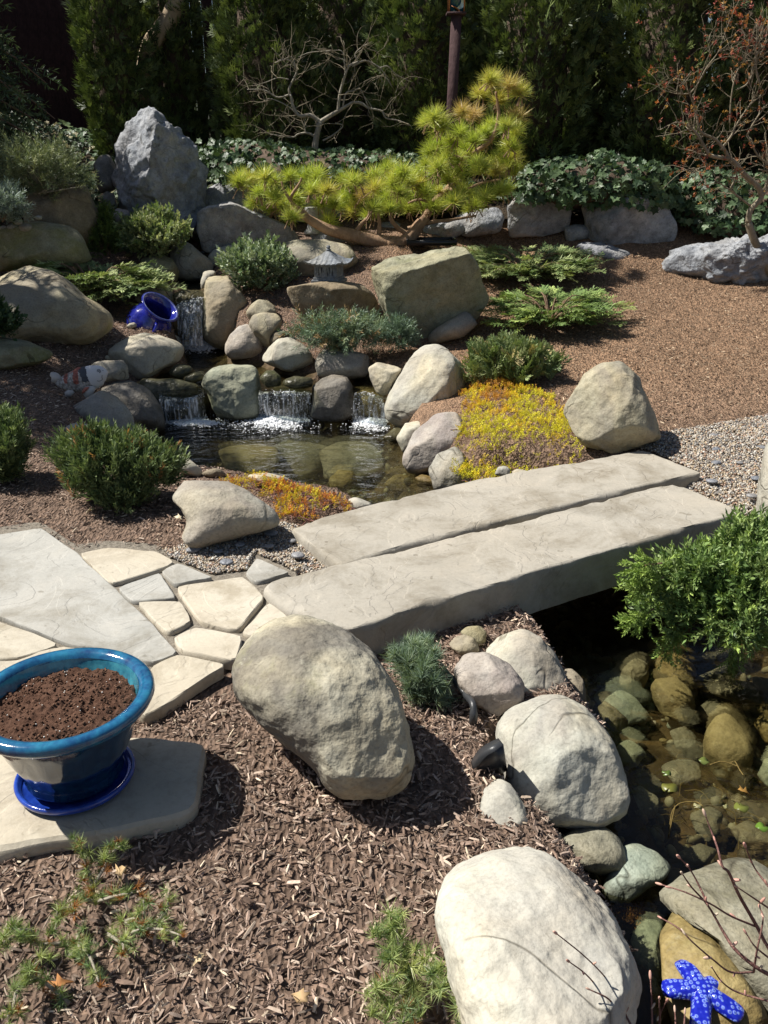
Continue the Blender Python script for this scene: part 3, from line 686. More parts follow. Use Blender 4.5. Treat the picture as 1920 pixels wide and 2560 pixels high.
# --- pond stones in and under the water
for nm, cr, pl, st, lab, zb_, kw in [
    ('stone', 'M', [(630, 470), (700, 420), (780, 398), (880, 398), (945, 455), (980, 560), (965, 605), (880, 630), (770, 600), (710, 540)], 'drab', 'brown layered stone at the waterline beside the huge whitish boulder', -.31, dict(lean=.6, sub=5)),
    ('stone', 'M', [(855, 690), (950, 495), (1015, 468), (1122, 518), (1196, 590), (1152, 655), (1062, 708), (980, 755), (890, 740)], 'teal', 'grey-green flat stone under water right of the brown layered stone', -.37, dict(lean=.9, depth=.5)),
    ('rock_slab', 'M', [(1100, 770), (1200, 655), (1350, 558), (1500, 508), (1659, 545), (1800, 700), (1800, 1400), (1600, 1250), (1450, 1010), (1330, 810), (1230, 740)], 'drab', 'big greenish slab under water behind the bare red twigs', -.52, dict(lean=1.0, depth=.35, facets=2)),
    ('rock_slab', 'M', [(1130, 910), (1180, 810), (1240, 735), (1330, 800), (1450, 1000), (1570, 1180), (1690, 1320), (1600, 1480), (1250, 1430), (1170, 1200)], 'ochre', 'brown slab under water that the blue starfish lies on', -.46, dict(lean=1.0, depth=.35, facets=2)),
    ('stone', 'M', [(992, 950), (1068, 818), (1182, 868), (1145, 920), (1133, 1000), (1165, 1135), (1090, 1130), (1015, 1055)], 'teal', 'olive stone under water between huge whitish boulder and brown slab', -.5, dict(lean=.7, depth=.6)),
    ('stone', 'M', [(1015, 1060), (1120, 1120), (1135, 1170), (1230, 1250), (1180, 1290), (1060, 1270)], 'teal', 'pale olive stone half under the left arm of the starfish', -.5, dict(lean=.8, depth=.5)),
    ('stone', 'M', [(1042, 785), (1060, 757), (1095, 750), (1125, 775), (1118, 812), (1080, 825), (1050, 815)], 'ochre', 'round ochre pebble beside the brown tuft of waterweed', -.45, dict(lean=.4, sub=3)),
    ('stone', 'M', [(955, 880), (975, 855), (1005, 875), (1012, 905), (985, 920)], 'ochre', 'rusty pebble below the brown tuft of waterweed', -.45, dict(lean=.4, sub=3)),
    ('stone', 'M', [(1095, 825), (1115, 800), (1140, 810), (1130, 840), (1105, 845)], 'purple', 'small pink pebble right of the round ochre pebble', -.46, dict(lean=.4, sub=3)),
    ('stone', 'I', [(748, 1112), (800, 1048), (900, 1018), (962, 1048), (978, 1120), (942, 1205), (870, 1220), (788, 1185)], 'drab', 'olive egg-shaped stone under water in front of the bridge shadow', -.5, dict(lean=.4)),
    ('rock_slab', 'I', [(645, 1245), (700, 1200), (765, 1168), (900, 1258), (1005, 1372), (850, 1405), (720, 1345)], 'teal', 'flat teal slab on the pond floor left of the pebbles', -.58, dict(lean=1.1, depth=.3, facets=2)),
    ('stone', 'I', [(975, 1205), (1010, 1140), (1130, 1128), (1222, 1220), (1254, 1330), (1185, 1388), (1050, 1340), (978, 1265)], 'algae', 'yellow-green lit stone on the pond floor above the pebbles', -.55, dict(lean=.9, depth=.5)),
    ('stone', 'I', [(940, 1020), (1010, 958), (1120, 988), (1232, 1058), (1255, 1130), (1172, 1186), (1040, 1116)], 'ochre', 'amber stone under water below the yew twigs', -.52, dict(lean=.8, depth=.6)),
    ('stone', 'I', [(1000, 905), (1060, 878), (1205, 928), (1195, 985), (1080, 990), (1020, 950)], 'ochre', 'small rusty stone under water in the shade of the yew', -.5, dict(lean=.6, depth=.6)),
    ('stone', 'I', [(1295, 1175), (1400, 1138), (1560, 1148), (1700, 1180), (1700, 1300), (1500, 1280), (1350, 1238)], 'drab', 'broad brown stone under water below the yew at right', -.5, dict(lean=.9, depth=.45)),
    ('stone', 'I', [(1275, 1590), (1300, 1450), (1368, 1348), (1432, 1338), (1512, 1428), (1574, 1560), (1564, 1645), (1450, 1710), (1330, 1700)], 'algae', 'big tan boulder under water near the right edge', -.58, dict(lean=.6, depth=.7)),
    ('stone', 'I', [(1575, 1405), (1620, 1338), (1700, 1318), (1760, 1400), (1740, 1500), (1655, 1515)], 'ochre', 'yellow stone under water cut by the right edge', -.52, dict(lean=.6, depth=.6)),
    ('stone', 'I', [(672, 1312), (720, 1268), (800, 1328), (854, 1380), (844, 1435), (790, 1458), (715, 1405)], 'drab', 'brown stone under water against the large rounded pale boulder', -.5, dict(lean=.5, depth=.7)),
    ('stone', 'I', [(785, 1535), (850, 1493), (922, 1528), (965, 1582), (900, 1648), (815, 1648)], 'teal', 'greenish stone under water right of the large rounded pale boulder', -.5, dict(lean=.6, depth=.6)),
    ('stone', 'I', [(1200, 1160), (1290, 1110), (1430, 1060), (1520, 1080), (1480, 1140), (1330, 1150), (1240, 1210)], 'drab', 'long dim stone under water behind the amber one', -.55, dict(lean=.8, depth=.5)),
    ('stone', 'I', [(1490, 960), (1530, 890), (1640, 870), (1700, 900), (1690, 1000), (1560, 1010)], 'ochre', 'orange-brown stone at the water under the yew at right edge', -.4, dict(lean=.6, depth=.6)),
    ('stone', 'I', [(1560, 1130), (1700, 1150), (1740, 1280), (1650, 1330), (1600, 1250)], 'drab', 'grey-brown stone under water at the right edge', -.5, dict(lean=.7, depth=.5)),
    ('stone', 'M', [(1605, 145), (1640, 75), (1720, 60), (1740, 200), (1650, 210)], 'teal', 'grey-green stone under water at the right edge by the lily pads', -.5, dict(lean=.6, depth=.6)),
    ('stone', 'I', [(1230, 1330), (1290, 1260), (1400, 1250), (1480, 1300), (1440, 1350), (1340, 1370), (1280, 1420)], 'drab', 'dim weedy stone on the pond floor right of the yellow-green one', -.6, dict(lean=1.0, depth=.4)),
    ('stone', 'I', [(1085, 1445), (1180, 1415), (1265, 1480), (1235, 1550), (1130, 1540)], 'drab', 'brown weedy stone below the largest grey-green pebble', -.58, dict(lean=.9, depth=.4)),
    ('stone', 'M', [(950, 240), (1040, 195), (1135, 260), (1125, 350), (1015, 360)], 'drab', 'dark stone in the shadow right of the large rounded pale boulder', -.56, dict(lean=.9, depth=.4)),
    ('stone', 'M', [(1220, 525), (1330, 478), (1425, 508), (1385, 575), (1255, 590)], 'drab', 'dim stone just behind the big greenish slab', -.55, dict(lean=.9, depth=.4)),
    ('stone', 'M', [(1470, 405), (1560, 368), (1670, 400), (1680, 480), (1520, 478)], 'drab', 'brown stone under water left of the bright green lily pad', -.56, dict(lean=.9, depth=.4)),
    ('stone', 'M', [(1280, 335), (1380, 298), (1455, 340), (1425, 425), (1315, 428)], 'drab', 'weed-covered brown stone amid the lily pads', -.56, dict(lean=1.0, depth=.4)),
    ('stone', 'M', [(1140, 110), (1230, 60), (1330, 90), (1340, 170), (1220, 200)], 'drab', 'broad dim stone above the yellow-green lily pad', -.58, dict(lean=1.1, depth=.3)),
    ('rock_slab', 'E', [(330, 1480), (430, 1440), (640, 1420), (790, 1460), (770, 1550), (640, 1610), (430, 1600)], 'algae', 'flat olive slab on the floor of the upper pond', -.5, dict(lean=1.8, depth=.10, facets=2)),
    ('stone', 'E', [(690, 1450), (800, 1395), (960, 1410), (1110, 1440), (1150, 1560), (960, 1650), (770, 1600)], 'drab', 'dim green stone in the middle of the upper pond floor', -.6, dict(lean=1.7, depth=.14)),
    ('stone', 'E', [(1020, 1470), (1150, 1400), (1330, 1400), (1470, 1480), (1450, 1610), (1250, 1690), (1060, 1640)], 'drab', 'mottled green stone on the upper pond floor right of the dim one', -.6, dict(lean=1.7, depth=.14)),
    ('stone', 'H', [(440, 240), (500, 180), (600, 190), (620, 260), (540, 310), (460, 300)], 'ochre', 'amber stone on the upper pond floor near the bridge', -.48, dict(lean=.9, depth=.45)),
    ('stone', 'H', [(780, 270), (820, 210), (920, 210), (970, 260), (930, 310), (830, 310)], 'ochre', 'brown stone on the pond floor by the grey wedge stone', -.48, dict(lean=.8, depth=.5)),
    ('stone', 'H', [(955, 235), (1010, 208), (1075, 225), (1140, 280), (1080, 300), (990, 275)], 'ochre', 'tawny stone at the waterline against the grey wedge stone', -.36, dict(lean=.6, depth=.6)),
    ('stone', 'E', [(1440, 1380), (1520, 1320), (1580, 1320), (1580, 1400), (1500, 1430)], 'wet', 'dark wet stone at the pond edge below the big cream boulder', -.34, dict(lean=.6, depth=.6)),
    ('stone', 'E', [(940, 1330), (1040, 1290), (1180, 1300), (1200, 1360), (1060, 1390)], 'drab', 'submerged stone at the foot of the dark charcoal block', -.5, dict(lean=1.5, depth=.2)),
]:
    rock(nm, cr, pl, st, lab, group=GR_SUB if zb_ < -.33 else GR_STREAM, zb=zb_, cat='stone', back=.4, **kw)
PEBL = ['cream pebble lying alone on the teal slab edge', 'cream pebble left of a pair below the teal slab', 'cream pebble right of a pair below the teal slab', 'long grey-green pebble against the teal slab', 'largest grey-green pebble below the yellow-green stone', 'olive pebble nearest the brown weed',
        'tiny cream pebble at the lower right of the pebble patch', 'small cream chip under the yellow-green stone', 'olive pebble touching the largest grey-green pebble', 'round grey-green pebble left of the cream pair', 'brown pebble at the right end of the pebble patch', 'brown pebble above the long grey-green one',
        'tiny rusty pebble in the middle of the pebble patch', 'tiny grey-green pebble in the middle of the pebble patch', 'brown pebble at the left end of the pebble patch', 'brown pebble below the cream pair']
for k, (x, y, rx, ry, st) in enumerate([(917, 1248, 30, 20, 'cream'), (934, 1395, 28, 22, 'cream'), (997, 1400, 24, 18, 'cream'), (985, 1310, 26, 32, 'teal'), (1105, 1412, 34, 28, 'teal'), (1055, 1500, 28, 14, 'algae'),
                                        (1125, 1485, 14, 14, 'cream'), (1040, 1358, 16, 10, 'cream'), (1120, 1385, 24, 12, 'algae'), (905, 1432, 22, 22, 'teal'), (1155, 1390, 16, 9, 'drab'), (960, 1280, 20, 14, 'drab'),
                                        (1010, 1345, 14, 9, 'ochre'), (1075, 1360, 12, 9, 'teal'), (870, 1410, 14, 10, 'drab'), (960, 1440, 20, 14, 'drab')]):
    rock('pebble', 'I', [(x + rx * math.cos(a), y + ry * math.sin(a)) for a in np.linspace(0, 6.283, 9)[:-1]], st,
         PEBL[k], 'pebbles on the pond floor', sub=2, amp=.08, facets=2, zb=-.59, lean=.5, depth=.6, cat='pebble')
# --- back of the garden
rock(B, 'A', [(738, 1080), (758, 940), (798, 830), (868, 795), (888, 750), (948, 713), (1002, 713), (1052, 768), (1142, 838), (1204, 920), (1274, 1030), (1334, 1100), (1344, 1200), (1320, 1340), (1300, 1480), (1150, 1500), (950, 1440), (835, 1390), (795, 1300), (746, 1180)],
     'blue', 'tall pointed grey-white limestone rock standing before the ivy', GR_WALL, sub=6, amp=.07, ridge=.11, facets=6, lean=.1, depth=.8, dist=9.6, planes=[((.75, -.65, .05), .55), ((-.55, -.6, .35), .62)])
rock(B, 'P', [(428, 495), (436, 452), (500, 438), (540, 455), (600, 480), (652, 506), (645, 528), (520, 538), (440, 545)], 'blue', 'long low grey ledge rock right of the tall limestone', GR_WALL, amp=.06, ridge=.06, lean=-.1, depth=.8, dist=9.5, planes=[((.1, -.95, -.2), .4)])
rock(B, 'P', [(432, 395), (530, 385), (575, 410), (600, 470), (520, 475), (436, 470)], 'blue', 'dark flat wall rock between tall limestone and pine', GR_WALL, sub=4, lean=.0, depth=.5, dist=10.3)
rock(B, 'P', [(575, 420), (640, 400), (760, 400), (800, 470), (700, 500), (600, 490)], 'blue', 'dim wall rock hidden behind the left pine branch', GR_WALL, sub=4, lean=.0, depth=.5, dist=10.4)
rock(B, 'P', [(665, 500), (700, 497), (760, 505), (765, 525), (680, 525)], 'blue', 'small grey rock at the left end of the pine trunk', GR_WALL, sub=4, ridge=.03, dist=9.5)
rock(B, 'P', [(775, 500), (800, 485), (860, 478), (890, 490), (885, 515), (800, 520)], 'blue', 'grey rock seen under the pine branches behind the trunk', GR_WALL, sub=4, ridge=.05, dist=10.0)
rock(B, 'P', [(895, 505), (930, 480), (1000, 470), (1010, 500), (960, 520)], 'blue', 'low bright rock right of the pine trunk', GR_WALL, sub=4, ridge=.05, lean=.5, dist=9.9)
rock(B, 'P', [(980, 470), (1020, 452), (1078, 448), (1090, 470), (1080, 500), (1000, 512)], 'blue', 'grey wall rock behind the right pine branch', GR_WALL, sub=4, ridge=.05, lean=.3, dist=9.9)
rock(B, 'P', [(1085, 432), (1130, 415), (1235, 425), (1228, 490), (1175, 508), (1090, 505)], 'blue', 'flat-faced wall rock under ivy right of the pine', GR_WALL, ridge=.03, lean=-.4, depth=.5, dist=9.85, planes=[((.1, -.95, -.3), .5)])
rock(B, 'P', [(1210, 495), (1240, 484), (1275, 486), (1284, 512), (1225, 525)], 'blue', 'small wall rock between two larger shaded ones', GR_WALL, sub=4, lean=.1, dist=9.8)
rock(B, 'P', [(1250, 440), (1330, 415), (1430, 420), (1470, 500), (1430, 560), (1397, 582), (1340, 555), (1278, 528)], 'blue', 'large dark wedge-shaped wall rock in ivy shade', GR_WALL, ridge=.04, lean=-.4, depth=.5, dist=9.6, planes=[((.1, -.95, -.3), .5)])
rock(B, 'P', [(1228, 522), (1300, 524), (1372, 550), (1380, 572), (1320, 566), (1250, 546)], 'blue', 'low bright rock at the foot of the wedge-shaped wall rock', GR_WALL, sub=4, ridge=.06, lean=.6, dist=9.4)
rock(B, 'P', [(1417, 580), (1445, 545), (1490, 530), (1560, 524), (1660, 518), (1760, 525), (1770, 615), (1600, 620), (1500, 608)], 'blue', 'long rugged sunlit wall rock at the right edge', GR_WALL, sub=6, amp=.08, ridge=.15, lean=.0, depth=.55, dist=8.9)
# shaded rocks at upper left
GR_L = 'shaded stones on the upper left bank'
rock(B, 'P', [(55, 425), (125, 388), (190, 405), (220, 470), (195, 520), (90, 515), (50, 470)], 'brown', 'brown boulder in shade under the spreading spruce', GR_L, lean=.1, dist=8.9)
rock(B, 'P', [(-40, 495), (60, 478), (150, 488), (203, 520), (195, 568), (90, 580), (-40, 582)], 'moss', 'flat mossy boulder in shade below the brown one', GR_L, lean=.2, dist=8.3)
rock('stone', 'P', [(160, 475), (180, 462), (205, 480), (205, 515), (175, 520)], 'grey', 'dim grey stone between brown boulder and trailing juniper', GR_L, sub=3, dist=9.1, cat='stone')
rock('stone', 'A', [(690, 1395), (760, 1345), (835, 1365), (860, 1425), (740, 1450)], 'purple', 'small pinkish stone at the foot of the tall limestone', GR_L, sub=4, dist=9.3, cat='stone')
rock(B, 'A', [(600, 1080), (640, 1010), (710, 1000), (750, 1080), (745, 1220), (640, 1240)], 'dark', 'dim dark stone left of the tall limestone', GR_L, sub=4, dist=9.9)
rock('stone', 'A', [(640, 1280), (690, 1240), (745, 1260), (750, 1330), (690, 1350)], 'dark', 'dim round stone low left of the tall limestone', GR_L, sub=4, dist=9.6, cat='stone')
for k, (x, y, r, lab) in enumerate([(25, 1475, 26, 'leftmost'), (75, 1470, 34, 'second'), (165, 1475, 50, 'broad middle'), (250, 1410, 26, 'round'), (120, 1440, 30, 'upper')]):
    rock('stone', 'A', [(x + r * math.cos(a), y + .55 * r * math.sin(a)) for a in np.linspace(0, 6.283, 9)[:-1]], 'grey', lab + ' small pale stone on top of the flat mossy boulder', GR_L, sub=3, dist=8.25, cat='stone')

r_ = np.random.default_rng(88)
bx = r_.uniform(-1.6, 3.2, 30000); by = r_.uniform(.9, 6.9, 30000); kk = in_poly(POOL, bx, by) & (dist_poly(POOL, bx, by) > .05)
cl_ = np.array([mnoise.noise(Vector((x * 2.1, y * 2.1, 3))) for x, y in zip(bx, by)]); kk &= cl_ + r_.uniform(-.5, .5, 30000) > .05
bx, by = bx[kk], by[kk]; kn = len(bx)
q_ = unit(r_.normal(size=(kn, 4))); w_, x_, y_, z_ = q_.T
RM = np.stack([np.stack([1 - 2 * (y_ * y_ + z_ * z_), 2 * (x_ * y_ - z_ * w_), 2 * (x_ * z_ + y_ * w_)], -1), np.stack([2 * (x_ * y_ + z_ * w_), 1 - 2 * (x_ * x_ + z_ * z_), 2 * (y_ * z_ - x_ * w_)], -1), np.stack([2 * (x_ * z_ - y_ * w_), 2 * (y_ * z_ + x_ * w_), 1 - 2 * (x_ * x_ + y_ * y_)], -1)], 1)
sz_ = (.008 + .062 * r_.beta(.8, 4.5, kn))[:, None, None] * np.stack([r_.uniform(.8, 1.3, kn), r_.uniform(.7, 1.1, kn), r_.uniform(.45, .8, kn)], 1)[:, None, :]
pc_ = np.array([(.17, .15, .085), (.25, .22, .13), (.12, .10, .06), (.20, .15, .08), (.29, .27, .18), (.17, .18, .12), (.09, .07, .04)])
pcol = pc_[r_.integers(0, 7, kn)] * r_.uniform(.6, 1.2, (kn, 1)); bigp = sz_[:, 0, 0] > .028; pos_ = np.stack([bx, by, H(bx, by) + .004], 1)
W_, F_, C_ = join([stamp(*ico(2), (RM * sz_)[bigp], pos_[bigp], pcol[bigp]), stamp(*ico(1), (RM * sz_)[~bigp], pos_[~bigp], pcol[~bigp])])
pf = obj('pond_gravel', W_, F_, attr_mat('pond_gravel', .6, .3, None, (60, .5)), col=C_, loc=(1, 3, -.6)); tag(pf, 'brown silty pebbles strewn over the pond floor', 'gravel', kind='stuff')
# ------------------------------------------------------------------ paving and bridge
def stone_mat(name, dark, base, light, warm):
    t = NT(name); c = t.coord()
    info = t.add('ShaderNodeObjectInfo'); off = t.add('ShaderNodeVectorMath', operation='ADD'); t.l(c, off.inputs[0])
    cb = t.add('ShaderNodeCombineXYZ'); r = t.math('MULTIPLY', info.outputs['Random'], 23.0)
    for i in range(3): t.l(r, cb.inputs[i])
    t.l(cb.outputs[0], off.inputs[1]); v = off.outputs[0]
    col = t.ramp(t.noise(v, 2.4, 6, .6, .8), [(.3, dark), (.5, base), (.7, light)])
    col = t.mix(.4, col, t.ramp(t.noise(v, 1.1, 3, .5), [(.35, base), (.65, warm)]))
    col = t.mix(.5, col, t.ramp(t.noise(v, 60, 4, .7), [(.3, (.78, .77, .76)), (.5, (1, 1, 1)), (.75, (1.07, 1.06, 1.05))]), 'MULTIPLY')
    spots = t.ramp(t.noise(v, 22, 2, .5), [(.24, (.5, .47, .42)), (.30, (1, 1, 1))])
    col = t.mix(.6, col, spots, 'MULTIPLY')
    ck = t.math('ABSOLUTE', t.math('SUBTRACT', t.noise(v, 1.6, 4, .5, 1.0), .5))
    ckm = t.ramp(t.noise(v, 2.2, 2, .5), [(.57, (0, 0, 0)), (.64, (1, 1, 1))])
    crk = t.mix(ckm, (1, 1, 1), t.ramp(ck, [(0, (.68, .65, .61)), (.004, (1, 1, 1))]))
    col = t.mix(.8, col, crk, 'MULTIPLY')
    dirt = t.ramp(t.noise(v, 3.6, 7, .7, .4), [(.36, (.68, .65, .60)), (.52, (1, 1, 1)), (.68, (1.1, 1.08, 1.06))])
    col = t.mix(.9, col, dirt, 'MULTIPLY')
    t.l(col, t.b.inputs['Base Color']); t.b.inputs['Roughness'].default_value = .8; t.b.inputs['Specular IOR Level'].default_value = .3
    w = t.noise(v, 3.2, 4, .45, 1.2)
    st = t.ramp(w, [(.42, (0, 0, 0)), (.44, (.5, .5, .5)), (.56, (.5, .5, .5)), (.575, (1, 1, 1))])       # cleft layers
    b = t.bump(st, .45, .008); b = t.bump(crk, .35, .005, b); b = t.bump(t.noise(v, 30, 7, .7), .4, .006, b); b = t.bump(t.noise(v, 160, 4, .7), .25, .002, b)
    t.l(b, t.b.inputs['Normal'])
    return t.m
FLAG = {'grey': stone_mat('flag_grey', (.265, .262, .24), (.335, .332, .305), (.40, .396, .365), (.365, .34, .29)),
        'buff': stone_mat('flag_buff', (.37, .335, .265), (.45, .412, .333), (.51, .47, .39), (.45, .385, .29)),
        'slab': stone_mat('slab_grey', (.27, .25, .21), (.335, .312, .265), (.385, .36, .31), (.345, .303, .235)),
        'dusk': stone_mat('flag_dusk', (.36, .32, .25), (.44, .40, .32), (.50, .46, .375), (.45, .39, .29))}

def densify(poly, step):
    out = []
    for i in range(len(poly)):
        a = np.array(poly[i]); b = np.array(poly[(i + 1) % len(poly)])
        k = max(1, int(np.linalg.norm(b - a) / step))
        out += [a + (b - a) * j / k for j in range(k)]
    return np.array(out)

def round_poly(P, it=1, w=.25):
    for _ in range(it): P = P * (1 - 2 * w) + w * (np.roll(P, 1, 0) + np.roll(P, -1, 0))
    return P

def flag(name, poly, top, thick, mat, parent=None, step=.03, rough=.004, rounds=1, cham=.006, seed=0, wobble=0.0, rings=None, relief=.0015):
    """split stone slab: uneven edge, chipped arris, flat cleft top"""
    P = round_poly(densify(poly, step), rounds, .18)
    area = .5 * np.sum(P[:, 0] * np.roll(P[:, 1], -1) - np.roll(P[:, 0], -1) * P[:, 1])
    if area < 0: P = P[::-1]
    T = unit(np.roll(P, -1, 0) - np.roll(P, 1, 0)); Nn = np.stack([T[:, 1], -T[:, 0]], 1)
    n = len(P); Vs = []
    levels = rings or [(0.0, -cham), (-cham * .8, 0.0), (-thick * .5, .3 * cham), (-thick, -.5 * cham)]
    for li, (dz, off) in enumerate(levels):
        j1 = np.array([mnoise.fractal(Vector((x * 11, y * 11, li * .22 + seed)), .9, 2, 2) for x, y in P])
        j2 = np.array([mnoise.fractal(Vector((x * 5, y * 5, li * .25 + seed + 9)), .9, 2, 3) for x, y in P])
        if rings and li < 3:
            j3 = np.array([mnoise.fractal(Vector((x * 7, y * 7, seed + 31)), .8, 2.2, 3) for x, y in P]); off = off - np.clip(j3 - .18, 0, .6) * .055 * (1 - li / 3)
        q = P + Nn * (off + rough * (j1 * .8 + j2 * 1.3))[:, None]
        zz = top + dz + (wobble * j2 if li < 2 else 0) + (0 if li == 0 else rough * .5 * j1)
        if li == 0: zz = top + wobble * j2 * .3
        Vs.append(np.column_stack([q, np.broadcast_to(zz, (n,))]))
    from mathutils.geometry import delaunay_2d_cdt
    top_ring = Vs[0]
    lo, hi = top_ring.min(0), top_ring.max(0); gs = max(step * 1.3, .03)
    gx, gy = np.meshgrid(np.arange(lo[0], hi[0], gs), np.arange(lo[1], hi[1], gs)); gx = gx.ravel(); gy = gy.ravel()
    ok = in_poly(top_ring[:, :2], gx, gy) & (dist_poly(top_ring[:, :2], gx, gy) > gs * .6)
    pts = [Vector(p) for p in top_ring[:, :2]] + [Vector((x, y)) for x, y in zip(gx[ok], gy[ok])]
    cv, _, cf, ov, _, _ = delaunay_2d_cdt(pts, [(i, (i + 1) % n) for i in range(n)], [], 1, 1e-5)
    src = [o_[0] if o_ else -1 for o_ in ov]
    zt = [float(top_ring[i, 2]) if 0 <= i < n else top + relief * mnoise.fractal(Vector((cv[j].x * 4, cv[j].y * 4, seed)), .9, 2, 4) for j, i in enumerate(src)]
    bm = bmesh.new()
    R = [[bm.verts.new(v) for v in ring] for ring in Vs]
    tv = [R[0][i] if 0 <= i < n else bm.verts.new((cv[j].x, cv[j].y, zt[j])) for j, i in enumerate(src)]
    for f in cf:
        try: bm.faces.new([tv[i] for i in f])
        except ValueError: pass
    sides = []
    for a, b in zip(R[:-1], R[1:]):
        for i in range(n):
            sides.append(bm.faces.new((a[i], b[i], b[(i + 1) % n], a[(i + 1) % n])))
    c = np.array([P[:, 0].mean(), P[:, 1].mean(), top - thick])
    for v in bm.verts: v.co -= Vector(c)
    for f in bm.faces: f.smooth = False
    for f in sides[n:]: f.smooth = True
    me = bpy.data.meshes.new(name); bm.to_mesh(me); bm.free()
    return link_mesh(name, me, mat, parent, Vector(c))

def mortar_mat():
    t = NT('mortar'); c = t.coord()
    n = t.noise(c, 60, 6, .7)
    t.l(t.ramp(n, [(.3, (.10, .085, .065)), (.5, (.19, .165, .13)), (.72, (.30, .27, .22))]), t.b.inputs['Base Color'])
    t.b.inputs['Roughness'].default_value = .95
    t.l(t.bump(n, .9, .012), t.b.inputs['Normal'])
    return t.m

path = flag('paved_path', PATIO, .03, .06, mortar_mat(), step=.05, rough=.004, relief=.004)
tag(path, kind='structure')
FTOP = .05
for k, (pl, st) in enumerate([
    ([(-60, 415), (215, 372), (240, 388), (410, 510), (600, 690), (790, 870), (918, 1012), (908, 1028), (790, 1075), (480, 985), (370, 975), (200, 910), (0, 835), (-60, 815)], 'grey'),
    ([(410, 502), (560, 472), (660, 478), (740, 490), (810, 490), (905, 548), (870, 570), (760, 605), (582, 660), (560, 648)], 'buff'),
    ([(605, 680), (828, 602), (915, 735), (800, 742), (682, 750)], 'grey'),
    ([(832, 595), (920, 552), (1110, 628), (902, 665)], 'grey'),
    ([(710, 755), (940, 750), (1000, 855), (880, 915), (858, 908)], 'buff'),
    ([(915, 675), (1100, 648), (1260, 622), (1370, 725), (1360, 745), (1235, 900), (1140, 885), (1040, 865)], 'buff'),
    ([(895, 940), (1010, 884), (1255, 930), (1230, 1050), (1200, 1058), (942, 1005)], 'buff'),
    ([(792, 1085), (920, 1027), (1165, 1075), (1165, 1090), (1090, 1130), (860, 1290), (745, 1352), (700, 1300)], 'dusk'),
    ([(1272, 605), (1330, 527), (1508, 602), (1320, 655)], 'grey'),
    ([(1250, 915), (1395, 757), (1500, 830), (1400, 950)], 'buff'),
    ([(-80, 845), (0, 858), (180, 915), (300, 968), (295, 985), (90, 1048), (-80, 1045)], 'buff'),
    ([(-80, 1058), (90, 1062), (200, 1012), (330, 985), (480, 1000), (640, 1080), (560, 1160), (-80, 1220)], 'dusk')]):
    f = flag('flagstone', wpoly('G', pl, FTOP), FTOP, .045, FLAG[st], path, step=.03, rough=.0035, cham=.0035, seed=k, relief=0.0)

slab = flag('stone_slab', wpoly('J', [(-120, 800), (300, 760), (880, 722), (1325, 762), (1348, 795), (1322, 900), (1302, 1110), (1265, 1215), (1180, 1255), (980, 1275), (860, 1305), (700, 1340), (540, 1368), (300, 1390), (0, 1460), (-120, 1475)], .05),
            .05, .07, FLAG['dusk'], step=.03, rough=.006, cham=.010, rounds=3)
tag(slab, 'thick buff stone slab in the mulch under the blue pot', 'paving slab')
RG = [(0.0, -.011), (-.003, -.005), (-.009, .0), (-.03, .004), (-.09, .0), (-.14, .006), (-.19, .008)]
far_slab = flag('bridge_slab', wpoly('P', [(625, 1138), (740, 1105), (860, 1075), (1000, 1042), (1130, 1015), (1270, 993), (1390, 971), (1425, 985), (1517, 1021), (1350, 1057), (1100, 1119), (900, 1170), (735, 1222), (690, 1190)], .065),
                .065, .19, FLAG['slab'], step=.022, rough=.005, cham=.012, rounds=2, seed=21, rings=RG)
tag(far_slab, 'long grey bridge slab farther from the viewer, next to the sedum', 'bridge slab', 'stone slabs of the footbridge')
near_slab = flag('bridge_slab', wpoly('P', [(566, 1267), (585, 1254), (800, 1203), (1100, 1130), (1300, 1080), (1452, 1043), (1490, 1055), (1607, 1106), (1521, 1129), (1412, 1161), (1292, 1194), (1157, 1234), (1003, 1281), (907, 1309), (836, 1334), (762, 1358), (700, 1348), (605, 1303)], .07),
                 .07, .20, FLAG['slab'], step=.022, rough=.006, cham=.014, rounds=2, seed=41, rings=RG)
tag(near_slab, 'long grey bridge slab nearer the viewer with its shaded thick edge showing', 'bridge slab', 'stone slabs of the footbridge')

# ------------------------------------------------------------------ gravel
GRAV_L = wpoly('P', [(352, 1195), (420, 1168), (480, 1152), (560, 1138), (612, 1128), (640, 1135), (740, 1215), (640, 1242), (550, 1200), (535, 1238), (460, 1248), (370, 1212)], .02)
GRAV_R = wpoly('P', [(1350, 968), (1430, 944), (1560, 925), (1690, 905), (1800, 900), (1800, 1115), (1600, 1120), (1560, 1085), (1440, 1045), (1515, 1022), (1400, 975)], .03)
def scatter(poly, n, seed):
    r = np.random.default_rng(seed); P = np.array(poly); lo, hi = P.min(0), P.max(0)
    X = r.uniform(lo[0], hi[0], n); Y = r.uniform(lo[1], hi[1], n); k = in_poly(poly, X, Y)
    return X[k], Y[k], r
def rand_rot(r, k):
    q = unit(r.normal(size=(k, 4))); w, x, y, z = q.T
    return np.stack([np.stack([1 - 2 * (y * y + z * z), 2 * (x * y - z * w), 2 * (x * z + y * w)], -1),
                     np.stack([2 * (x * y + z * w), 1 - 2 * (x * x + z * z), 2 * (y * z - x * w)], -1),
                     np.stack([2 * (x * z - y * w), 2 * (y * z + x * w), 1 - 2 * (x * x + y * y)], -1)], 1)
gravel_m = attr_mat('gravel', .6, .35, None, (90, .5))
PAL = np.array([(.40, .31, .20), (.47, .40, .30), (.33, .25, .17), (.52, .47, .40), (.24, .215, .19), (.30, .265, .22), (.36, .23, .16), (.56, .53, .48), (.15, .145, .145), (.28, .25, .21)])
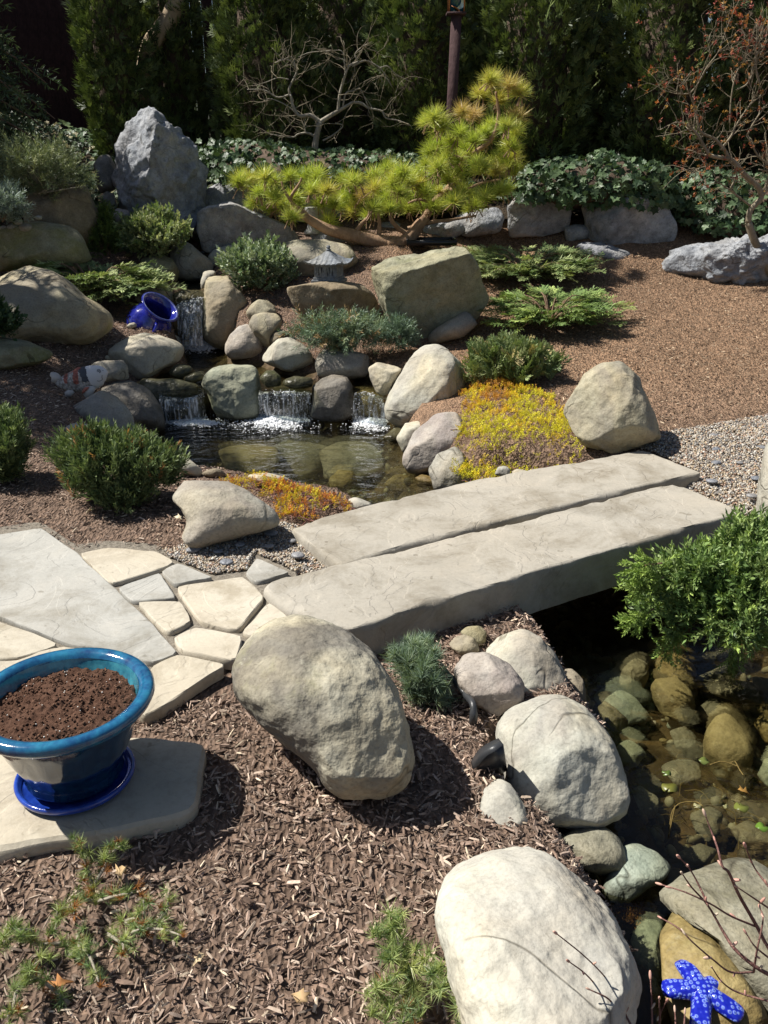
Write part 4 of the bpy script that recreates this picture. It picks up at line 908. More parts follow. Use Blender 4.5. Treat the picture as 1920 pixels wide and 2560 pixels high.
for poly, n, sd, size, z0, lab in ((GRAV_L, 15000, 3, .0064, .028, 'l'), (GRAV_R, 36000, 4, .0076, .012, 'r')):
    X, Y, r = scatter(poly, n, sd); k = len(X)
    V0, F0 = OCTA
    sz = size * r.uniform(.7, 1.45, (k, 1, 1)) * np.stack([r.uniform(.8, 1.3, k), r.uniform(.7, 1.1, k), r.uniform(.5, .8, k)], 1)[:, None, :]
    M = rand_rot(r, k) * sz
    Z = np.maximum(H(X, Y), np.where(in_poly(PATIO, X, Y), .028, -.02)) + z0 * .3 + r.uniform(0, .010, k)
    C = PAL[r.integers(0, len(PAL), k)] * r.uniform(.75, 1.15, (k, 1))
    W, FF, CC = stamp(V0, F0, M, np.stack([X, Y, Z], 1), C)
    g = obj('gravel', W, FF, gravel_m, col=CC, loc=(X.mean(), Y.mean(), 0))
    tag(g, 'tan river gravel between the boulder and the left bridge end' if lab == 'l' else 'tan river gravel beyond the right bridge end', 'gravel', kind='stuff')
dk = rock_mat('river_pebble', (.10, .105, .115), (.19, .195, .21), (.30, .31, .33), rough=.45, vein=.0)
def pebble(crop, p, rx, ry, lab, grp):
    w = hit(crop, p, .03); m = px_m(w[1]) * CROP[crop][2]
    r = np.random.default_rng(int(p[0])); V0, F0 = ico(3)
    V = V0 * (rx * m, rx * m * r.uniform(.7, .95), rx * m * .35); a = r.uniform(-.8, .8)
    V = V @ np.array([[math.cos(a), math.sin(a), 0], [-math.sin(a), math.cos(a), 0], [0, 0, 1]])
    V = V * (1 + .08 * fnoise(V0, 1.2, 2, p[0])[:, None]) + w + (0, 0, .012)
    o = obj('pebble', V, F0, dk, loc=w); tag(o, lab, 'pebble', grp)
for k, (x, y, rx) in enumerate([(1005, 497, 44), (1130, 507, 28), (1245, 470, 30), (1405, 410, 42), (1395, 480, 28), (1515, 452, 24), (1545, 527, 40), (1175, 562, 38)]):
    pebble('G', (x, y), rx, 0, 'smooth dark pebble in the left gravel, ' + ('leftmost, under the flat triangular boulder', 'small one right of the leftmost', 'middle one below the boulder tip', 'far one beside the orange sedum', 'small one between the far and near ones', 'small one against the far bridge slab', 'pale shiny one near the bridge slabs', 'large near one beside the paving')[k], 'dark pebbles in the left gravel')
for k, (x, y, rx) in enumerate([(1415, 960, 22), (1425, 1025, 24), (1425, 1085, 26), (1405, 1168, 28), (1605, 1155, 26), (1585, 1235, 26), (1235, 1025, 18), (1625, 1015, 22), (1330, 1000, 16), (1530, 1085, 16)]):
    pebble('F', (x, y), rx, 0, 'smooth dark pebble in the right gravel, ' + ('farthest from the bridge', 'second from the mulch edge', 'middle one of the row', 'near one beside the bridge end', 'near one beside the edge boulder', 'nearest to the near bridge slab', 'small one at the foot of the lone boulder', 'one by the right edge', 'small one between lone boulder and row', 'small one left of the edge boulder')[k], 'dark pebbles in the right gravel')
# ------------------------------------------------------------------ bark mulch
BRIDGES = [wpoly('P', [(566, 1267), (1452, 1043), (1607, 1104), (762, 1362)], .06)]
SLABP = wpoly('J', [(-120, 800), (300, 765), (880, 730), (1325, 770), (1300, 1110), (1260, 1215), (980, 1265), (540, 1360), (0, 1450), (-120, 1465)], .0)
def chips(name, poly, n, seed, lmin, lmax, wr, pal, lift, detail=True, tilt=.35):
    X, Y, r = scatter(poly, n, seed)
    bad = (in_poly(PATIO, X, Y) & (dist_poly(PATIO, X, Y) > .05)) | in_poly(SLABP, X, Y) | in_poly(GRAV_L, X, Y) | in_poly(GRAV_R, X, Y)
    Z = np.where(in_poly(PATIO, X, Y), .03, H(X, Y))
    bad |= in_poly(POOL, X, Y) | in_poly(MID, X, Y) | in_poly(TOP, X, Y)
    X, Y, Z = X[~bad], Y[~bad], Z[~bad]; k = len(X)
    L = lmin + (lmax - lmin) * r.beta(1.1, 3.4, k); Wd = L * r.uniform(wr[0], wr[1], k); Tk = np.minimum(Wd, .008) * r.uniform(.3, .7, k)
    if detail:      # splintered chip: two bent halves with a ridge, ragged ends
        V0 = np.array([(-.5, -.35, 0), (-.46, .3, 0), (0, -.5, 0), (0, .5, 0), (.5, -.25, 0), (.44, .35, 0), (-.42, 0, 1), (.02, .05, 1.15), (.4, 0, .9)])
        F0 = np.array([(0, 2, 7), (0, 7, 6), (2, 4, 8), (2, 8, 7), (1, 6, 7), (1, 7, 3), (3, 7, 8), (3, 8, 5), (0, 6, 1), (4, 5, 8)])
    else:
        V0 = np.array([(-.5, -.3, 0), (-.5, .3, 0), (.5, -.3, 0), (.5, .3, 0), (-.35, 0, 1), (.35, 0, 1)])
        F0 = np.array([(0, 2, 5), (0, 5, 4), (1, 4, 5), (1, 5, 3)])
    a = r.uniform(0, 2 * math.pi, k)
    pile = np.array([mnoise.fractal(Vector((x * 3.1, y * 3.1, seed)), 1, 2, 3) for x, y in zip(X, Y)])
    Xd = np.stack([np.cos(a), np.sin(a), r.normal(0, tilt, k)], 1)
    Zd = np.stack([r.normal(0, tilt, k), r.normal(0, tilt, k), np.ones(k)], 1)
    M = frames(Xd, Zd) * np.stack([L, Wd, Tk], 1)[:, None, :]
    C = pal[r.choice(len(pal), k, p=PW[:len(pal)] / PW[:len(pal)].sum())] * r.uniform(.6, 1.3, (k, 1)) * np.clip(1 + .35 * pile, .6, 1.45)[:, None]
    W, FF, CC = stamp(V0, F0, M, np.stack([X, Y, Z + r.uniform(-.002, lift, k) + .006 * pile], 1), C)
    g = obj(name, W, FF, MULCH, col=CC, loc=(X.mean(), Y.mean(), 0), smooth=False)
    return g
PW = np.array([.25, .24, .15, .19, .12, .05])
MULCH = attr_mat('bark_mulch', .85, .18, (220, .5, .002), (120, .6))
PALN = np.array([(.228, .158, .120), (.305, .222, .174), (.140, .096, .073), (.395, .302, .24), (.46, .365, .285), (.60, .49, .36)])
PALF = np.array([(.20, .133, .085), (.27, .187, .123), (.125, .08, .05), (.345, .25, .17), (.24, .157, .10), (.54, .43, .30)])
NEAR = [(-1.35, .75), (1.3, .75), (1.2, 2.0), (1.15, 3.3), (.4, 3.35), (-.2, 2.6), (-.6, 2.35), (-1.35, 2.2)]
g = chips('bark_mulch', NEAR, 48000, 11, .008, .052, (.12, .34), PALN, .016)
tag(g, 'dark brown shredded bark mulch covering the foreground bed', 'mulch', kind='stuff')
LEFTB = [(-2.6, 3.2), (-.9, 3.4), (-.6, 4.4), (-1.2, 5.3), (-1.5, 6.4), (-1.4, 7.6), (-2.2, 7.9), (-3.8, 7.2), (-3.4, 4.5)]
g = chips('bark_mulch', LEFTB, 30000, 12, .012, .055, (.14, .36), PALN, .014, detail=False)
tag(g, 'brown bark mulch on the left bank around the koi ornament', 'mulch', kind='stuff')
RIGHTB = [(.9, 5.2), (1.6, 4.6), (3.4, 4.6), (5.2, 7.0), (5.2, 9.5), (2.8, 9.6), (1.0, 9.4), (.8, 7.0)]
g = chips('bark_mulch', RIGHTB, 52000, 13, .012, .045, (.16, .4), PALF, .012, detail=False)
tag(g, 'sun-bleached bark mulch on the slope right of the stream', 'mulch', kind='stuff')
MIDB = [(-2.4, 7.4), (-.9, 7.3), (-.2, 6.9), (.9, 6.5), (1.2, 7.2), (1.0, 9.6), (-1.2, 9.8), (-2.6, 9.6)]
g = chips('bark_mulch', MIDB, 16000, 14, .015, .06, (.06, .2), np.array([(.30, .15, .075), (.38, .2, .1), (.2, .11, .06), (.26, .17, .1), (.42, .27, .15), (.5, .36, .22)]), .014, detail=False)
tag(g, 'reddish mulch and fallen pine needles around the lantern', 'mulch', kind='stuff')
# ------------------------------------------------------------------ water
def water_mat(name, tint, ripple, sc, bend=.35):
    t = NT(name); c = t.coord()
    v = t.scale(c, (1, 1.5, 1))
    b = t.bump(t.noise(v, sc, 4, .6, .8), ripple, .03)
    b = t.bump(t.noise(v, sc * 3.3, 3, .6), ripple * .5, .01, b)
    fr = t.add('ShaderNodeFresnel', i_IOR=1.33); t.l(b, fr.inputs['Normal'])
    gl = t.add('ShaderNodeBsdfGlossy', i_Roughness=.03); t.l(b, gl.inputs['Normal'])
    tr = t.add('ShaderNodeBsdfTransparent'); tr.inputs[0].default_value = (*tint, 1)
    rf = t.add('ShaderNodeBsdfRefraction', i_Roughness=0.0, i_IOR=1.33); rf.inputs[0].default_value = (*tint, 1); t.l(b, rf.inputs['Normal'])
    bd = t.add('ShaderNodeMixShader', i_0=bend); t.l(tr.outputs[0], bd.inputs[1]); t.l(rf.outputs[0], bd.inputs[2])
    mx = t.add('ShaderNodeMixShader'); t.l(fr.outputs[0], mx.inputs[0]); t.l(bd.outputs[0], mx.inputs[1]); t.l(gl.outputs[0], mx.inputs[2])
    t.l(mx.outputs[0], t.out.inputs['Surface'])
    return t.m

def sheet(name, poly, z, mat, step=.06):
    P = np.array(poly); lo, hi = P.min(0) - .02, P.max(0) + .02
    return None

def water_sheet(name, x0, x1, y0, y1, z, mat, clip=None, step=.05):
    gx = np.arange(x0, x1 + step, step); gy = np.arange(y0, y1 + step, step)
    X, Y = np.meshgrid(gx, gy); n = len(gx)
    I = np.arange(X.size).reshape(X.shape)
    F = np.stack([I[:-1, :-1], I[:-1, 1:], I[1:, 1:], I[1:, :-1]], -1).reshape(-1, 4)
    keep = np.ones(X.shape, bool)
    for cp in clip:
        pass
    keep = np.zeros(X.shape, bool)
    for cp in clip: keep |= in_poly(cp, X, Y) | (dist_poly(cp, X, Y) < step * 1.6)
    F = F[keep.ravel()[F].all(1)]
    V = np.stack([X.ravel(), Y.ravel(), np.full(X.size, z)], 1)
    used = np.unique(F); m = np.full(len(V), -1); m[used] = np.arange(len(used))
    o = obj(name, V[used], m[F], mat, loc=(0, 0, z)); tag(o, kind='structure'); return o
P_ = np.array(POOL)
pool_only = [p for p in [tuple(q) for q in POOL]]
still = water_mat('pond_water_still', (.93, .92, .76), .22, 7)
lively = water_mat('pond_water_lively', (.86, .88, .74), .55, 8)
SPLIT = wpoly('P', [(560, 1180), (1700, 900)], WZ)       # the bridge parts rippled pool from still pond
(sx0, sy0), (sx1, sy1) = SPLIT
near_side = [(sx0 - 3, sy0 - 0), (sx0, sy0), (sx1, sy1), (8, sy1), (8, .2), (sx0 - 3, .2)]
def clip_by(poly, near):
    a = np.array([sx0, sy0]); d = np.array([sx1 - sx0, sy1 - sy0])
    out = []
    n = len(poly)
    f = lambda p: (d[0] * (p[1] - a[1]) - d[1] * (p[0] - a[0])) * (-1 if near else 1)
    for i in range(n):
        p, q = np.array(poly[i]), np.array(poly[(i + 1) % n]); fp, fq = f(p), f(q)
        if fp >= 0: out.append(tuple(p))
        if fp * fq < 0: out.append(tuple(p + (q - p) * fp / (fp - fq)))
    return out
water_sheet('pond_water', -2.2, 4.5, .4, 7.2, WZ, still, [clip_by(POOL, True)], .04)
water_sheet('pool_water', -2.2, 4.5, .4, 7.2, WZ + .002, lively, [clip_by(POOL, False)], .04)
water_sheet('stream_water', -3, 1, 6, 9, MZ, lively, [MID], .03)
water_sheet('stream_water', -3, 0, 7.5, 10, TZ, lively, [TOP], .03)

def fall_mat():
    t = NT('falling_water'); c = t.coord()
    n = t.noise(t.scale(c, (34, 34, 1.6)), 1.0, 5, .7, .4)
    n2 = t.noise(t.scale(c, (150, 150, 22)), 1.0, 3, .6)
    f = t.math('ADD', t.math('MULTIPLY', n, .84), t.math('MULTIPLY', n2, .16))
    white = t.ramp(f, [(.49, (0, 0, 0)), (.65, (1, 1, 1))])
    t.b.inputs['Base Color'].default_value = (.86, .89, .93, 1); t.b.inputs['Roughness'].default_value = .25
    tr = t.add('ShaderNodeBsdfTransparent'); tr.inputs[0].default_value = (.72, .78, .84, 1)
    gl = t.add('ShaderNodeBsdfGlossy', i_Roughness=.06); b = t.bump(f, .9, .02); t.l(b, gl.inputs['Normal']); t.l(b, t.b.inputs['Normal'])
    m1 = t.add('ShaderNodeMixShader', i_0=.16); t.l(tr.outputs[0], m1.inputs[1]); t.l(gl.outputs[0], m1.inputs[2])
    m2 = t.add('ShaderNodeMixShader'); t.l(white, m2.inputs[0]); t.l(m1.outputs[0], m2.inputs[1]); t.l(t.b.outputs[0], m2.inputs[2])
    t.l(m2.outputs[0], t.out.inputs['Surface']); return t.m
FALL = fall_mat()
spray_m = plain_mat('spray_drops', (.92, .94, .97), .12)
foam_m = plain_mat('foam', (.88, .90, .92), .5)

def fall(lip, basep, label, throw=.05, nv=26, drops=500, seed=0, wid=.0):
    L = smooth_path(lip, 14); Bp = smooth_path(basep, 14)
    k = len(L); rs = np.random.default_rng(seed)
    V = []
    for j in range(nv):
        t = j / (nv - 1)
        row = L * (1 - t) + Bp * t
        row = row.copy(); row[:, 2] = L[:, 2] * (1 - t * t) + Bp[:, 2] * t * t
        s = min(1, t * 2.2); 
        row[:, 1] -= throw * math.sin(math.pi * .5 * min(1, t * 1.4)) * (1 - .4 * t)
        jit = np.array([mnoise.fractal(Vector((x * 18, j * .14, seed)), 1, 2, 3) for x in row[:, 0]])
        row[:, 1] += .014 * jit; V.append(row)
    V = np.concatenate(V)
    I = np.arange(nv * k).reshape(nv, k)
    F = np.stack([I[:-1, :-1], I[1:, :-1], I[1:, 1:], I[:-1, 1:]], -1).reshape(-1, 4)
    root = empty('waterfall', tuple(Bp[len(Bp) // 2])); tag(root, label, 'waterfall', 'waterfalls of the stream')
    cur = obj('water_curtain', V, F, FALL, root)
    idx = rs.integers(0, len(V), drops); T = V[idx] + rs.normal(0, .008, (drops, 3)) + np.array([0, -.012, 0])
    M = rand_rot(rs, drops) * (rs.uniform(.0015, .004, (drops, 1, 1)))
    W, FF, _ = stamp(*ico(1), M, T)
    d = obj('spray', W, FF, spray_m, cur); d['kind'] = 'stuff'
    return root

fall([at_y('P', p, y) for p, y in (((384, 641), 8.22), ((400, 643), 8.2), ((420, 641), 8.2), ((441, 642), 8.22))],
     [at_y('P', p, y) for p, y in (((388, 742), 8.05), ((405, 746), 8.0), ((422, 747), 8.0), ((440, 745), 8.05))], 'narrow upper waterfall dropping between two upright boulders', seed=1, drops=120)
fall([at_y('P', p, y) for p, y in (((345, 850), 6.62), ((375, 858), 6.58), ((410, 858), 6.56), ((442, 846), 6.6))],
     [at_z('P', p, WZ) for p in ((352, 912), (385, 913), (420, 910), (448, 903))], 'broad dark waterfall left of the blocky green-grey boulder', throw=.06, seed=2, drops=50)
fall([at_y('P', p, y) for p, y in (((560, 848), 6.62), ((590, 845), 6.6), ((630, 845), 6.6), ((672, 848), 6.62))],
     [at_z('P', p, WZ) for p in ((562, 903), (595, 907), (635, 907), (672, 903))], 'sparkling central waterfall between green-grey and charcoal blocks', throw=.07, seed=3, drops=240)
fall([at_y('P', p, y) for p, y in (((766, 850), 6.5), ((785, 846), 6.5), ((805, 850), 6.5), ((826, 858), 6.5))],
     [at_z('P', p, WZ) for p in ((762, 908), (785, 912), (810, 915), (836, 918))], 'thin trickling waterfall between charcoal block and big cream boulder', throw=.08, seed=4, drops=120)

def foam(crop, cx, cy, rx, ry, z, n, seed, label, hmax=.05):
    r = np.random.default_rng(seed)
    a = r.uniform(0, 2 * math.pi, n); q = np.abs(r.normal(0, .5, n)); q = np.minimum(q, 1.5)
    px = cx + rx * q * np.cos(a); py = cy + ry * q * np.sin(a)
    T = np.array([at_z(crop, (x, y), z) for x, y in zip(px, py)])
    pt_ = np.array([mnoise.fractal(Vector((p[0] * 9, p[1] * 9, seed)), 1, 2, 3) for p in T]); kp_ = pt_ + r.uniform(-.3, .5, n) - .35 * q > -.38
    T, q = T[kp_], q[kp_]; n = len(T)
    dens = np.exp(-q * 1.8)
    T[:, 2] += hmax * dens * r.uniform(0, 1, n) ** 1.6
    s = r.uniform(.004, .014, n) * (.45 + .9 * dens)
    M = rand_rot(r, n) * s[:, None, None]; M[:, 2, :] *= .6
    W, FF, _ = stamp(*OCTA, M * 1.15, T)
    o = obj('foam', W, FF, foam_m, loc=tuple(T.mean(0))); tag(o, label, 'foam', kind='stuff')
foam('E', 262, 796, 130, 34, MZ + .01, 5600, 1, 'white foam below the upper waterfall', .13)
foam('E', 740, 1280, 260, 62, WZ, 5200, 2, 'white foam below the central waterfall', .04)
foam('D', 1250, 1285, 240, 34, WZ, 2800, 3, 'white foam line below the broad left waterfall', .02)
foam('E', 1370, 1285, 160, 66, WZ, 2800, 4, 'white foam below the trickling waterfall', .03)
foam('E', 470, 1240, 120, 26, WZ, 600, 5, 'foam flecks at the foot of the blocky green-grey boulder', .02)
# ------------------------------------------------------------------ plant building blocks
def rhomb(o, d, w, up=(0, 0, 1), L=1.0):
    """one narrow leaf: o base, d direction, w half width"""
    o = np.array(o, float); d = unit(np.array(d, float)); s = unit(np.cross(d, up) + 1e-6) * w
    return np.array([o, o + d * L * .45 + s, o + d * L, o + d * L * .45 - s]), np.array([(0, 1, 2), (0, 2, 3)])

def build_template(leaves):
    V, F, _ = join(leaves); return V, F

def t_feather(pairs=8, ang=38, l0=.40, w=.035, seed=0, flat=.25, sub=True):
    r = np.random.default_rng(seed); L = []
    L.append(rhomb((0, 0, 0), (1, 0, 0), .016, L=1.0))
    for i in range(pairs):
        t = .10 + .85 * i / pairs; ln = l0 * (1 - .62 * t) * r.uniform(.8, 1.2)
        for s in (-1, 1):
            a = math.radians(ang + r.uniform(-8, 8))
            d = np.array([math.cos(a), s * math.sin(a), r.normal(0, flat)]); d = unit(d); o = np.array([t, 0, 0])
            L.append(rhomb(o, d, w * .7, (0, 0, 1), ln))
            if sub:
                for k in (.45,):
                    a2 = a - s * 0; dd = unit(np.array([math.cos(a * .2), s * math.sin(a * .2), r.normal(0, flat)]))
                    L.append(rhomb(o + d * ln * k, dd, w * .6, (0, 0, 1), ln * .42))
    return build_template(L)

def t_bottle(n=34, l=.22, w=.012, seed=0, ang=55, up=.0):
    """needles all round a stem"""
    r = np.random.default_rng(seed); L = [rhomb((0, 0, 0), (1, 0, 0), .014)]
    for i in range(n):
        t = .04 + .96 * i / n; b = r.uniform(0, 2 * math.pi); a = math.radians(ang * (1 - .55 * t ** 3) + r.uniform(-10, 10))
        d = np.array([math.cos(a), math.sin(a) * math.cos(b), math.sin(a) * math.sin(b) + up])
        L.append(rhomb((t, 0, 0), d, w, r.normal(size=3), l * r.uniform(.75, 1.15)))
    return build_template(L)

def t_tuft(n=64, w=.010, seed=0, spread=78):
    r = np.random.default_rng(seed); V, F = [], []
    for i in range(n):
        a = math.radians(spread) * math.sqrt(r.uniform(0, 1)); b = r.uniform(0, 2 * math.pi)
        d = np.array([math.cos(a), math.sin(a) * math.cos(b), math.sin(a) * math.sin(b)]); s = unit(np.cross(d, r.normal(size=3))) * w
        o = np.array([-.12 + .2 * r.uniform(), 0, 0]); ln = r.uniform(.75, 1.05)
        k = len(V); V += [o - s, o + s, o + d * ln]; F.append((k, k + 1, k + 2))
    return np.array(V), np.array(F)

def t_sprig(n=11, l=.24, w=.07, seed=0):
    """twig with small oval leaves"""
    r = np.random.default_rng(seed); L = [rhomb((0, 0, 0), (1, 0, 0), .012)]
    for i in range(n):
        t = .15 + .85 * i / n; b = i * 2.4; a = math.radians(r.uniform(35, 70) * (1 - .4 * t))
        d = np.array([math.cos(a), math.sin(a) * math.cos(b), math.sin(a) * math.sin(b)])
        L.append(rhomb((t, 0, 0), d, w * r.uniform(.8, 1.2), r.normal(size=3), l * r.uniform(.8, 1.15)))
    return build_template(L)

def t_sedum(seed=0):
    r = np.random.default_rng(seed); L = []
    for i in range(15):
        t = .05 + .95 * (i / 15); b = i * 2.4; a = math.radians(78 - 50 * t)
        d = np.array([math.cos(a), math.sin(a) * math.cos(b), math.sin(a) * math.sin(b)])
        L.append(rhomb((t, 0, 0), d, .055, np.cross(d, (1, 0, 0)), .34 * (1 - .35 * t)))
    return build_template(L)

def t_fan(seed=0):
    """flat arborvitae spray"""
    r = np.random.default_rng(seed); L = []
    for i in range(5):
        a = math.radians(-44 + 88 * i / 4 + r.uniform(-6, 6)); d = np.array([math.cos(a), math.sin(a), r.normal(0, .15)])
        ln = r.uniform(.75, 1.05) * (1 - .28 * abs(i - 2) / 2)
        L.append(rhomb((0, 0, 0), d, .055, (0, 0, 1), ln))
        s = 1 if i % 2 else -1
        e = math.radians(30) * s; d2 = np.array([d[0] * math.cos(e) - d[1] * math.sin(e), d[0] * math.sin(e) + d[1] * math.cos(e), r.normal(0, .2)])
        L.append(rhomb(d * ln * .45, d2, .045, (0, 0, 1), ln * .45))
    return build_template(L)

def t_ivy(seed=0):
    pts = [(0, 0), (.18, .34), (.10, .52), (.42, .40), (.55, .58), (.62, .22), (1.0, 0), (.62, -.22), (.55, -.58), (.42, -.40), (.10, -.52), (.18, -.34)]
    r = np.random.default_rng(seed)
    V = [(p[0], p[1], .10 * abs(p[1]) - .10 * p[0] ** 2 + r.normal(0, .03)) for p in pts] + [(.38, 0, -.02)]
    c = len(pts); return np.array(V), np.array([(i, (i + 1) % c, c) for i in range(c)])

FEATH = [t_feather(8, 38, .44, .042, s) for s in range(3)]
FEATHS = [t_feather(7, 42, .45, .05, s, sub=False) for s in range(3)]
CORD = [t_bottle(21, .24, .026, s, 42) for s in range(3)]
SPRUCE = [t_bottle(31, .20, .015, s, 62) for s in range(3)]
BOUGH = [t_bottle(22, .22, .022, s, 62) for s in range(3)]
SPRIG = [t_sprig(12, .26, .075, s) for s in range(3)]
YEW = [t_sprig(20, .20, .036, s) for s in range(3)]
SED = [t_sedum(s) for s in range(2)]
FAN = [t_fan(s) for s in range(3)]
TUFT = [t_tuft(46, .018, s, 88) for s in range(3)]
IVY = [t_ivy(s) for s in range(3)]
LM = {'conifer': leaf_mat('conifer_leaf', .55, .18, .3), 'glossy': leaf_mat('glossy_leaf', .46, .2, .3), 'soft': leaf_mat('soft_leaf', .6, .3, .25), 'needle': leaf_mat('pine_needle', .45, .3, .4)}
BARK = {'brown': bark_mat('bark_brown', (.11, .068, .042), (.26, .17, .11)), 'pine': bark_mat('bark_pine', (.20, .12, .07), (.42, .28, .18)), 'grey': bark_mat('bark_grey', (.17, .15, .115), (.40, .36, .29)),
        'dark': bark_mat('bark_dark', (.05, .035, .025), (.12, .085, .06)), 'red': bark_mat('bark_red', (.11, .045, .04), (.25, .12, .10)), 'maple': bark_mat('bark_maple', (.16, .13, .085), (.36, .31, .22))}

def surf_samples(V, F, n, r, down=-.35):
    A, Bv, Cv = V[F[:, 0]], V[F[:, 1]], V[F[:, 2]]
    N = np.cross(Bv - A, Cv - A); ar = np.linalg.norm(N, axis=1); N = N / ar[:, None]
    w = ar * (N[:, 2] > down)
    i = r.choice(len(F), n, p=w / w.sum()); u, v = r.uniform(size=(2, n)); k = u + v > 1; u[k], v[k] = 1 - u[k], 1 - v[k]
    return A[i] + u[:, None] * (Bv[i] - A[i]) + v[:, None] * (Cv[i] - A[i]), N[i]

def lay(templates, T, X, Z, size, C, mat, name, parent, grad=(.75, 1.15), loc=None, groupz=None):
    """place templates at T pointing along X"""
    k = len(T); r = np.random.default_rng(k); which = r.integers(0, len(templates), k); parts = []
    M = frames(X, Z) * np.asarray(size).reshape(-1, 1, 1)
    for j, (V0, F0) in enumerate(templates):
        m = which == j
        if m.any():
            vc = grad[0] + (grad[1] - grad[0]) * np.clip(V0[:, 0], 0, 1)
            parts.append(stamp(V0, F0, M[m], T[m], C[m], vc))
    V, F, CC = join(parts)
    return obj(name, V, F, mat, parent, col=CC, loc=loc, smooth=False)

def palette(r, k, cols, jit=.2):
    cols = np.array(cols); a = cols[r.integers(0, len(cols), k)]; b = cols[r.integers(0, len(cols), k)]; t = r.uniform(0, 1, (k, 1))
    return (a * t + b * (1 - t)) * r.uniform(1 - jit, 1 + jit, (k, 1))

def shrub(name, label, crop, poly, tmpl, n, size, cols, mat='conifer', seed=1, up=.4, out=.6, rnd=.45, inner=.55, cat='shrub', group=None, grad=(.7, 1.2), stem='brown', nst=14, drape=0.0, tip=None, sub=4, part='foliage', shell=.9, **kw):
    V, F, base, rm, (C, R, U, N) = hull(crop, poly, sub=sub, **kw)
    r = np.random.default_rng(seed)
    Q = C + (V - C) * shell
    Q = Q + unit(Q - C) * (fnoise(V - C, 2.2 / rm, 3, seed) * .42 * rm)[:, None]
    T, Nn = surf_samples(Q, F, n, r)
    dep = r.uniform(0, 1, n) ** 1.6
    T = C + (T - C) * (1 - (1 - inner) * dep)[:, None]
    foot = np.array([C[0], C[1], min(base[2], C[2] - .3 * rm)])
    rad = unit(T - foot)
    X = unit(Nn * .35 + rad * out + np.array([0, 0, up]) + r.normal(0, rnd, (n, 3)) - np.array([0, 0, drape]))
    Z = unit(Nn + np.array([0, 0, .8]) + r.normal(0, .3, (n, 3)))
    L = size * r.uniform(.6, 1.55, n)
    T = T - X * (L * .55)[:, None]
    g = H(T[:, 0], T[:, 1]); T[:, 2] = np.maximum(T[:, 2], g + .01) if drape == 0 else T[:, 2]
    root = empty(name, tuple(foot)); tag(root, label, cat, group)
    CC = palette(r, n, cols)
    if tip is not None:
        m = r.uniform(size=n) < tip[0]; CC[m] = np.array(tip[1]) * r.uniform(.8, 1.2, (m.sum(), 1))
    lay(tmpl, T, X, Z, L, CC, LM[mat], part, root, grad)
    if nst:
        st = []
        idx = r.choice(n, nst, replace=False)
        for i in idx:
            p1 = T[i]; mid = foot * .5 + p1 * .5 + np.array([0, 0, .06 * rm]) + r.normal(0, .04 * rm, 3)
            st.append(tube(smooth_path([foot + r.normal(0, .05 * rm, 3) * (1, 1, .2), mid, p1], 4), np.linspace(.010, .003, 9) * max(.5, rm * 2.2), 5))
        W, FF, _ = join(st); o = obj('stems', W, FF, BARK[stem], root)
    return root
# ------------------------------------------------------------------ shrubs
JUN = [(.20, .27, .10), (.28, .34, .14), (.13, .19, .07), (.34, .39, .17)]
JUND = [(.105, .15, .06), (.15, .20, .085), (.06, .095, .04), (.21, .26, .11)]
def spreader(label, crop, poly, dist, cols, seed, arms=34, h=.20, flen=.24, ky=.62, tip=None, per=11, lift=.0):
    """low juniper: arching arms radiate from the middle, each feathered on both sides"""
    sp = np.array([S(crop, p) for p in poly]); cx, cy = (sp.max(0) + sp.min(0)) / 2
    c = at_y('S', (cx, sp[:, 1].max() - .30 * np.ptp(sp[:, 1])), dist); rx = np.ptp(sp[:, 0]) / 2 * dist * 1.03 / FPX; c[2] = H(c[0], c[1])
    r = np.random.default_rng(seed); T, X, Z, L, st = [], [], [], [], []
    for k in range(arms):
        a = k * 2.39996 + r.uniform(-.2, .2); u = .45 + .6 * math.sqrt((k + .5) / arms); u *= r.uniform(.85, 1.1)
        e = np.array([rx * math.cos(a) * u, rx * ky * math.sin(a) * u, 0]); hh = h * (1.25 - .55 * u) * r.uniform(.7, 1.25)
        P = []
        for t in np.linspace(0, 1, 9):
            q = c + e * t; q[2] = max(H(q[0], q[1]), c[2] - .25) + .03 + hh * math.sin(min(1, t * 1.25) * math.pi * .5) - .35 * hh * max(0, t - .6) + lift * (1 - t); P.append(q)
        P = np.array(P); st.append(tube(P, np.linspace(.011, .003, 9), 5, False)); d = unit(e)
        side = np.array([-d[1], d[0], 0])
        for m in range(per):
            t = .22 + .78 * m / (per - 1); i = min(7, int(t * 8)); q = P[i] + (P[i + 1] - P[i]) * (t * 8 - i); s_ = (-1) ** m
            dirn = d * r.uniform(.6, 1.0) + side * s_ * r.uniform(.25, .85) * (1 - .55 * t) + np.array([0, 0, r.uniform(-.12, .30)])
            T.append(q); X.append(dirn); Z.append(np.array([0, 0, 1]) + r.normal(0, .28, 3)); L.append(flen * r.uniform(.65, 1.2) * (1 - .25 * t))
    T, X, Z, L = map(np.array, (T, X, Z, L)); k = len(T); C = palette(r, k, cols)
    if tip is not None: m = r.uniform(size=k) < tip[0]; C[m] = np.array(tip[1]) * r.uniform(.8, 1.2, (m.sum(), 1))
    root = empty('juniper', tuple(c)); tag(root, label, 'shrub', 'spreading junipers')
    lay(FEATH, T, X, Z, L, C, LM['conifer'], 'foliage', root, (.65, 1.3)); W, FF, _ = join(st); obj('stems', W, FF, BARK['brown'], root)
spreader('feathery light green juniper spreading above the huge tan boulder', 'P', [(50, 575), (175, 525), (352, 590), (330, 640), (150, 610)], 8.2, JUN, 2, arms=60, h=.30, flen=.28, ky=.62, tip=(.2, (.36, .40, .17)), lift=.05)
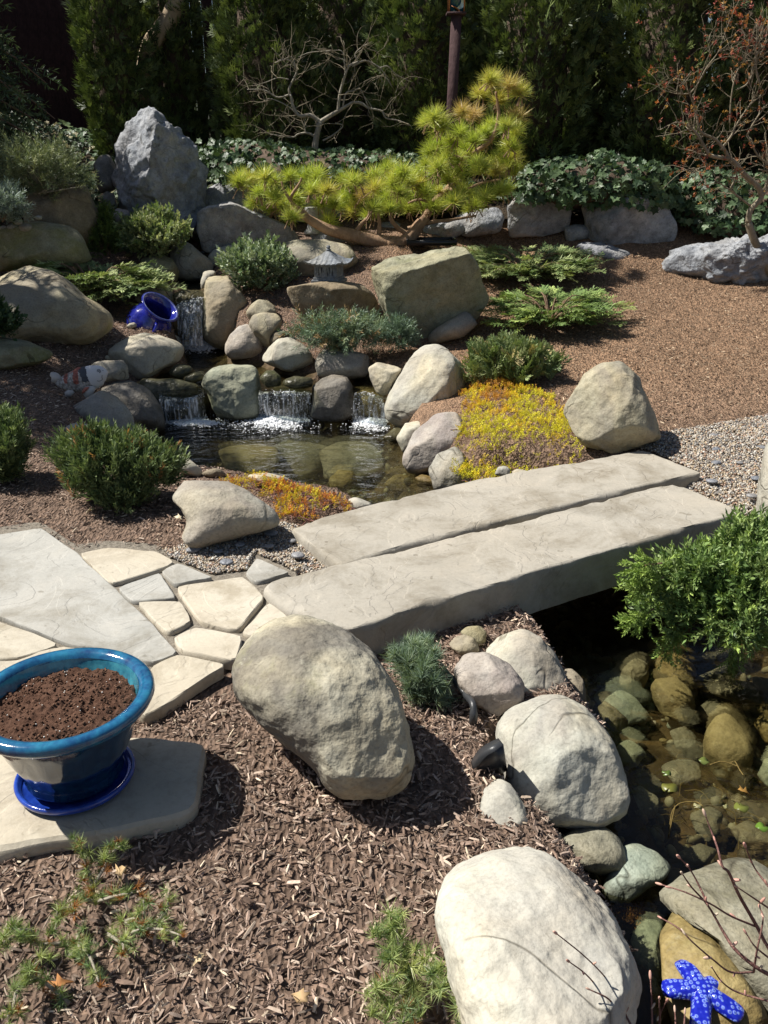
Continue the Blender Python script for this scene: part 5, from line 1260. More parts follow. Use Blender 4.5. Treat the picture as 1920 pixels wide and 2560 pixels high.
spreader('bluish spreading juniper, upper one beside the wall rocks', 'P', [(990, 525), (1140, 495), (1290, 520), (1120, 580)], 8.75, JUN, 3, arms=46, h=.22, flen=.27, tip=(.2, (.34, .38, .16)))
spreader('deep green spreading juniper, lower one on the right slope', 'P', [(1050, 640), (1110, 595), (1330, 650), (1150, 692)], 7.6, [(.15, .23, .07), (.21, .30, .09), (.10, .16, .05), (.28, .36, .12)], 4, arms=46, h=.20, flen=.24, tip=(.2, (.34, .42, .13)))
shrub('juniper', 'round green juniper above the golden sedum', 'P', [(995, 800), (1005, 765), (1045, 735), (1090, 728), (1140, 745), (1195, 765), (1222, 790), (1200, 815), (1130, 830), (1060, 840), (1010, 830)], FEATH, 620, .15, [(.16, .22, .08), (.22, .27, .11), (.10, .15, .055), (.28, .32, .14)],
      seed=5, up=.5, out=.7, lean=.5, depth=.9, tip=(.10, (.40, .33, .15)))
shrub('juniper', 'blue-green juniper draping over the pale stream boulders', 'P', [(615, 715), (640, 690), (700, 680), (760, 675), (820, 690), (860, 720), (850, 750), (800, 745), (760, 770), (735, 780), (715, 760), (660, 745)], SPRUCE, 760, .15, [(.12, .185, .125), (.17, .235, .155), (.21, .26, .13), (.09, .13, .09)],
      seed=6, up=-.05, out=.6, drape=.25, lean=.7, depth=.8, dist=6.95, tip=(.10, (.30, .20, .09)))
shrub('juniper', 'small blue-green juniper against the foot of the great olive boulder', 'P', [(810, 730), (830, 700), (855, 690), (880, 705), (905, 735), (890, 750), (850, 750)], SPRUCE, 240, .13, [(.12, .185, .125), (.17, .235, .155), (.09, .13, .09)], seed=7, up=.1, out=.6, lean=.5, nst=6, dist=7.15)
shrub('juniper', 'dark green bushy juniper in front of the upper pond', 'P', [(108, 960), (140, 945), (190, 935), (240, 925), (290, 945), (330, 955), (370, 985), (398, 1020), (370, 1050), (330, 1060), (300, 1075), (290, 1100), (250, 1085), (200, 1085), (150, 1065), (130, 1030), (115, 990)], CORD, 2400, .105, JUND,
      seed=8, up=.65, out=.6, rnd=.38, lean=.5, depth=.85, tip=(.03, (.40, .22, .09)), inner=.6)
shrub('juniper', 'dark green juniper cut by the left edge', 'P', [(-60, 950), (-30, 905), (10, 890), (45, 910), (62, 940), (50, 965), (40, 1010), (20, 1040), (-30, 1045), (-70, 1010)], CORD, 1700, .10, JUND, seed=9, up=.65, out=.6, rnd=.38, lean=.5, depth=.85)
shrub('leafy_bush', 'variegated small-leaved bush in front of the tall limestone', 'P', [(250, 500), (270, 475), (310, 460), (350, 465), (390, 485), (425, 500), (400, 525), (350, 545), (290, 548), (255, 530)], SPRIG, 620, .13, [(.20, .26, .11), (.30, .34, .17), (.11, .16, .06), (.42, .43, .25)], 'soft', seed=10, up=.5, dist=9.0, lean=.5)
shrub('leafy_bush', 'glossy dark-leaved bush behind the tall egg-shaped boulder', 'P', [(462, 575), (490, 550), (530, 530), (575, 530), (620, 548), (645, 570), (630, 600), (610, 625), (570, 632), (530, 620), (485, 600)], SPRIG, 760, .12, [(.14, .20, .10), (.21, .27, .14), (.08, .12, .06), (.38, .43, .30)], 'glossy', seed=11, up=.45, dist=8.3, lean=.4, shell=.95)
shrub('leafy_bush', 'dark broad-leaved bush at the left edge beside the huge tan boulder', 'P', [(-70, 690), (-40, 660), (0, 660), (25, 690), (45, 710), (20, 722), (-60, 725)], SPRIG, 260, .13, [(.035, .07, .03), (.06, .10, .045)], 'glossy', seed=12, up=.3, dist=6.2)
shrub('trailing_juniper', 'yellow-green juniper trailing down left of the variegated bush', 'P', [(185, 530), (200, 490), (205, 455), (225, 430), (240, 470), (250, 505), (262, 540), (230, 555), (195, 550)], CORD, 520, .11, [(.09, .14, .03), (.14, .19, .04), (.05, .08, .02)], seed=13, up=.2, dist=9.0, drape=.2, lean=.3)
shrub('spreading_spruce', 'blue-green spruce spreading over shaded rocks at upper left', 'P', [(-40, 350), (0, 320), (40, 300), (90, 320), (150, 330), (195, 370), (215, 410), (190, 420), (150, 400), (110, 410), (60, 415), (10, 420), (-40, 400)], SPRUCE, 620, .17, [(.17, .21, .11), (.23, .27, .15), (.12, .15, .09), (.30, .32, .16)], seed=14, up=.05, out=.7, dist=8.6, lean=.5, depth=.9, nst=24, stem='grey')
shrub('spreading_spruce', 'pale blue spruce bough at the far left edge', 'P', [(-60, 440), (-20, 400), (20, 400), (45, 430), (65, 450), (50, 470), (10, 475), (-60, 480)], SPRUCE, 320, .16, [(.24, .30, .26), (.31, .37, .31), (.17, .22, .19)], seed=15, up=.0, out=.7, dist=8.0, nst=6)
shrub('spreading_yew', 'bright green spreading shrub hanging over the pond at right', 'P', [(1380, 1330), (1395, 1290), (1410, 1245), (1450, 1210), (1490, 1190), (1530, 1155), (1580, 1130), (1620, 1120), (1680, 1110), (1760, 1120), (1800, 1350), (1680, 1330), (1640, 1360), (1600, 1380), (1560, 1375), (1500, 1370), (1455, 1370), (1420, 1340)], YEW, 2400, .11, [(.12, .19, .055), (.17, .25, .075), (.07, .12, .04), (.25, .33, .11)], 'glossy',
      seed=16, up=.25, out=.5, rnd=.5, drape=.12, dist=3.05, lean=.35, depth=.75, tip=(.08, (.27, .36, .09)), inner=.5, back=.25)
def hanging(name, root, crop, paths, y, tmpl, per, size, cols, mat, stem, rad, seed, zj=.4, dens=1.0):
    r = np.random.default_rng(seed); T, X, st = [], [], []
    for pth in paths:
        W = smooth_path([at_y(crop, p, y + (p[2] if len(p) > 2 else 0)) for p in pth], 5)
        st.append(tube(W, np.linspace(rad, rad * .4, len(W)), 5))
        for i in range(len(W) - 1):
            for _ in range(per):
                d = unit(W[i + 1] - W[i]); T.append(W[i] + (W[i + 1] - W[i]) * r.uniform()); X.append(d * .7 + r.normal(0, zj, 3))
    T = np.array(T); X = np.array(X); k = len(T)
    lay(tmpl, T, X, unit(r.normal(0, .5, (k, 3)) + (0, 0, 1)), size * r.uniform(.7, 1.2, k), palette(r, k, cols), LM[mat], 'foliage', root)
    W, FF, _ = join(st); obj('stems', W, FF, BARK[stem], root)
yew = [o for o in bpy.data.objects if o.name == 'spreading_yew'][0]
hanging('x', yew, 'I', [[(1150, 820), (1120, 900), (1050, 1000)], [(1430, 850), (1470, 950), (1450, 1100)], [(1060, 560), (980, 590), (910, 600)], [(1000, 740), (940, 790), (910, 810)], [(1050, 480), (960, 490), (920, 510)], [(1540, 830), (1580, 880), (1600, 900)]], 3.0, YEW, 5, .085,
        [(.16, .25, .05), (.23, .33, .07), (.30, .40, .10)], 'glossy', 'brown', .004, 5)

# ------------------------------------------------------------------ golden sedum
def sedum(label, crop, poly, n, cols, seed, z0=.0, mound=.06, patch=None):
    P = wpoly(crop, poly, z0); X, Y, r = scatter(P, n, seed)
    dn_ = np.array([mnoise.fractal(Vector((x * 7, y * 7, seed + 20)), 1, 2, 3) for x, y in zip(X, Y)]); keep_ = (dn_ + r.uniform(-.35, .35, len(X)) > -.38) & (dist_poly(P, X, Y) > np.clip(.05 - .16 * dn_, 0, .2) * r.uniform(.3, 1, len(X)))
    X, Y = X[keep_], Y[keep_]; d = np.clip(dist_poly(P, X, Y) / .12, 0, 1); k = len(X)
    nz = np.array([mnoise.fractal(Vector((x * 9, y * 9, seed)), 1, 2, 3) for x, y in zip(X, Y)])
    Z = H(X, Y) + mound * d ** .6 + .025 * nz
    T = np.stack([X, Y, np.maximum(Z, z0 - .12) - .008], 1)
    Xd = np.stack([r.normal(0, .6, k), r.normal(0, .6, k) - .2, np.ones(k)], 1)
    cols = np.array(cols); q = np.clip(.5 + .9 * np.array([mnoise.fractal(Vector((x * 4.5, y * 4.5, seed + 4)), 1, 2, 3) for x, y in zip(X, Y)]) + r.normal(0, .2, k), 0, .999)
    if patch is not None: q = np.clip(q + patch(X, Y), 0, .999)
    C = cols[(q * len(cols)).astype(int)] * r.uniform(.75, 1.2, (k, 1))
    root = empty('sedum_patch', (X.mean(), Y.mean(), float(H(X.mean(), Y.mean())))); tag(root, label, 'ground cover', 'sedum patches')
    o = lay(SED, T, Xd, r.normal(size=(k, 3)), .034 * r.uniform(.5, 1.5, k), C, LM['soft'], 'shoots', root, (.75, 1.15)); o['kind'] = 'stuff'
    # bare reddish runners below
    st = []
    for i in r.choice(k, min(k, 220), replace=False):
        a = r.uniform(0, 6.28); e = T[i] + np.array([math.cos(a), math.sin(a), r.uniform(-.1, .15)]) * r.uniform(.04, .11)
        st.append(tube([T[i] + (0, 0, -.005), (T[i] + e) / 2 + r.normal(0, .01, 3), e], .002, 4, False))
    W, FF, _ = join(st); obj('runners', W, FF, BARK['red'], root)['kind'] = 'stuff'
SC1 = [(.72, .66, .06), (.78, .64, .05), (.80, .58, .05), (.76, .48, .06), (.64, .34, .08)]
sedum('golden yellow sedum mat spilling to the far bridge slab', 'P', [(965, 960), (985, 915), (985, 860), (1020, 835), (1090, 840), (1150, 860), (1205, 880), (1230, 915), (1280, 940), (1330, 945), (1360, 965), (1290, 985), (1180, 1005), (1090, 1018), (1060, 1040), (1020, 1042), (995, 1000)], 6800, SC1, 3,
      patch=lambda X, Y: np.clip((Y - 5.95) * .8, -.5, .3))
sedum('orange tinged sedum cushion on the near pond shore', 'P', [(470, 1022), (520, 1018), (580, 1022), (650, 1050), (720, 1070), (768, 1085), (755, 1105), (690, 1118), (640, 1135), (605, 1130), (590, 1100), (530, 1060)], 2100, [(.72, .56, .05), (.74, .44, .05), (.68, .32, .05), (.56, .20, .06), (.70, .60, .06)], 5, mound=.07)

# ------------------------------------------------------------------ dwarf cedars of the foreground
def cedar(label, crop, branches, y_or_z, cols, seed, size=.032, per=3, dead=.12, mode='z', n=34):
    r = np.random.default_rng(seed); st, T, X = [], [], []
    tm = [t_tuft(n, .030, s, 84) for s in range(3)]
    first = None
    for br in branches:
        W = []
        for p in br:
            W.append(at_z(crop, p[:2], p[2]))
        if first is None: first = W[0]
        W = smooth_path(W, 6); st.append(tube(W, np.linspace(.005, .002, len(W)), 5))
        for i in range(len(W)):
            for _ in range(per):
                T.append(W[i] + r.normal(0, .008, 3)); X.append(np.array([r.normal(0, .6), r.normal(0, .6), .9]))
    T = np.array(T); X = np.array(X); k = len(T)
    C = palette(r, k, cols); m = r.uniform(size=k) < dead; C[m] = np.array((.38, .16, .05)) * r.uniform(.7, 1.2, (m.sum(), 1))
    root = empty('dwarf_cedar', tuple(first)); tag(root, label, 'shrub', 'dwarf cedars in the foreground')
    lay(tm, T, X, r.normal(size=(k, 3)), size * r.uniform(.7, 1.25, k), C, LM['needle'], 'foliage', root, (.8, 1.25))
    W, FF, _ = join(st); obj('stems', W, FF, BARK['grey'], root)
CED = [(.28, .36, .13), (.38, .45, .17), (.20, .30, .13), (.48, .52, .20)]
cedar('sparse dwarf cedar with rusty needles in the lower left mulch', 'K', [
    [(620, 660, .02), (600, 560, .05), (560, 420, .09), (520, 320, .12), (495, 250, .14)], [(600, 560, .05), (680, 430, .08), (720, 300, .1)], [(680, 400, .08), (750, 320, .1), (800, 290, .11)],
    [(620, 660, .03), (760, 620, .08), (860, 600, .1)], [(620, 660, .03), (480, 640, .08), (480, 740, .09)], [(480, 700, .06), (380, 720, .08), (360, 840, .08)],
    [(800, 790, .03), (930, 740, .07), (930, 650, .1)], [(800, 790, .03), (940, 830, .06), (1060, 840, .08), (1180, 880, .09)], [(1000, 800, .05), (1080, 720, .08), (1090, 620, .11)],
    [(400, 930, .03), (250, 930, .05), (200, 850, .09), (130, 840, .1), (40, 830, .1)], [(200, 880, .06), (60, 900, .08), (10, 950, .08)],
    [(450, 1010, .02), (540, 960, .06), (600, 1060, .08), (640, 1180, .08)], [(500, 880, .05), (520, 960, .07), (560, 980, .08)],
    [(700, 870, .02), (790, 930, .06), (800, 970, .08)], [(860, 860, .05), (900, 840, .08)], [(450, 1320, .01), (300, 1190, .05), (180, 1120, .09), (270, 1030, .1)], [(250, 1160, .05), (120, 1220, .08), (80, 1370, .09), (50, 1400, .1)]],
      0, CED, 31, size=.027, per=1, dead=.16)
cedar('green dwarf cedar in the mulch left of the huge whitish boulder', 'L', [
    [(1250, 2060, .01), (1180, 1900, .06), (1130, 1740, .10), (1110, 1600, .13), (1110, 1500, .15)], [(1130, 1700, .09), (1020, 1640, .11), (980, 1640, .12)], [(1170, 1830, .07), (1060, 1800, .1), (1040, 1760, .1)], [(1180, 1900, .07), (1060, 1950, .08), (980, 2010, .09)],
    [(1180, 1850, .07), (1290, 1830, .1), (1370, 1900, .11), (1440, 2000, .11), (1530, 2060, .11), (1580, 2160, .1)], [(1250, 2060, .03), (1180, 2120, .06), (1150, 2200, .07)], [(1200, 1980, .05), (1080, 2080, .07), (1000, 2150, .08)], [(1250, 2060, .03), (1230, 2190, .06)], [(1150, 1760, .08), (1230, 1740, .1)], [(1370, 1900, .1), (1330, 1960, .1)],
    [(1530, 2060, .1), (1520, 2180, .1)], [(980, 2010, .09), (960, 2120, .08)]], 0, CED, 32, size=.034, per=1, dead=.03)
shrub('blue_cedar', 'small blue-green cedar sprouting between bridge and mottled boulder', 'P', [(830, 1410), (855, 1375), (885, 1360), (930, 1375), (955, 1405), (945, 1425), (965, 1460), (975, 1500), (950, 1520), (910, 1525), (880, 1500), (875, 1460), (850, 1430)], [t_tuft(26, .03, s, 75) for s in range(3)], 520, .045, [(.20, .29, .21), (.27, .36, .25), (.15, .21, .15), (.33, .41, .22)], 'needle', seed=33, up=.6, out=.5, rnd=.5, lean=.5, depth=.8, inner=.35, shell=.88, stem='grey')

# ------------------------------------------------------------------ ivy
def ivy_hull(label, crop, poly, n, seed, size, cols, **kw):
    V, F, base, rm, (C, R, U, N) = hull(crop, poly, sub=4, **kw)
    r = np.random.default_rng(seed)
    Q = V + unit(V - C) * (fnoise(V - C, 3.0 / rm, 4, seed) * .10 * rm)[:, None]
    T, Nn = surf_samples(Q, F, n, r, -.5)
    T = T + Nn * r.uniform(-.10, .03, (n, 1))
    Z = unit(Nn * .8 + np.array([-.1, -.35, .5]) + r.normal(0, .42, (n, 3))); X = unit(np.stack([r.normal(0, .8, n), r.normal(0, .3, n), -np.ones(n) * .5], 1))
    C_ = palette(r, n, cols, .25)
    o = lay(IVY, T, X, Z, size * r.uniform(.6, 1.25, n), C_, LM['glossy'], 'ivy', None, (1, 1), loc=tuple(base)); tag(o, label, 'ivy', kind='stuff')
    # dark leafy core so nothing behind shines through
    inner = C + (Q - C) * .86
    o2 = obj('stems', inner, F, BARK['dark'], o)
IVC = [(.05, .095, .04), (.08, .13, .055), (.03, .055, .026), (.115, .17, .08), (.07, .11, .05)]
ivy_hull('dense ivy hedge on top of the wall rocks at right of the pine', 'P', [(1080, 440), (1100, 385), (1160, 350), (1230, 340), (1300, 328), (1380, 345), (1450, 360), (1465, 400), (1460, 455), (1380, 450), (1300, 450), (1220, 455), (1150, 445)], 2600, 1, .085, IVC, dist=9.7, depth=.6, lean=.4)
ivy_hull('ivy cascading over the wall at the right edge behind the maple', 'P', [(1440, 420), (1470, 375), (1540, 365), (1650, 385), (1780, 390), (1790, 540), (1680, 520), (1600, 515), (1500, 510), (1450, 470)], 2600, 2, .08, IVC, dist=9.5, depth=.6, lean=.4)
ivy_hull('ivy carpet under the bare tree behind the pine', 'P', [(400, 300), (470, 285), (560, 310), (680, 325), (800, 325), (930, 340), (1000, 380), (1080, 420), (1000, 450), (800, 420), (640, 415), (520, 395), (430, 385)], 3200, 3, .08, IVC, dist=10.2, depth=.7, lean=1.0)
r = np.random.default_rng(77)
n = 4000; X = r.uniform(-6, -1.7, n); Y = r.uniform(9.6, 12.6, n); k = (Y > 9.9 + .3 * np.sin(X * 3)) ; X, Y = X[k], Y[k]; n = len(X)
T = np.stack([X, Y, H(X, Y) + r.uniform(.0, .22, n)], 1)
o = lay(IVY, T, np.stack([r.normal(0, .8, n), -np.ones(n) * .6, -r.uniform(.1, .6, n)], 1), unit(np.stack([r.normal(0, .4, n), -.35 + r.normal(0, .35, n), np.ones(n)], 1)), .09 * r.uniform(.6, 1.3, n), palette(r, n, IVC + [(.30, .24, .10)], .25), LM['glossy'], 'ivy', None, (1, 1), loc=(-3.5, 10.5, 1.0))
tag(o, 'shaded ivy covering the bank at upper left', 'ivy', kind='stuff')

# ------------------------------------------------------------------ arborvitae hedge and fence
def arbor(label, px, wpx, y, seed, top=2.75, cols=((.075, .105, .034), (.11, .15, .045), (.04, .06, .022), (.175, .215, .07)), n=6500, base=1.15):
    c = at_y('P', (px, 300), y); r = np.random.default_rng(seed); R0 = wpx / 1859 * y * .55
    z = r.uniform(0, 1, n) ** 1.0; a = np.where(r.uniform(size=n) < .8, r.uniform(math.pi * .92, math.pi * 2.08, n), r.uniform(0, 2 * math.pi, n))
    prof = np.minimum(1, .82 + .5 * z) * np.minimum(1, (1.04 - z) * 3.0) ** .6
    lump = np.array([mnoise.fractal(Vector((math.cos(t) * 1.3, math.sin(t) * 1.3, q * 5 + seed)), 1, 2, 3) for t, q in zip(a, z)])
    rad = R0 * prof * (1 + .40 * lump) * (1 - .30 * r.uniform(0, 1, n) ** 2)
    zb = float(H(c[0], c[1]))
    T = np.stack([c[0] + rad * np.cos(a), y + rad * np.sin(a), zb - .1 + z * top], 1)
    out = np.stack([np.cos(a), np.sin(a), np.zeros(n)], 1)
    X = unit(out * .55 + np.array([0, 0, .75]) + r.normal(0, .35, (n, 3))); Z = unit(np.cross(X, r.normal(0, .5, (n, 3)) + np.array([0, 0, .6])) )
    root = empty('arborvitae', (c[0], y, zb)); tag(root, label, 'tree', 'arborvitae of the back hedge')
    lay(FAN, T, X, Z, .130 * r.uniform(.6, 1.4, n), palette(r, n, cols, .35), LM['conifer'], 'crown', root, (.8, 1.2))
    # twiggy heart
    prf = [(R0 * .2, 0.0), (R0 * .58, .1), (R0 * .62, .5 * top), (R0 * .5, .8 * top), (.05, .97 * top)]
    V, F = lathe(prf, 14); V = V + (c[0], y, zb - .1); obj('inner_twigs', V, F, BARK['dark'], root)
    V, F = tube([(c[0], y, zb - .2), (c[0], y, zb + 1.0)], [.07, .05], 8); obj('trunk', V, F, BARK['brown'], root)
for k, (px, w, y, lab) in enumerate([(268, 115, 11.9, 'slender dark arborvitae at left behind the tall limestone'), (394, 85, 12.4, 'narrow arborvitae between leaning trunk and fence gap'), (588, 190, 11.6, 'arborvitae with lit left side just right of the fence gap'),
                                     (745, 190, 12.25, 'arborvitae in shade behind the bare tree'), (915, 180, 11.5, 'arborvitae left of the lamp post with sunlit sprays'), (1145, 190, 11.1, 'arborvitae behind the pine top right of the lamp post'), (1270, 170, 11.9, 'dark arborvitae between the two sunlit ones at right'),
                                     (1430, 200, 10.9, 'arborvitae with a bright left edge above the ivy hedge'), (1610, 220, 11.35, 'arborvitae behind the red-budded maple'), (1800, 230, 10.9, 'rightmost arborvitae cut by the right edge')]):
    arbor(lab, px, w, y, 50 + k, n=3100 if w > 130 else 2200)

fence_m = bark_mat('fence_stain', (.022, .010, .010), (.055, .026, .024))
fence = empty('board_fence', (-2.0, 13.2, 1.3)); tag(fence, 'tall dark brown board fence behind the hedge', 'fence')
x = -6.6; k = 0
fv, ff = box(.145, .022, 3.6)
fm = np_mesh('board', fv, ff, None, False); fm.materials.append(fence_m)
while x < 2.5:
    z = float(H0(np.array([x]), np.array([13.2]))[0])
    b = bpy.data.objects.new('board', fm); COL.objects.link(b); b.parent = fence
    b.location = Vector((x, 13.2, z + 1.75)) - Vector(fence.location); x += .152 if -2.85 < x < -2.3 else .1452; k += 1
for zz in (.5, 2.9):
    V, F = box(9.3, .04, .09, (-2.1, 13.235, 1.5 + zz)); obj('rail', V, F, fence_m, fence)
# ------------------------------------------------------------------ trees
def branches_px(crop, lines, y, r0):
    """lines: [(r_start, r_end, [(px,py[,dy])...])] -> tubes and node list"""
    st, nodes = [], []
    for a, b, pts in lines:
        a, b = a * r0, b * r0
        W = smooth_path([at_y(crop, p[:2], y + (p[2] if len(p) > 2 else 0)) for p in pts], 6)
        rr = np.linspace(a, b, len(W)); st.append(tube(W, rr, 8 if a > .02 else 6)); nodes.append((W, rr))
    return st, nodes

def twigs(nodes, r, count, length, rad, depth=2, up=.3, spread=.7, kink=.25, tips=None, curl=0.0):
    out = []
    for W, rr in nodes:
        k = len(W)
        for _ in range(max(1, int(count * k / 12))):
            i = r.integers(k // 4, k); d0 = unit(W[min(i + 1, k - 1)] - W[max(i - 1, 0)])
            d = unit(d0 * .6 + r.normal(0, spread, 3) * (1, .7, 1) + (0, 0, up)); L = length * r.uniform(.5, 1.3)
            P = [W[i]]
            for s in range(5):
                d = unit(d + r.normal(0, kink, 3) + (0, 0, -curl * s * .1)); P.append(P[-1] + d * L / 5)
            P = np.array(P); q = min(rad, rr[i] * .8); rq = np.linspace(q, q * .35, len(P)); out.append((P, rq))
            if tips is not None: tips.append((P[-1], d)); tips.append((P[3], d))
    res = list(out)
    if depth > 1: res += twigs(out, r, 5.0, length * .55, rad * .6, depth - 1, up, spread, kink, tips, curl)
    return res

# Japanese pine
pine_lines = [(.10, .085, [(905, 1010), (850, 985), (780, 965), (700, 945)]), (.085, .035, [(700, 945), (610, 925), (530, 905), (440, 860), (380, 820), (320, 795)]),
              (.03, .012, [(430, 860), (400, 815), (320, 745), (370, 650), (380, 620)]), (.022, .010, [(320, 745), (285, 690), (270, 640)]), (.03, .012, [(680, 910), (710, 870), (745, 835), (750, 790), (740, 720)]),
              (.10, .06, [(850, 985), (930, 975), (985, 930), (1020, 880), (1060, 830)]), (.05, .028, [(1060, 830, .05), (1100, 760, .25), (1180, 680, .35), (1240, 600, .35), (1260, 520, .3), (1330, 480, .25)]),
              (.03, .014, [(1330, 480), (1400, 430), (1440, 360), (1455, 280), (1450, 220), (1440, 150)]), (.03, .012, [(960, 900), (1080, 865), (1200, 850), (1330, 828)]),
              (.025, .012, [(1180, 680, .35), (1215, 690, .1), (1280, 685, -.1), (1360, 650, -.1), (1460, 632, -.1)]), (.022, .010, [(862, 815, -.0), (850, 760, -.1), (900, 705, -.2), (990, 665, -.1), (1085, 628)]), (.03, .01, [(800, 940), (805, 880), (800, 800), (820, 740)]),
              (.03, .012, [(960, 930), (900, 890), (860, 820), (870, 720), (900, 660)]), (.02, .01, [(1260, 520), (1180, 480), (1120, 400), (1130, 340)]), (.02, .01, [(1400, 430), (1340, 380), (1280, 300)]), (.02, .01, [(1440, 360), (1500, 340), (1550, 330)]), (.02, .01, [(1100, 760), (1020, 740), (960, 760)])]
PY = 9.25
pine = empty('pine_tree', tuple(at_y('N', (905, 1005), PY))); tag(pine, 'yellow-green Japanese pine trained low and wide in the middle', 'pine tree')
r = np.random.default_rng(101)
st, nodes = branches_px('N', pine_lines, PY, .85)
W, FF, _ = join(st[:2] + st[5:7]); obj('trunk', W, FF, BARK['pine'], pine)
for b_ in st[2:5] + st[7:]: obj('branch', b_[0], b_[1], BARK['pine'], pine)
CL = {'g': [(90, 620), (150, 700), (130, 770), (230, 640), (300, 610), (380, 610), (440, 620), (250, 720), (330, 720), (200, 800), (290, 790), (370, 780), (330, 840), (420, 700), (480, 760), (560, 770), (540, 850), (620, 790), (650, 700), (700, 640), (780, 620), (760, 780), (840, 590), (870, 650), (820, 740), (900, 760), (950, 700),
             (930, 590), (980, 640), (1000, 720), (960, 780), (1040, 780), (1060, 700), (1120, 600), (1140, 700), (1180, 640), (1200, 740), (1240, 700), (1100, 760), (1060, 330), (1130, 300), (1150, 350), (1230, 360), (1130, 440), (1190, 430), (1100, 470), (1260, 460), (1180, 520), (1150, 560), (1290, 500), (1340, 540),
             (1400, 370), (1420, 340), (1490, 330), (1390, 420), (1330, 420), (1470, 460), (1530, 450), (1440, 540), (1500, 560), (1540, 580), (1380, 560), (1320, 590), (1250, 580), (1560, 380), (1300, 730), (1370, 720), (1440, 710), (1500, 710), (1340, 770), (1270, 780), (70, 650), (180, 620), (480, 680), (600, 650), (690, 760), (720, 830), (1160, 780), (1050, 540), (1020, 600), (590, 720), (860, 790), (1220, 520)],
      'y': [(520, 700), (1390, 110), (1370, 160), (1560, 160), (1470, 220), (1400, 80), (100, 640), (900, 620), (1440, 600), (660, 820), (1010, 660), (240, 770), (780, 680), (1530, 520)],
      'o': [(730, 700), (1260, 270), (1330, 275), (1550, 310), (1520, 140)]}
PC = {'g': [(.50, .58, .10), (.60, .68, .13), (.38, .50, .09), (.70, .74, .16), (.72, .70, .17)], 'y': [(.68, .66, .14), (.58, .62, .13), (.74, .62, .18)], 'o': [(.70, .50, .20), (.68, .60, .20), (.60, .42, .17)]}
T, X, C = [], [], []
for key, pts in CL.items():
    for (px, py) in pts:
        dy0 = r.uniform(-.45, .45); px += r.normal(0, 12); py += r.normal(0, 10)
        for _ in range(8):
            dy = dy0 + r.uniform(-.07, .07); p = at_y('N', (px + r.normal(0, 11), py + r.normal(0, 8)), PY + dy)
            T.append(p); X.append((r.normal(0, .55), r.normal(0, .45) - .15, 1.0)); C.append(palette(r, 1, PC[key])[0])
T = np.array(T); X = np.array(X); C = np.array(C); n = len(T)
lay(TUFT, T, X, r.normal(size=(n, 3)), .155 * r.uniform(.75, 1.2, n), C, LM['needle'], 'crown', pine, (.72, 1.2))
# short shoots carrying the tufts
sh = [tube([t - unit(x) * .12, t], [.006, .004], 4, False) for t, x in zip(T[::2], X[::2])]
W, FF, _ = join(sh); obj('shoots', W, FF, BARK['pine'], pine)['kind'] = 'stuff'

# bare contorted tree
BY = 10.6
bare_lines = [(.075, .06, [(585, 1010), (592, 940), (600, 880), (625, 790)]), (.055, .03, [(625, 790), (680, 755), (740, 720), (790, 690), (830, 665)]), (.03, .012, [(830, 665), (890, 668), (935, 700), (1020, 720), (1050, 765), (1130, 782), (1200, 810)]),
              (.04, .022, [(740, 718), (745, 650), (755, 590), (785, 490), (810, 430), (870, 400)]), (.02, .008, [(785, 490), (785, 430), (770, 385), (725, 385)]), (.024, .008, [(830, 430), (910, 395), (960, 410), (1010, 440), (1040, 480), (1090, 565)]), (.014, .005, [(1010, 440), (1060, 430), (1120, 485), (1225, 537)]),
              (.022, .010, [(770, 690), (790, 605), (840, 590), (880, 575), (910, 630), (935, 697)]), (.05, .03, [(625, 790), (560, 748), (490, 752), (450, 695), (430, 612)]), (.028, .014, [(430, 612), (422, 575), (455, 505), (470, 455), (430, 395), (380, 388), (330, 410)]), (.024, .008, [(430, 612), (350, 632), (280, 592), (220, 580), (150, 580)]),
              (.018, .006, [(480, 745), (400, 680), (300, 640), (250, 662)]), (.03, .010, [(598, 890), (540, 862), (480, 870), (440, 890), (300, 870)]), (.022, .010, [(640, 912), (700, 880), (770, 818), (720, 795)]), (.018, .009, [(608, 850), (600, 800), (575, 765)]), (.016, .008, [(530, 858), (520, 810), (525, 775)]),
              (.014, .005, [(420, 515), (350, 505), (280, 530), (205, 555)]), (.014, .005, [(700, 330), (560, 340), (480, 370)]), (.016, .006, [(790, 400), (760, 330), (690, 330)]), (.016, .006, [(870, 400), (850, 350), (900, 300), (960, 270)]), (.014, .005, [(470, 455), (440, 370), (380, 380), (310, 310)])]
bare = empty('bare_tree', tuple(at_y('B', (585, 1000), BY))); tag(bare, 'leafless contorted little tree with pale bark in front of the hedge', 'tree')
r = np.random.default_rng(102)
st, nodes = branches_px('B', bare_lines, BY, .5)
W, FF, _ = join(st[:1]); obj('trunk', W, FF, BARK['grey'], bare)
W, FF, _ = join(st[1:]); bo = obj('branches', W, FF, BARK['grey'], bare)
tw = twigs(nodes[2:], r, 3.2, .34, .005, 2, .12, .6, .25)
W, FF, _ = join([tube(P, q, 4, False) for P, q in tw]); obj('twigs', W, FF, BARK['maple'], bo)

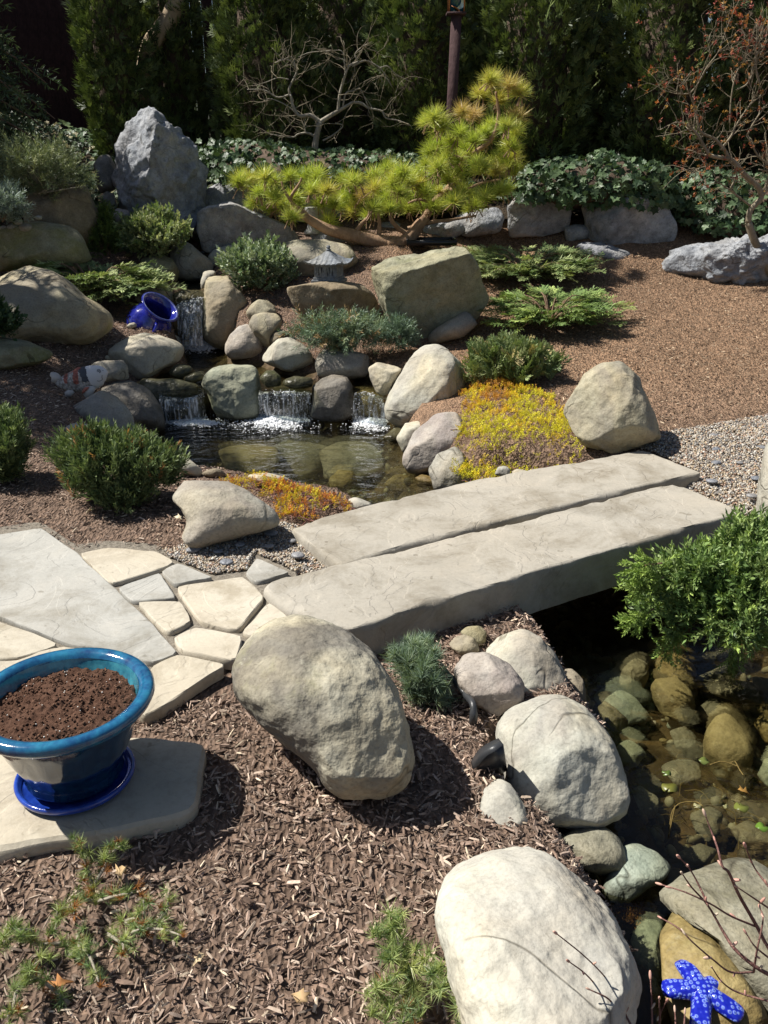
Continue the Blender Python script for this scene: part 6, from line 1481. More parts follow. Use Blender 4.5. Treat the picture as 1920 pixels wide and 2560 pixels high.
# red-budded maple
MY = 8.75
map_lines = [(.085, .07, [(1010, 2110), (960, 2000), (880, 1850), (830, 1710)]), (.06, .045, [(830, 1710), (850, 1610), (930, 1520), (900, 1430), (800, 1340), (735, 1260), (690, 1220)]), (.04, .014, [(690, 1220), (560, 1200), (520, 1170), (450, 1050), (400, 990), (330, 950), (270, 940)]),
             (.035, .014, [(690, 1220), (640, 1140), (570, 1065), (460, 1005), (430, 850), (380, 720)]), (.014, .005, [(380, 720), (440, 650), (510, 520), (600, 400), (650, 260), (720, 80)]), (.008, .003, [(600, 400), (660, 385), (730, 358)]), (.008, .003, [(530, 400), (545, 350), (620, 290)]), (.024, .008, [(620, 1150), (700, 1045), (740, 960), (850, 800), (960, 720)]),
             (.014, .005, [(740, 690), (820, 645), (870, 540), (890, 400), (900, 170)]), (.014, .005, [(690, 960), (700, 750), (740, 560), (810, 450), (840, 290)]), (.022, .006, [(920, 650), (890, 520), (905, 400), (960, 330), (990, 130)]), (.022, .008, [(860, 1590), (690, 1460), (570, 1380)]), (.018, .010, [(690, 1455), (740, 1350), (740, 1260)]), (.03, .012, [(940, 1500), (1000, 1300), (910, 1200), (820, 1040)]),
             (.02, .006, [(820, 1040), (900, 900), (980, 800)]), (.016, .005, [(690, 1270), (500, 1280), (400, 1310), (300, 1300)]), (.012, .004, [(560, 1200), (450, 1180), (340, 1140)]), (.014, .004, [(380, 720), (280, 720), (160, 685)]), (.012, .004, [(330, 720), (290, 650), (220, 600)]), (.014, .004, [(910, 1300), (1000, 1310), (1080, 1250)]), (.04, .01, [(940, 1500), (1050, 1350), (1150, 1100), (1200, 700)]), (.02, .006, [(1100, 1200), (1050, 900), (1080, 600)])]
maple = empty('maple_tree', tuple(at_y('O', (1000, 2100), MY))); tag(maple, 'small maple with reddish opening buds at the right edge', 'tree')
r = np.random.default_rng(103); tips = []
st, nodes = branches_px('O', map_lines, MY, .5)
W, FF, _ = join(st[:2]); obj('trunk', W, FF, BARK['maple'], maple)
W, FF, _ = join(st[2:]); mo = obj('branches', W, FF, BARK['maple'], maple)
tw = twigs(nodes[2:], r, 6.5, .28, .0045, 2, .25, .65, .22, tips)
W, FF, _ = join([tube(P, q, 4, False) for P, q in tw]); obj('twigs', W, FF, BARK['maple'], mo)
T = np.array([t for t, d in tips]); X = np.array([d for t, d in tips]); k = len(T)
m = r.uniform(size=k) < .42; T, X = T[m], X[m]; k = len(T)
lay([t_sprig(5, .6, .16, s) for s in range(3)], T, X + r.normal(0, .3, (k, 3)), r.normal(size=(k, 3)), .042 * r.uniform(.5, 1.3, k), palette(r, k, [(.30, .075, .05), (.40, .14, .05), (.24, .06, .05), (.42, .24, .07)]), LM['soft'], 'buds', maple, (1, 1.1))

# leaning trunk at upper left
lt = empty('leaning_tree', tuple(at_y('A', (930, 600), 12.15))); tag(lt, 'leaning tree with smooth tan trunk at the top left', 'tree')
st, nodes = branches_px('A', [(.12, .11, [(900, 900), (915, 660), (940, 480), (965, 330), (1010, 240), (1080, 150), (1125, 50), (1130, -100), (1120, -300)]), (.08, .03, [(1130, -100), (1220, -260), (1330, -420)]), (.08, .03, [(1120, -300), (1060, -500), (960, -700)])], 12.15, 1.0)
W, FF, _ = join(st[:1]); obj('trunk', W, FF, bark_mat('bark_tan', (.26, .19, .12), (.46, .37, .26)), lt)
for b_ in st[1:]: obj('branch', b_[0], b_[1], BARK['grey'], lt)

# conifers standing left of the view; their crowns shade the left bank
def conifer(label, x, y, z0, z1, R, n, seed, cols, size=.34, open_=.0, tiers=11):
    r = np.random.default_rng(seed); zb = float(H0(np.array([x]), np.array([y]))[0])
    root = empty('conifer_tree', (x, y, zb)); tag(root, label, 'tree', 'conifers along the left side')
    V, F = tube(smooth_path([(x, y, zb - .1), (x + .04, y, (z0 + z1) / 2), (x, y, z1)], 6), np.linspace(.13, .03, 13), 8); obj('trunk', V, F, BARK['brown'], root)
    st, T, X = [], [], []
    nb = tiers * 9
    for i in range(nb):
        t = i / nb; z = z0 + (z1 - z0) * t; a = i * 2.4 + r.uniform(-.3, .3); L = R * (1 - t) ** .75 * r.uniform(.75, 1.15) + .12
        d = np.array([math.cos(a), math.sin(a), 0]); P = [np.array([x, y, z]) + d * L * s + np.array([0, 0, .12 * L * math.sin(s * 2.2) - .42 * L * s * s]) for s in np.linspace(0, 1, 6)]
        st.append(tube(P, np.linspace(.022, .006, 6), 5, False))
        for _ in range(max(2, int(n / nb))):
            s = r.uniform(.2, 1.0); q = int(s * 4.99); p = P[q] + (P[q + 1] - P[q]) * (s * 5 - q)
            side = np.cross(d, (0, 0, 1)) * r.normal(0, .8)
            T.append(p + r.normal(0, .03, 3)); X.append(d * .6 + side + np.array([0, 0, -.45 + r.normal(0, .3)]))
    T = np.array(T); X = np.array(X); k = len(T)
    lay(BOUGH, T, X, r.normal(0, .3, (k, 3)) + (0, 0, 1), size * r.uniform(.6, 1.2, k), palette(r, k, cols), LM['conifer'], 'crown', root)
    W, FF, _ = join(st); obj('branches', W, FF, BARK['brown'], root)
DK = [(.055, .09, .045), (.08, .12, .06), (.04, .06, .03), (.11, .15, .07)]
conifer('large dark weeping conifer filling the top left corner', -4.9, 9.9, 1.7, 4.3, 1.65, 2200, 61, DK, .36)
conifer('conifer left of the view whose boughs dapple the huge tan boulder', -4.75, 7.2, 2.2, 4.4, 1.05, 260, 62, DK, .30, tiers=5)
conifer('conifer left of the view that shades the koi ornament', -4.15, 6.0, 1.6, 3.9, 1.05, 1200, 63, DK, .32)
conifer('unseen conifer added left of the view to shade the mossy boulder', -5.35, 8.75, 1.7, 4.1, 1.05, 950, 65, DK, .34)  # extra unseen tree, added to deepen the shade on the upper left bank
conifer('conifer left of the view behind the weeping one', -6.4, 11.7, 1.8, 5.2, 1.7, 1000, 64, DK, .38)

# bare red-barked twigs at the lower right, close to the viewer
tg = empty('twiggy_shrub', tuple(at_y('M', (1659, 1500), 1.15))); tag(tg, 'bare reddish twigs with pale buds in the lower right corner', 'shrub')
twl = [[(1750, 1080), (1660, 980), (1600, 870), (1520, 730), (1470, 620), (1440, 590), (1415, 500), (1385, 420), (1357, 345)], [(1600, 880), (1480, 830), (1380, 770), (1260, 715), (1145, 678)], [(1700, 1130), (1600, 1075), (1500, 990), (1440, 900), (1370, 780), (1290, 690), (1245, 625)], [(1370, 780), (1330, 690), (1280, 600), (1232, 548)],
       [(1590, 1100), (1480, 1100), (1400, 1045), (1300, 960), (1230, 890), (1145, 840)], [(1590, 1100), (1605, 1000), (1635, 850), (1620, 790)], [(1720, 760), (1640, 660), (1590, 590), (1550, 495)], [(1720, 830), (1600, 750), (1510, 690)], [(1700, 1060), (1600, 980), (1555, 915)],
       [(1000, 1360), (960, 1280), (930, 1210), (870, 1120), (770, 1020), (640, 915)], [(930, 1290), (860, 1200), (780, 1110), (700, 1050)], [(940, 1300), (890, 1230), (800, 1185)], [(1100, 1360), (1098, 1250), (1092, 1130)], [(1135, 1360), (1140, 1300), (1170, 1240)], [(1137, 1330), (1135, 1230)], [(1215, 1360), (1210, 1290)], [(1255, 1360), (1258, 1300)], [(590, 1360), (565, 1315)], [(590, 1360), (606, 1300)], [(1700, 1250), (1520, 1200), (1440, 1150), (1390, 1080)]]
st, bd = [], []
rr_ = np.random.default_rng(104)
for i, l in enumerate(twl):
    yb = 1.12 if i in (9, 10, 11) else 1.18
    Wp = smooth_path([at_y('M', p, yb + .03 * math.sin(i * 2 + j)) for j, p in enumerate(l)], 5); thick = .0042 if i in (0, 2) else .0022
    st.append(tube(Wp, np.linspace(thick, .0011, len(Wp)), 6)); bd.append((Wp[-1], unit(Wp[-1] - Wp[-2])))
    for q in range(4, len(Wp) - 2, 7): bd.append((Wp[q], unit(Wp[q + 1] - Wp[q]) + rr_.normal(0, .8, 3)))
W, FF, _ = join(st); obj('twigs', W, FF, bark_mat('twig_red', (.12, .05, .045), (.30, .17, .14), 3), tg)
T = np.array([b[0] for b in bd]); X = np.array([b[1] for b in bd]); k = len(T)
V0, F0 = ico(2); V0 = V0 * (1, .32, .32) + (.6, 0, 0)
W, FF, CC = stamp(V0, F0, frames(X, rr_.normal(size=(k, 3))) * (.0075 * rr_.uniform(.7, 1.3, k))[:, None, None], T, palette(rr_, k, [(.45, .24, .19), (.55, .34, .27), (.50, .40, .30)]))
obj('buds', W, FF, attr_mat('bud', .5), tg, col=CC)
# ------------------------------------------------------------------ made things
def z_over(crop, p, xy):
    """height at which a plumb line over xy passes the row of pixel p"""
    best = None
    sy = S(crop, p)[1]
    for z in np.arange(-.6, 2.5, .002):
        w = np.array([xy[0], xy[1], z]) - CAM; q = 1280 - FPX * (w @ UP) / (w @ FW)
        if best is None or abs(q - sy) < best[0]: best = (abs(q - sy), z)
    return best[1]

def surface_at(crop, p, kinds):
    """where the line of sight meets a rock already built"""
    from mathutils.bvhtree import BVHTree
    d = Vector(ray(crop, p)).normalized(); best = None
    for o in COL.objects:
        if o.type == 'MESH' and o.name.split('.')[0] in kinds:
            me = o.data; pw = parent_world(o); vs = [v.co + pw for v in me.vertices]
            bb = BVHTree.FromPolygons(vs, [tuple(q.vertices) for q in me.polygons])
            h = bb.ray_cast(Vector(CAM), d)
            if h[0] is not None and (best is None or h[3] < best[1]): best = (h[0], h[3])
    return np.array(best[0]) if best else hit(crop, p)

def glaze(name, deep, mid, light, zr=(0, .3), sc=1.0, rough=.12):
    t = NT(name); c = t.coord()
    n = t.noise(t.scale(c, (14, 14, 2.2)), sc, 5, .6, .3); n2 = t.noise(c, 40 * sc, 4, .6)
    col = t.ramp(n, [(.32, deep), (.55, mid), (.78, light)])
    col = t.mix(.35, col, t.ramp(n2, [(.35, deep), (.65, light)]))
    t.l(col, t.b.inputs['Base Color']); t.b.inputs['Roughness'].default_value = rough; t.b.inputs['Coat Weight'].default_value = .6; t.b.inputs['Coat Roughness'].default_value = .06
    t.l(t.bump(t.noise(t.scale(c, (9, 9, 1)), 1.6, 4), .25, .01), t.b.inputs['Normal'])
    return t.m

# blue planter on its saucer
pb = at_z('J', (497, 1000), .055)
rim_z = z_over('J', (480, 462), pb)
hP = rim_z - .075
RP = .232
pot = empty('flower_pot', (pb[0], pb[1], .075)); tag(pot, 'big blue glazed flower pot full of bare soil', 'flower pot')
GB = glaze('glaze_blue', (.003, .008, .028), (.005, .02, .07), (.010, .06, .12)); GR = glaze('glaze_rim', (.006, .03, .10), (.012, .085, .20), (.03, .22, .33)); GI = glaze('glaze_inner', (.01, .08, .14), (.03, .19, .27), (.09, .36, .42))
def at_o(V, o): return np.asarray(V) + np.array(o)
pr = [(.02, .0), (.124, .0), (.130, .012), (.127, .03), (.130, .045), (.148, .08), (.166, .12), (.178, .16), (.193, hP - .065), (.203, hP - .035), (.206, hP - .022)]
V, F = lathe(pr, 120); ta = np.arctan2(V[:, 1], V[:, 0]); V = V * (1 + (.006 * np.sin(ta * 11) + .004 * np.sin(ta * 23 + 1))[:, None] * np.array([1, 1, 0])); obj('body', at_o(V, (pb[0], pb[1], .075)), F, GB, pot)
pr = [(.203, hP - .036), (.216, hP - .034), (.229, hP - .024), (.236, hP - .010), (.235, hP + .002), (.227, hP + .009), (.212, hP + .010), (.199, hP + .004), (.193, hP - .006)]
V, F = lathe(pr, 72); V = V * (1 + .006 * np.sin(np.arctan2(V[:, 1], V[:, 0]) * 3)[:, None] * np.array([1, 1, 0])); obj('rim', at_o(V, (pb[0], pb[1], .075)), F, GR, pot)
pr = [(.195, hP - .002), (.189, hP - .02), (.177, hP - .06), (.160, hP - .085)]
V, F = lathe(pr, 72); obj('inner_wall', at_o(V, (pb[0], pb[1], .075)), F[:, ::-1], GI, pot)
def soil_mat():
    t = NT('potting_soil'); c = t.coord(); n = t.noise(c, 55, 8, .75); n2 = t.noise(c, 14, 5, .6)
    col = t.mix(.5, t.ramp(n, [(.3, (.035, .018, .012)), (.5, (.105, .055, .036)), (.72, (.19, .11, .075))]), t.ramp(n2, [(.3, (.06, .03, .02)), (.7, (.15, .085, .058))]))
    t.l(col, t.b.inputs['Base Color']); t.b.inputs['Roughness'].default_value = .95; t.b.inputs['Specular IOR Level'].default_value = .1
    t.l(t.bump(n, 1.0, .012), t.b.inputs['Normal']); return t.m
g = np.linspace(-.2, .2, 120); XX, YY = np.meshgrid(g, g); rr = np.hypot(XX, YY); ok = rr < .187
ZZ = hP - .036 + .020 * np.clip(1 - rr / .2, 0, 1) + np.array([mnoise.fractal(Vector((x * 22, y * 22, 1)), .8, 2.1, 5) * .010 + mnoise.fractal(Vector((x * 70, y * 70, 4)), .7, 2.1, 3) * .005 for x, y in zip(XX.ravel(), YY.ravel())]).reshape(XX.shape)
I = np.arange(XX.size).reshape(XX.shape); F = np.stack([I[:-1, :-1], I[:-1, 1:], I[1:, 1:], I[1:, :-1]], -1).reshape(-1, 4); F = F[ok.ravel()[F].all(1)]
V = np.stack([XX.ravel(), YY.ravel(), ZZ.ravel()], 1); us = np.unique(F); mp = np.full(len(V), -1); mp[us] = np.arange(len(us))
soil = obj('soil', at_o(V[us], (pb[0], pb[1], .075)), mp[F], soil_mat(), pot)
r = np.random.default_rng(5)
def on_soil(k, s0, s1, cols, name, mat):
    a = r.uniform(0, 6.283, k); q = .174 * np.sqrt(r.uniform(0, 1, k)); x, y = q * np.cos(a), q * np.sin(a)
    z = hP - .036 + .020 * np.clip(1 - q / .2, 0, 1) + np.array([mnoise.fractal(Vector((u * 22, v * 22, 1)), .8, 2.1, 5) * .010 for u, v in zip(x, y)]) + .002
    M = rand_rot(r, k) * r.uniform(s0, s1, (k, 1, 1))
    W, FF, CC = stamp(*ico(1), M, np.stack([x + pb[0], y + pb[1], z + .075], 1), palette(r, k, cols))
    o = obj(name, W, FF, mat, soil, col=CC); o['kind'] = 'stuff'
on_soil(700, .0015, .0042, [(.09, .05, .033), (.15, .085, .055), (.05, .028, .02)], 'soil_crumbs', attr_mat('soil_crumb', .95, .1))
on_soil(45, .001, .0024, [(.75, .73, .68), (.6, .57, .5)], 'perlite', attr_mat('perlite', .9, .2))
sau = empty('plant_saucer', (pb[0], pb[1], .05)); tag(sau, 'round cobalt blue saucer under the big pot', 'saucer')
pr = [(.0, .003), (.135, .003), (.148, .006), (.158, .018), (.160, .028), (.155, .033), (.148, .030), (.142, .018), (.135, .0135), (.0, .0135)]
V, F = lathe(pr, 72); obj('dish', at_o(V, (pb[0], pb[1], .0485)), F, glaze('glaze_cobalt', (.006, .02, .16), (.012, .045, .33), (.03, .10, .48)), sau)

def rot_to(axis, V, spin=0.0):
    Z = unit(np.array(axis, float)); X = unit(np.cross((0, 1, 0.1), Z)); Y = np.cross(Z, X)
    c, s = math.cos(spin), math.sin(spin); V = np.asarray(V); x = V[:, 0] * c - V[:, 1] * s; y = V[:, 0] * s + V[:, 1] * c
    return x[:, None] * X + y[:, None] * Y + V[:, 2:3] * Z

# tilted cobalt jar
JY = 7.75
jc = at_y('S', (372, 812), JY)
jar = empty('tilted_jar', (jc[0], jc[1], jc[2] - .17)); tag(jar, 'cobalt blue two-handled jar lying tilted beside the upper waterfall', 'jar')
JM = glaze('glaze_jar', (.006, .008, .09), (.012, .016, .21), (.03, .04, .36), sc=.7, rough=.10)
k_ = .205 / .20
jp = [(.02, -.20), (.10, -.20), (.13, -.18), (.175, -.10), (.195, -.02), (.188, .05), (.160, .11), (.130, .145), (.122, .165), (.128, .18), (.150, .205), (.166, .215), (.172, .222), (.166, .230), (.152, .226), (.138, .21), (.118, .18), (.112, .15), (.13, .11), (.15, .04), (.14, -.06), (.02, -.12)]
AX = (.60, -.30, .74)
V, F = lathe(jp, 56); jb = obj('body', rot_to(AX, V) * k_ + jc, F, JM, jar)
V, F = tube([(.158 * math.cos(a), .158 * math.sin(a), .222) for a in np.linspace(0, 6.2832, 49)], .0095, 8, False); obj('lip', rot_to(AX, V) * k_ + jc, F, glaze('glaze_lip', (.03, .04, .2), (.10, .12, .34), (.30, .33, .5)), jb)
for sgn in (-1.2, 1.9):
    a = sgn; hp_ = [((.13 + q) * math.cos(a), (.13 + q) * math.sin(a), z) for q, z in ((0, .15), (.045, .15), (.075, .12), (.07, .07), (.045, .045))]
    V, F = tube(smooth_path(hp_, 5), .016, 8); obj('handle', rot_to(AX, V) * k_ + jc, F, JM, jar)

# koi ornament
KY = 5.95
def kp(x, y): return at_y('S', (100 + x * .12055, 860 + y * .12055), KY)
koi = empty('koi_ornament', tuple(kp(750, 1000))); tag(koi, 'painted ceramic koi fish with red and black patches on a rock', 'fish ornament')
spine = [((330, 760), 60), ((420, 800), 110), ((560, 800), 175), ((760, 770), 235), ((950, 730), 265), ((1120, 680), 250), ((1260, 640), 205), ((1360, 640), 120), ((1405, 650), 40)]
W = []; scale = np.linalg.norm(kp(100, 0) - kp(0, 0)) / 100
pc = smooth_path([kp(*p) for p, _ in spine], 5); hr = np.interp(np.linspace(0, len(spine) - 1, len(pc)), range(len(spine)), [q for _, q in spine]) * scale
t_ = np.gradient(pc, axis=0); t_ = unit(t_); up_ = unit(np.array([0, 0, 1]) - t_ * t_[:, 2:3]); sd_ = np.cross(t_, up_)
A = np.linspace(0, 2 * math.pi, 33)[:-1]; V = []
for i in range(len(pc)):
    for a in A: V.append(pc[i] + up_[i] * math.sin(a) * hr[i] + sd_[i] * math.cos(a) * hr[i] * .62)
V = np.array(V); n = 32; F = []
for i in range(len(pc) - 1):
    for j in range(n):
        p, q = i * n + j, i * n + (j + 1) % n; F += [(p, p + n, q + n), (p, q + n, q)]
def koi_mat():
    t = NT('koi_paint'); c = t.coord(); sep = t.add('ShaderNodeSeparateXYZ'); t.l(c, sep.inputs[0]); u, w = sep.outputs[0], sep.outputs[2]
    jit = t.math('MULTIPLY', t.math('SUBTRACT', t.noise(c, 40, 3, .6), .5), .03)
    u = t.math('ADD', u, jit); w = t.math('ADD', w, jit)
    s_ = t.math('ADD', u, t.math('MULTIPLY', w, .3))
    gt = lambda a, k: t.math('GREATER_THAN', a, k)
    def rect(a0, a1, b0, b1): return t.math('MULTIPLY', t.math('MULTIPLY', gt(u, a0), t.math('SUBTRACT', 1, gt(u, a1))), t.math('MULTIPLY', gt(w, b0), t.math('SUBTRACT', 1, gt(w, b1))))
    head = gt(s_, .150); black = t.math('MULTIPLY', t.math('MULTIPLY', gt(s_, .098), t.math('SUBTRACT', 1, head)), gt(w, .088))
    red = t.math('MAXIMUM', rect(.006, .046, .07, .17), rect(-.066, -.036, .07, .14))
    sca = t.add('ShaderNodeTexVoronoi', i_Scale=62.0); t.l(c, sca.inputs['Vector'])
    base = t.ramp(t.noise(c, 30, 5, .6), [(.3, (.42, .38, .35)), (.7, (.62, .58, .55))])
    col = t.mix(red, base, (.40, .11, .075)); scl = t.ramp(sca.outputs['Distance'], [(.2, (1, 1, 1)), (.75, (.38, .35, .33))])
    col = t.mix(.9, col, scl, 'MULTIPLY'); col = t.mix(black, col, (.045, .05, .065)); col = t.mix(head, col, (.62, .60, .60))
    t.l(col, t.b.inputs['Base Color']); t.b.inputs['Roughness'].default_value = .5
    t.l(t.bump(t.math('MULTIPLY', sca.outputs['Distance'], t.math('SUBTRACT', 1, head)), .5, .006), t.b.inputs['Normal']); return t.m
KM = koi_mat(); KF = plain_mat('koi_fin', (.52, .47, .43), .6); KR = plain_mat('koi_fin_red', (.42, .13, .09), .6); KB = plain_mat('koi_black', (.04, .045, .06), .5); KH = plain_mat('koi_head', (.62, .60, .60), .5)
kb = obj('body', V, F, KM, koi)
def fin(name, pts, thick, mat, dy=0.0):
    P = np.array([kp(*p) for p in pts]) + (0, dy, 0); nn = len(P); Vv = np.concatenate([P + (0, -thick, 0), P + (0, thick, 0)])
    c0 = P.mean(0); Vv = np.concatenate([Vv, [c0 + (0, -thick * 1.8, 0), c0 + (0, thick * 1.8, 0)]])
    Ff = []
    for i in range(nn):
        j = (i + 1) % nn; Ff += [(i, j, j + nn), (i, j + nn, i + nn), (j, i, 2 * nn), (i + nn, j + nn, 2 * nn + 1)]
    return obj(name, Vv, np.array(Ff), mat, koi)
fin('tail_fin', [(340, 800), (440, 760), (430, 690), (370, 620), (300, 590), (225, 595), (215, 640), (250, 700), (240, 760), (290, 800)], .012, KF)
fin('dorsal_fin', [(520, 690), (620, 600), (730, 520), (790, 470), (850, 480), (880, 540), (900, 620), (860, 680), (780, 640), (700, 640), (600, 690)], .007, KR, -.012)
pc_fin = fin('pectoral_fin', [(1080, 830), (1000, 840), (945, 900), (940, 980), (1000, 1060), (1060, 1085), (1110, 1060), (1160, 980), (1210, 870), (1150, 830)], .006, KF, -.058)
fp = fin('fin_patch', [(1090, 835), (1000, 845), (945, 905), (945, 985), (1010, 930), (1060, 880)], .003, KR, -.069); fp.parent = pc_fin; fp.location = Vector((0, 0, 0)); fp.location = Vector((0, 0, 0))
fin('pelvic_fin', [(560, 960), (620, 920), (720, 930), (760, 970), (690, 1050), (610, 1075), (565, 1030)], .006, KF, -.045)
e = surface_at('S', (100 + 1222 * .12055, 860 + 560 * .12055), ('body',)) + (0, -.002, 0)
V, F = tube([(e + np.array([math.cos(a) * .011, -.001, math.sin(a) * .012])) for a in np.linspace(0, 6.2832, 17)], .0022, 6, False); ey = obj('eye', V, F, KB, koi)
V, F = ico(2); obj('pupil', V * (.005, .002, .005) + e, F, KB, ey)
e2 = surface_at('S', (100 + 1305 * .12055, 860 + 548 * .12055), ('body',)); V, F = ico(2); obj('nostril', V * (.004, .002, .0025) + e2, F, KB, koi)
mo_ = [surface_at('S', (100 + x * .12055, 860 + y * .12055), ('body',)) + (0, -.0005, 0) for x, y in ((1290, 640), (1285, 690), (1290, 740), (1230, 770), (1180, 762))]
V, F = tube(smooth_path(mo_, 4), .0018, 6); obj('mouth_line', V, F, KB, koi)

# stone lantern
LY = 8.0
lb = at_y('S', (823, 706), LY); sL = px_m(LY) * .09644
def lx(x): return (x - 860) * sL
lan = empty('stone_lantern', tuple(lb)); lan.rotation_euler = (0, 0, math.radians(-14)); tag(lan, 'small grey stone pagoda lantern with pierced walls', 'lantern')
LMt = rock_mat('lantern_stone', (.09, .10, .11), (.20, .215, .23), (.34, .36, .38), sc=2.2, vein=0)
def lpart(name, V, F, mat=LMt):
    me = np_mesh(name, V, F, None, False); return link_mesh(name, me, mat, lan, None)
hw = 275 * sL
V, F = box(2.5 * hw, 2.5 * hw, .03, (0, 0, .015)); lpart('base_plate', V, F)
V, F = box(2.2 * hw, 2.2 * hw, .02, (0, 0, .04)); lpart('plinth', V, F)
hgt = 300 * sL
for sx, sy, rot in ((0, -1, 0), (1, 0, 1), (0, 1, 2), (-1, 0, 3)):
    # wall panel: frame, rail and leaf-shaped bars with openings between
    parts = [box(2 * hw, .014, .022, (0, 0, .061)), box(2 * hw, .014, .022, (0, 0, .05 + hgt - .011)), box(.020, .0145, hgt, (-hw + .012, 0, .05 + hgt / 2)), box(.020, .0145, hgt, (hw - .012, 0, .05 + hgt / 2)), box(.020, .0135, hgt, (-.01, 0, .05 + hgt / 2))]
    for j in range(7):
        x = -hw + .03 + j * (2 * hw - .06) / 6; tilt = .25 * math.sin(j * 2.1)
        bV, bF = box(.016 + .006 * (j % 2), .012, hgt * .9); ca, sa = math.cos(tilt), math.sin(tilt)
        bV = np.stack([bV[:, 0] * ca - bV[:, 2] * sa * .6, bV[:, 1], bV[:, 2]], 1) + (x, 0, .05 + hgt / 2); parts.append((bV, bF))
    V, F, _ = join(parts); a = rot * math.pi / 2
    V = V + (0, -hw + .008, 0); V = np.stack([V[:, 0] * math.cos(a) - V[:, 1] * math.sin(a), V[:, 0] * math.sin(a) + V[:, 1] * math.cos(a), V[:, 2]], 1); lpart('wall_panel', V, F)
rw = 470 * sL; z0 = .05 + hgt; g = np.linspace(-1, 1, 25); XX, YY = np.meshgrid(g, g); m = np.maximum(abs(XX), abs(YY))
ZT = z0 + .012 + .115 * (1 - m) ** 1.25 + .028 * (np.minimum(abs(XX), abs(YY)) * m) ** 3 + .004 * np.where(abs(XX) > abs(YY), np.sin(YY * 26), np.sin(XX * 26)) * m
top = np.stack([XX * rw, YY * rw, ZT], -1).reshape(-1, 3); bot = np.stack([XX * rw * .97, YY * rw * .97, np.minimum(ZT - .014, z0 + .02 + 0 * ZT)], -1).reshape(-1, 3)
I = np.arange(625).reshape(25, 25); F1 = np.stack([I[:-1, :-1], I[:-1, 1:], I[1:, 1:], I[1:, :-1]], -1).reshape(-1, 4)
ring = np.concatenate([I[0, :-1], I[:-1, -1], I[-1, ::-1][:-1], I[::-1, 0][:-1]]); F2 = [(ring[i], ring[i] + 625, ring[(i + 1) % len(ring)] + 625, ring[(i + 1) % len(ring)]) for i in range(len(ring))]
roof_ = lpart('roof', np.concatenate([top, bot]), np.concatenate([F1, F1[:, ::-1] + 625, np.array(F2)[:, ::-1]]))
V, F = lathe([(.0, .165), (.02, .16), (.03, .14), (.02, .125), (.034, .11), (.03, .10)], 16); fo = lpart('finial', V * .7 + (0, 0, z0 + .045), F[:, ::-1]); fo.parent = roof_

# blue starfish
SZ = float(surface_at('S', (1756, 2482), ('rock_slab',))[2]) - .004
sf = at_z('S', (1752, 2490), SZ)
star = empty('starfish', tuple(sf)); tag(star, 'cobalt blue starfish ornament with pale ring dots on a wet slab', 'starfish ornament')
def star_mat():
    t = NT('starfish_glaze'); c = t.coord()
    w = t.add('ShaderNodeTexVoronoi', i_Scale=88.0, i_Randomness=.45); t.l(c, w.inputs['Vector'])
    ringc = t.ramp(w.outputs['Distance'], [(.0, (.05, .08, .42)), (.20, (.06, .10, .46)), (.29, (.17, .24, .58)), (.37, (.14, .21, .55)), (.46, (.012, .02, .36)), (.8, (.006, .012, .28))])
    t.l(ringc, t.b.inputs['Base Color']); t.b.inputs['Roughness'].default_value = .16; t.b.inputs['Coat Weight'].default_value = .5
    inv = t.ramp(w.outputs['Distance'], [(0, (1, 1, 1)), (.5, (0, 0, 0))]); t.l(t.bump(inv, .6, .003), t.b.inputs['Normal']); return t.m
armp = [(1702, 2400), (1824, 2436), (1858, 2545), (1748, 2592), (1654, 2472)]
ctr = at_z('S', (1756, 2482), SZ); SV = []
armw = [at_z('S', p, SZ) - ctr for p in armp]
arms = sorted([(math.atan2(w[1], w[0]), np.hypot(w[0], w[1])) for w in armw])
def star_r(th):
    best = 0
    for a, L in arms:
        d = abs((th - a + math.pi) % (2 * math.pi) - math.pi); wd = .0235
        # distance to the border of a rounded arm capsule
        cx = math.cos(d); sx_ = abs(math.sin(d))
        if cx > 0: best = max(best, min(L * (1 - .12 * (sx_ * L / wd / 2) ** 2) if sx_ * L < wd else 0, L) if sx_ * L < wd else wd / max(sx_, 1e-3) if wd / max(sx_, 1e-3) < L else 0)
    return max(best, .026)
nth, nr = 200, 14
ths = np.linspace(0, 2 * math.pi, nth, endpoint=False); R_ = np.array([star_r(t) for t in ths]); kk = np.array([.25, .5, .25])
for _ in range(2): R_ = np.convolve(np.concatenate([R_[-1:], R_, R_[:1]]), kk, 'valid')
V = [ctr + (0, 0, .030)]; 
for j in range(1, nr + 1):
    q = j / nr
    for t, R in zip(ths, R_):
        rr = R * math.sin(q * math.pi / 2); zz = .030 * (math.cos(q * math.pi / 2) ** .8) * (1 - .35 * rr / .1); V.append(ctr + (rr * math.cos(t), rr * math.sin(t), zz))
V = np.array(V); F = [(0, 1 + i, 1 + (i + 1) % nth) for i in range(nth)]
for j in range(nr - 1):
    for i in range(nth):
        a, b = 1 + j * nth + i, 1 + j * nth + (i + 1) % nth; F += [(a, a + nth, b + nth), (a, b + nth, b)]
# lean the top towards the viewer's left like the ornament does
obj('body', V, np.array(F), star_mat(), star)

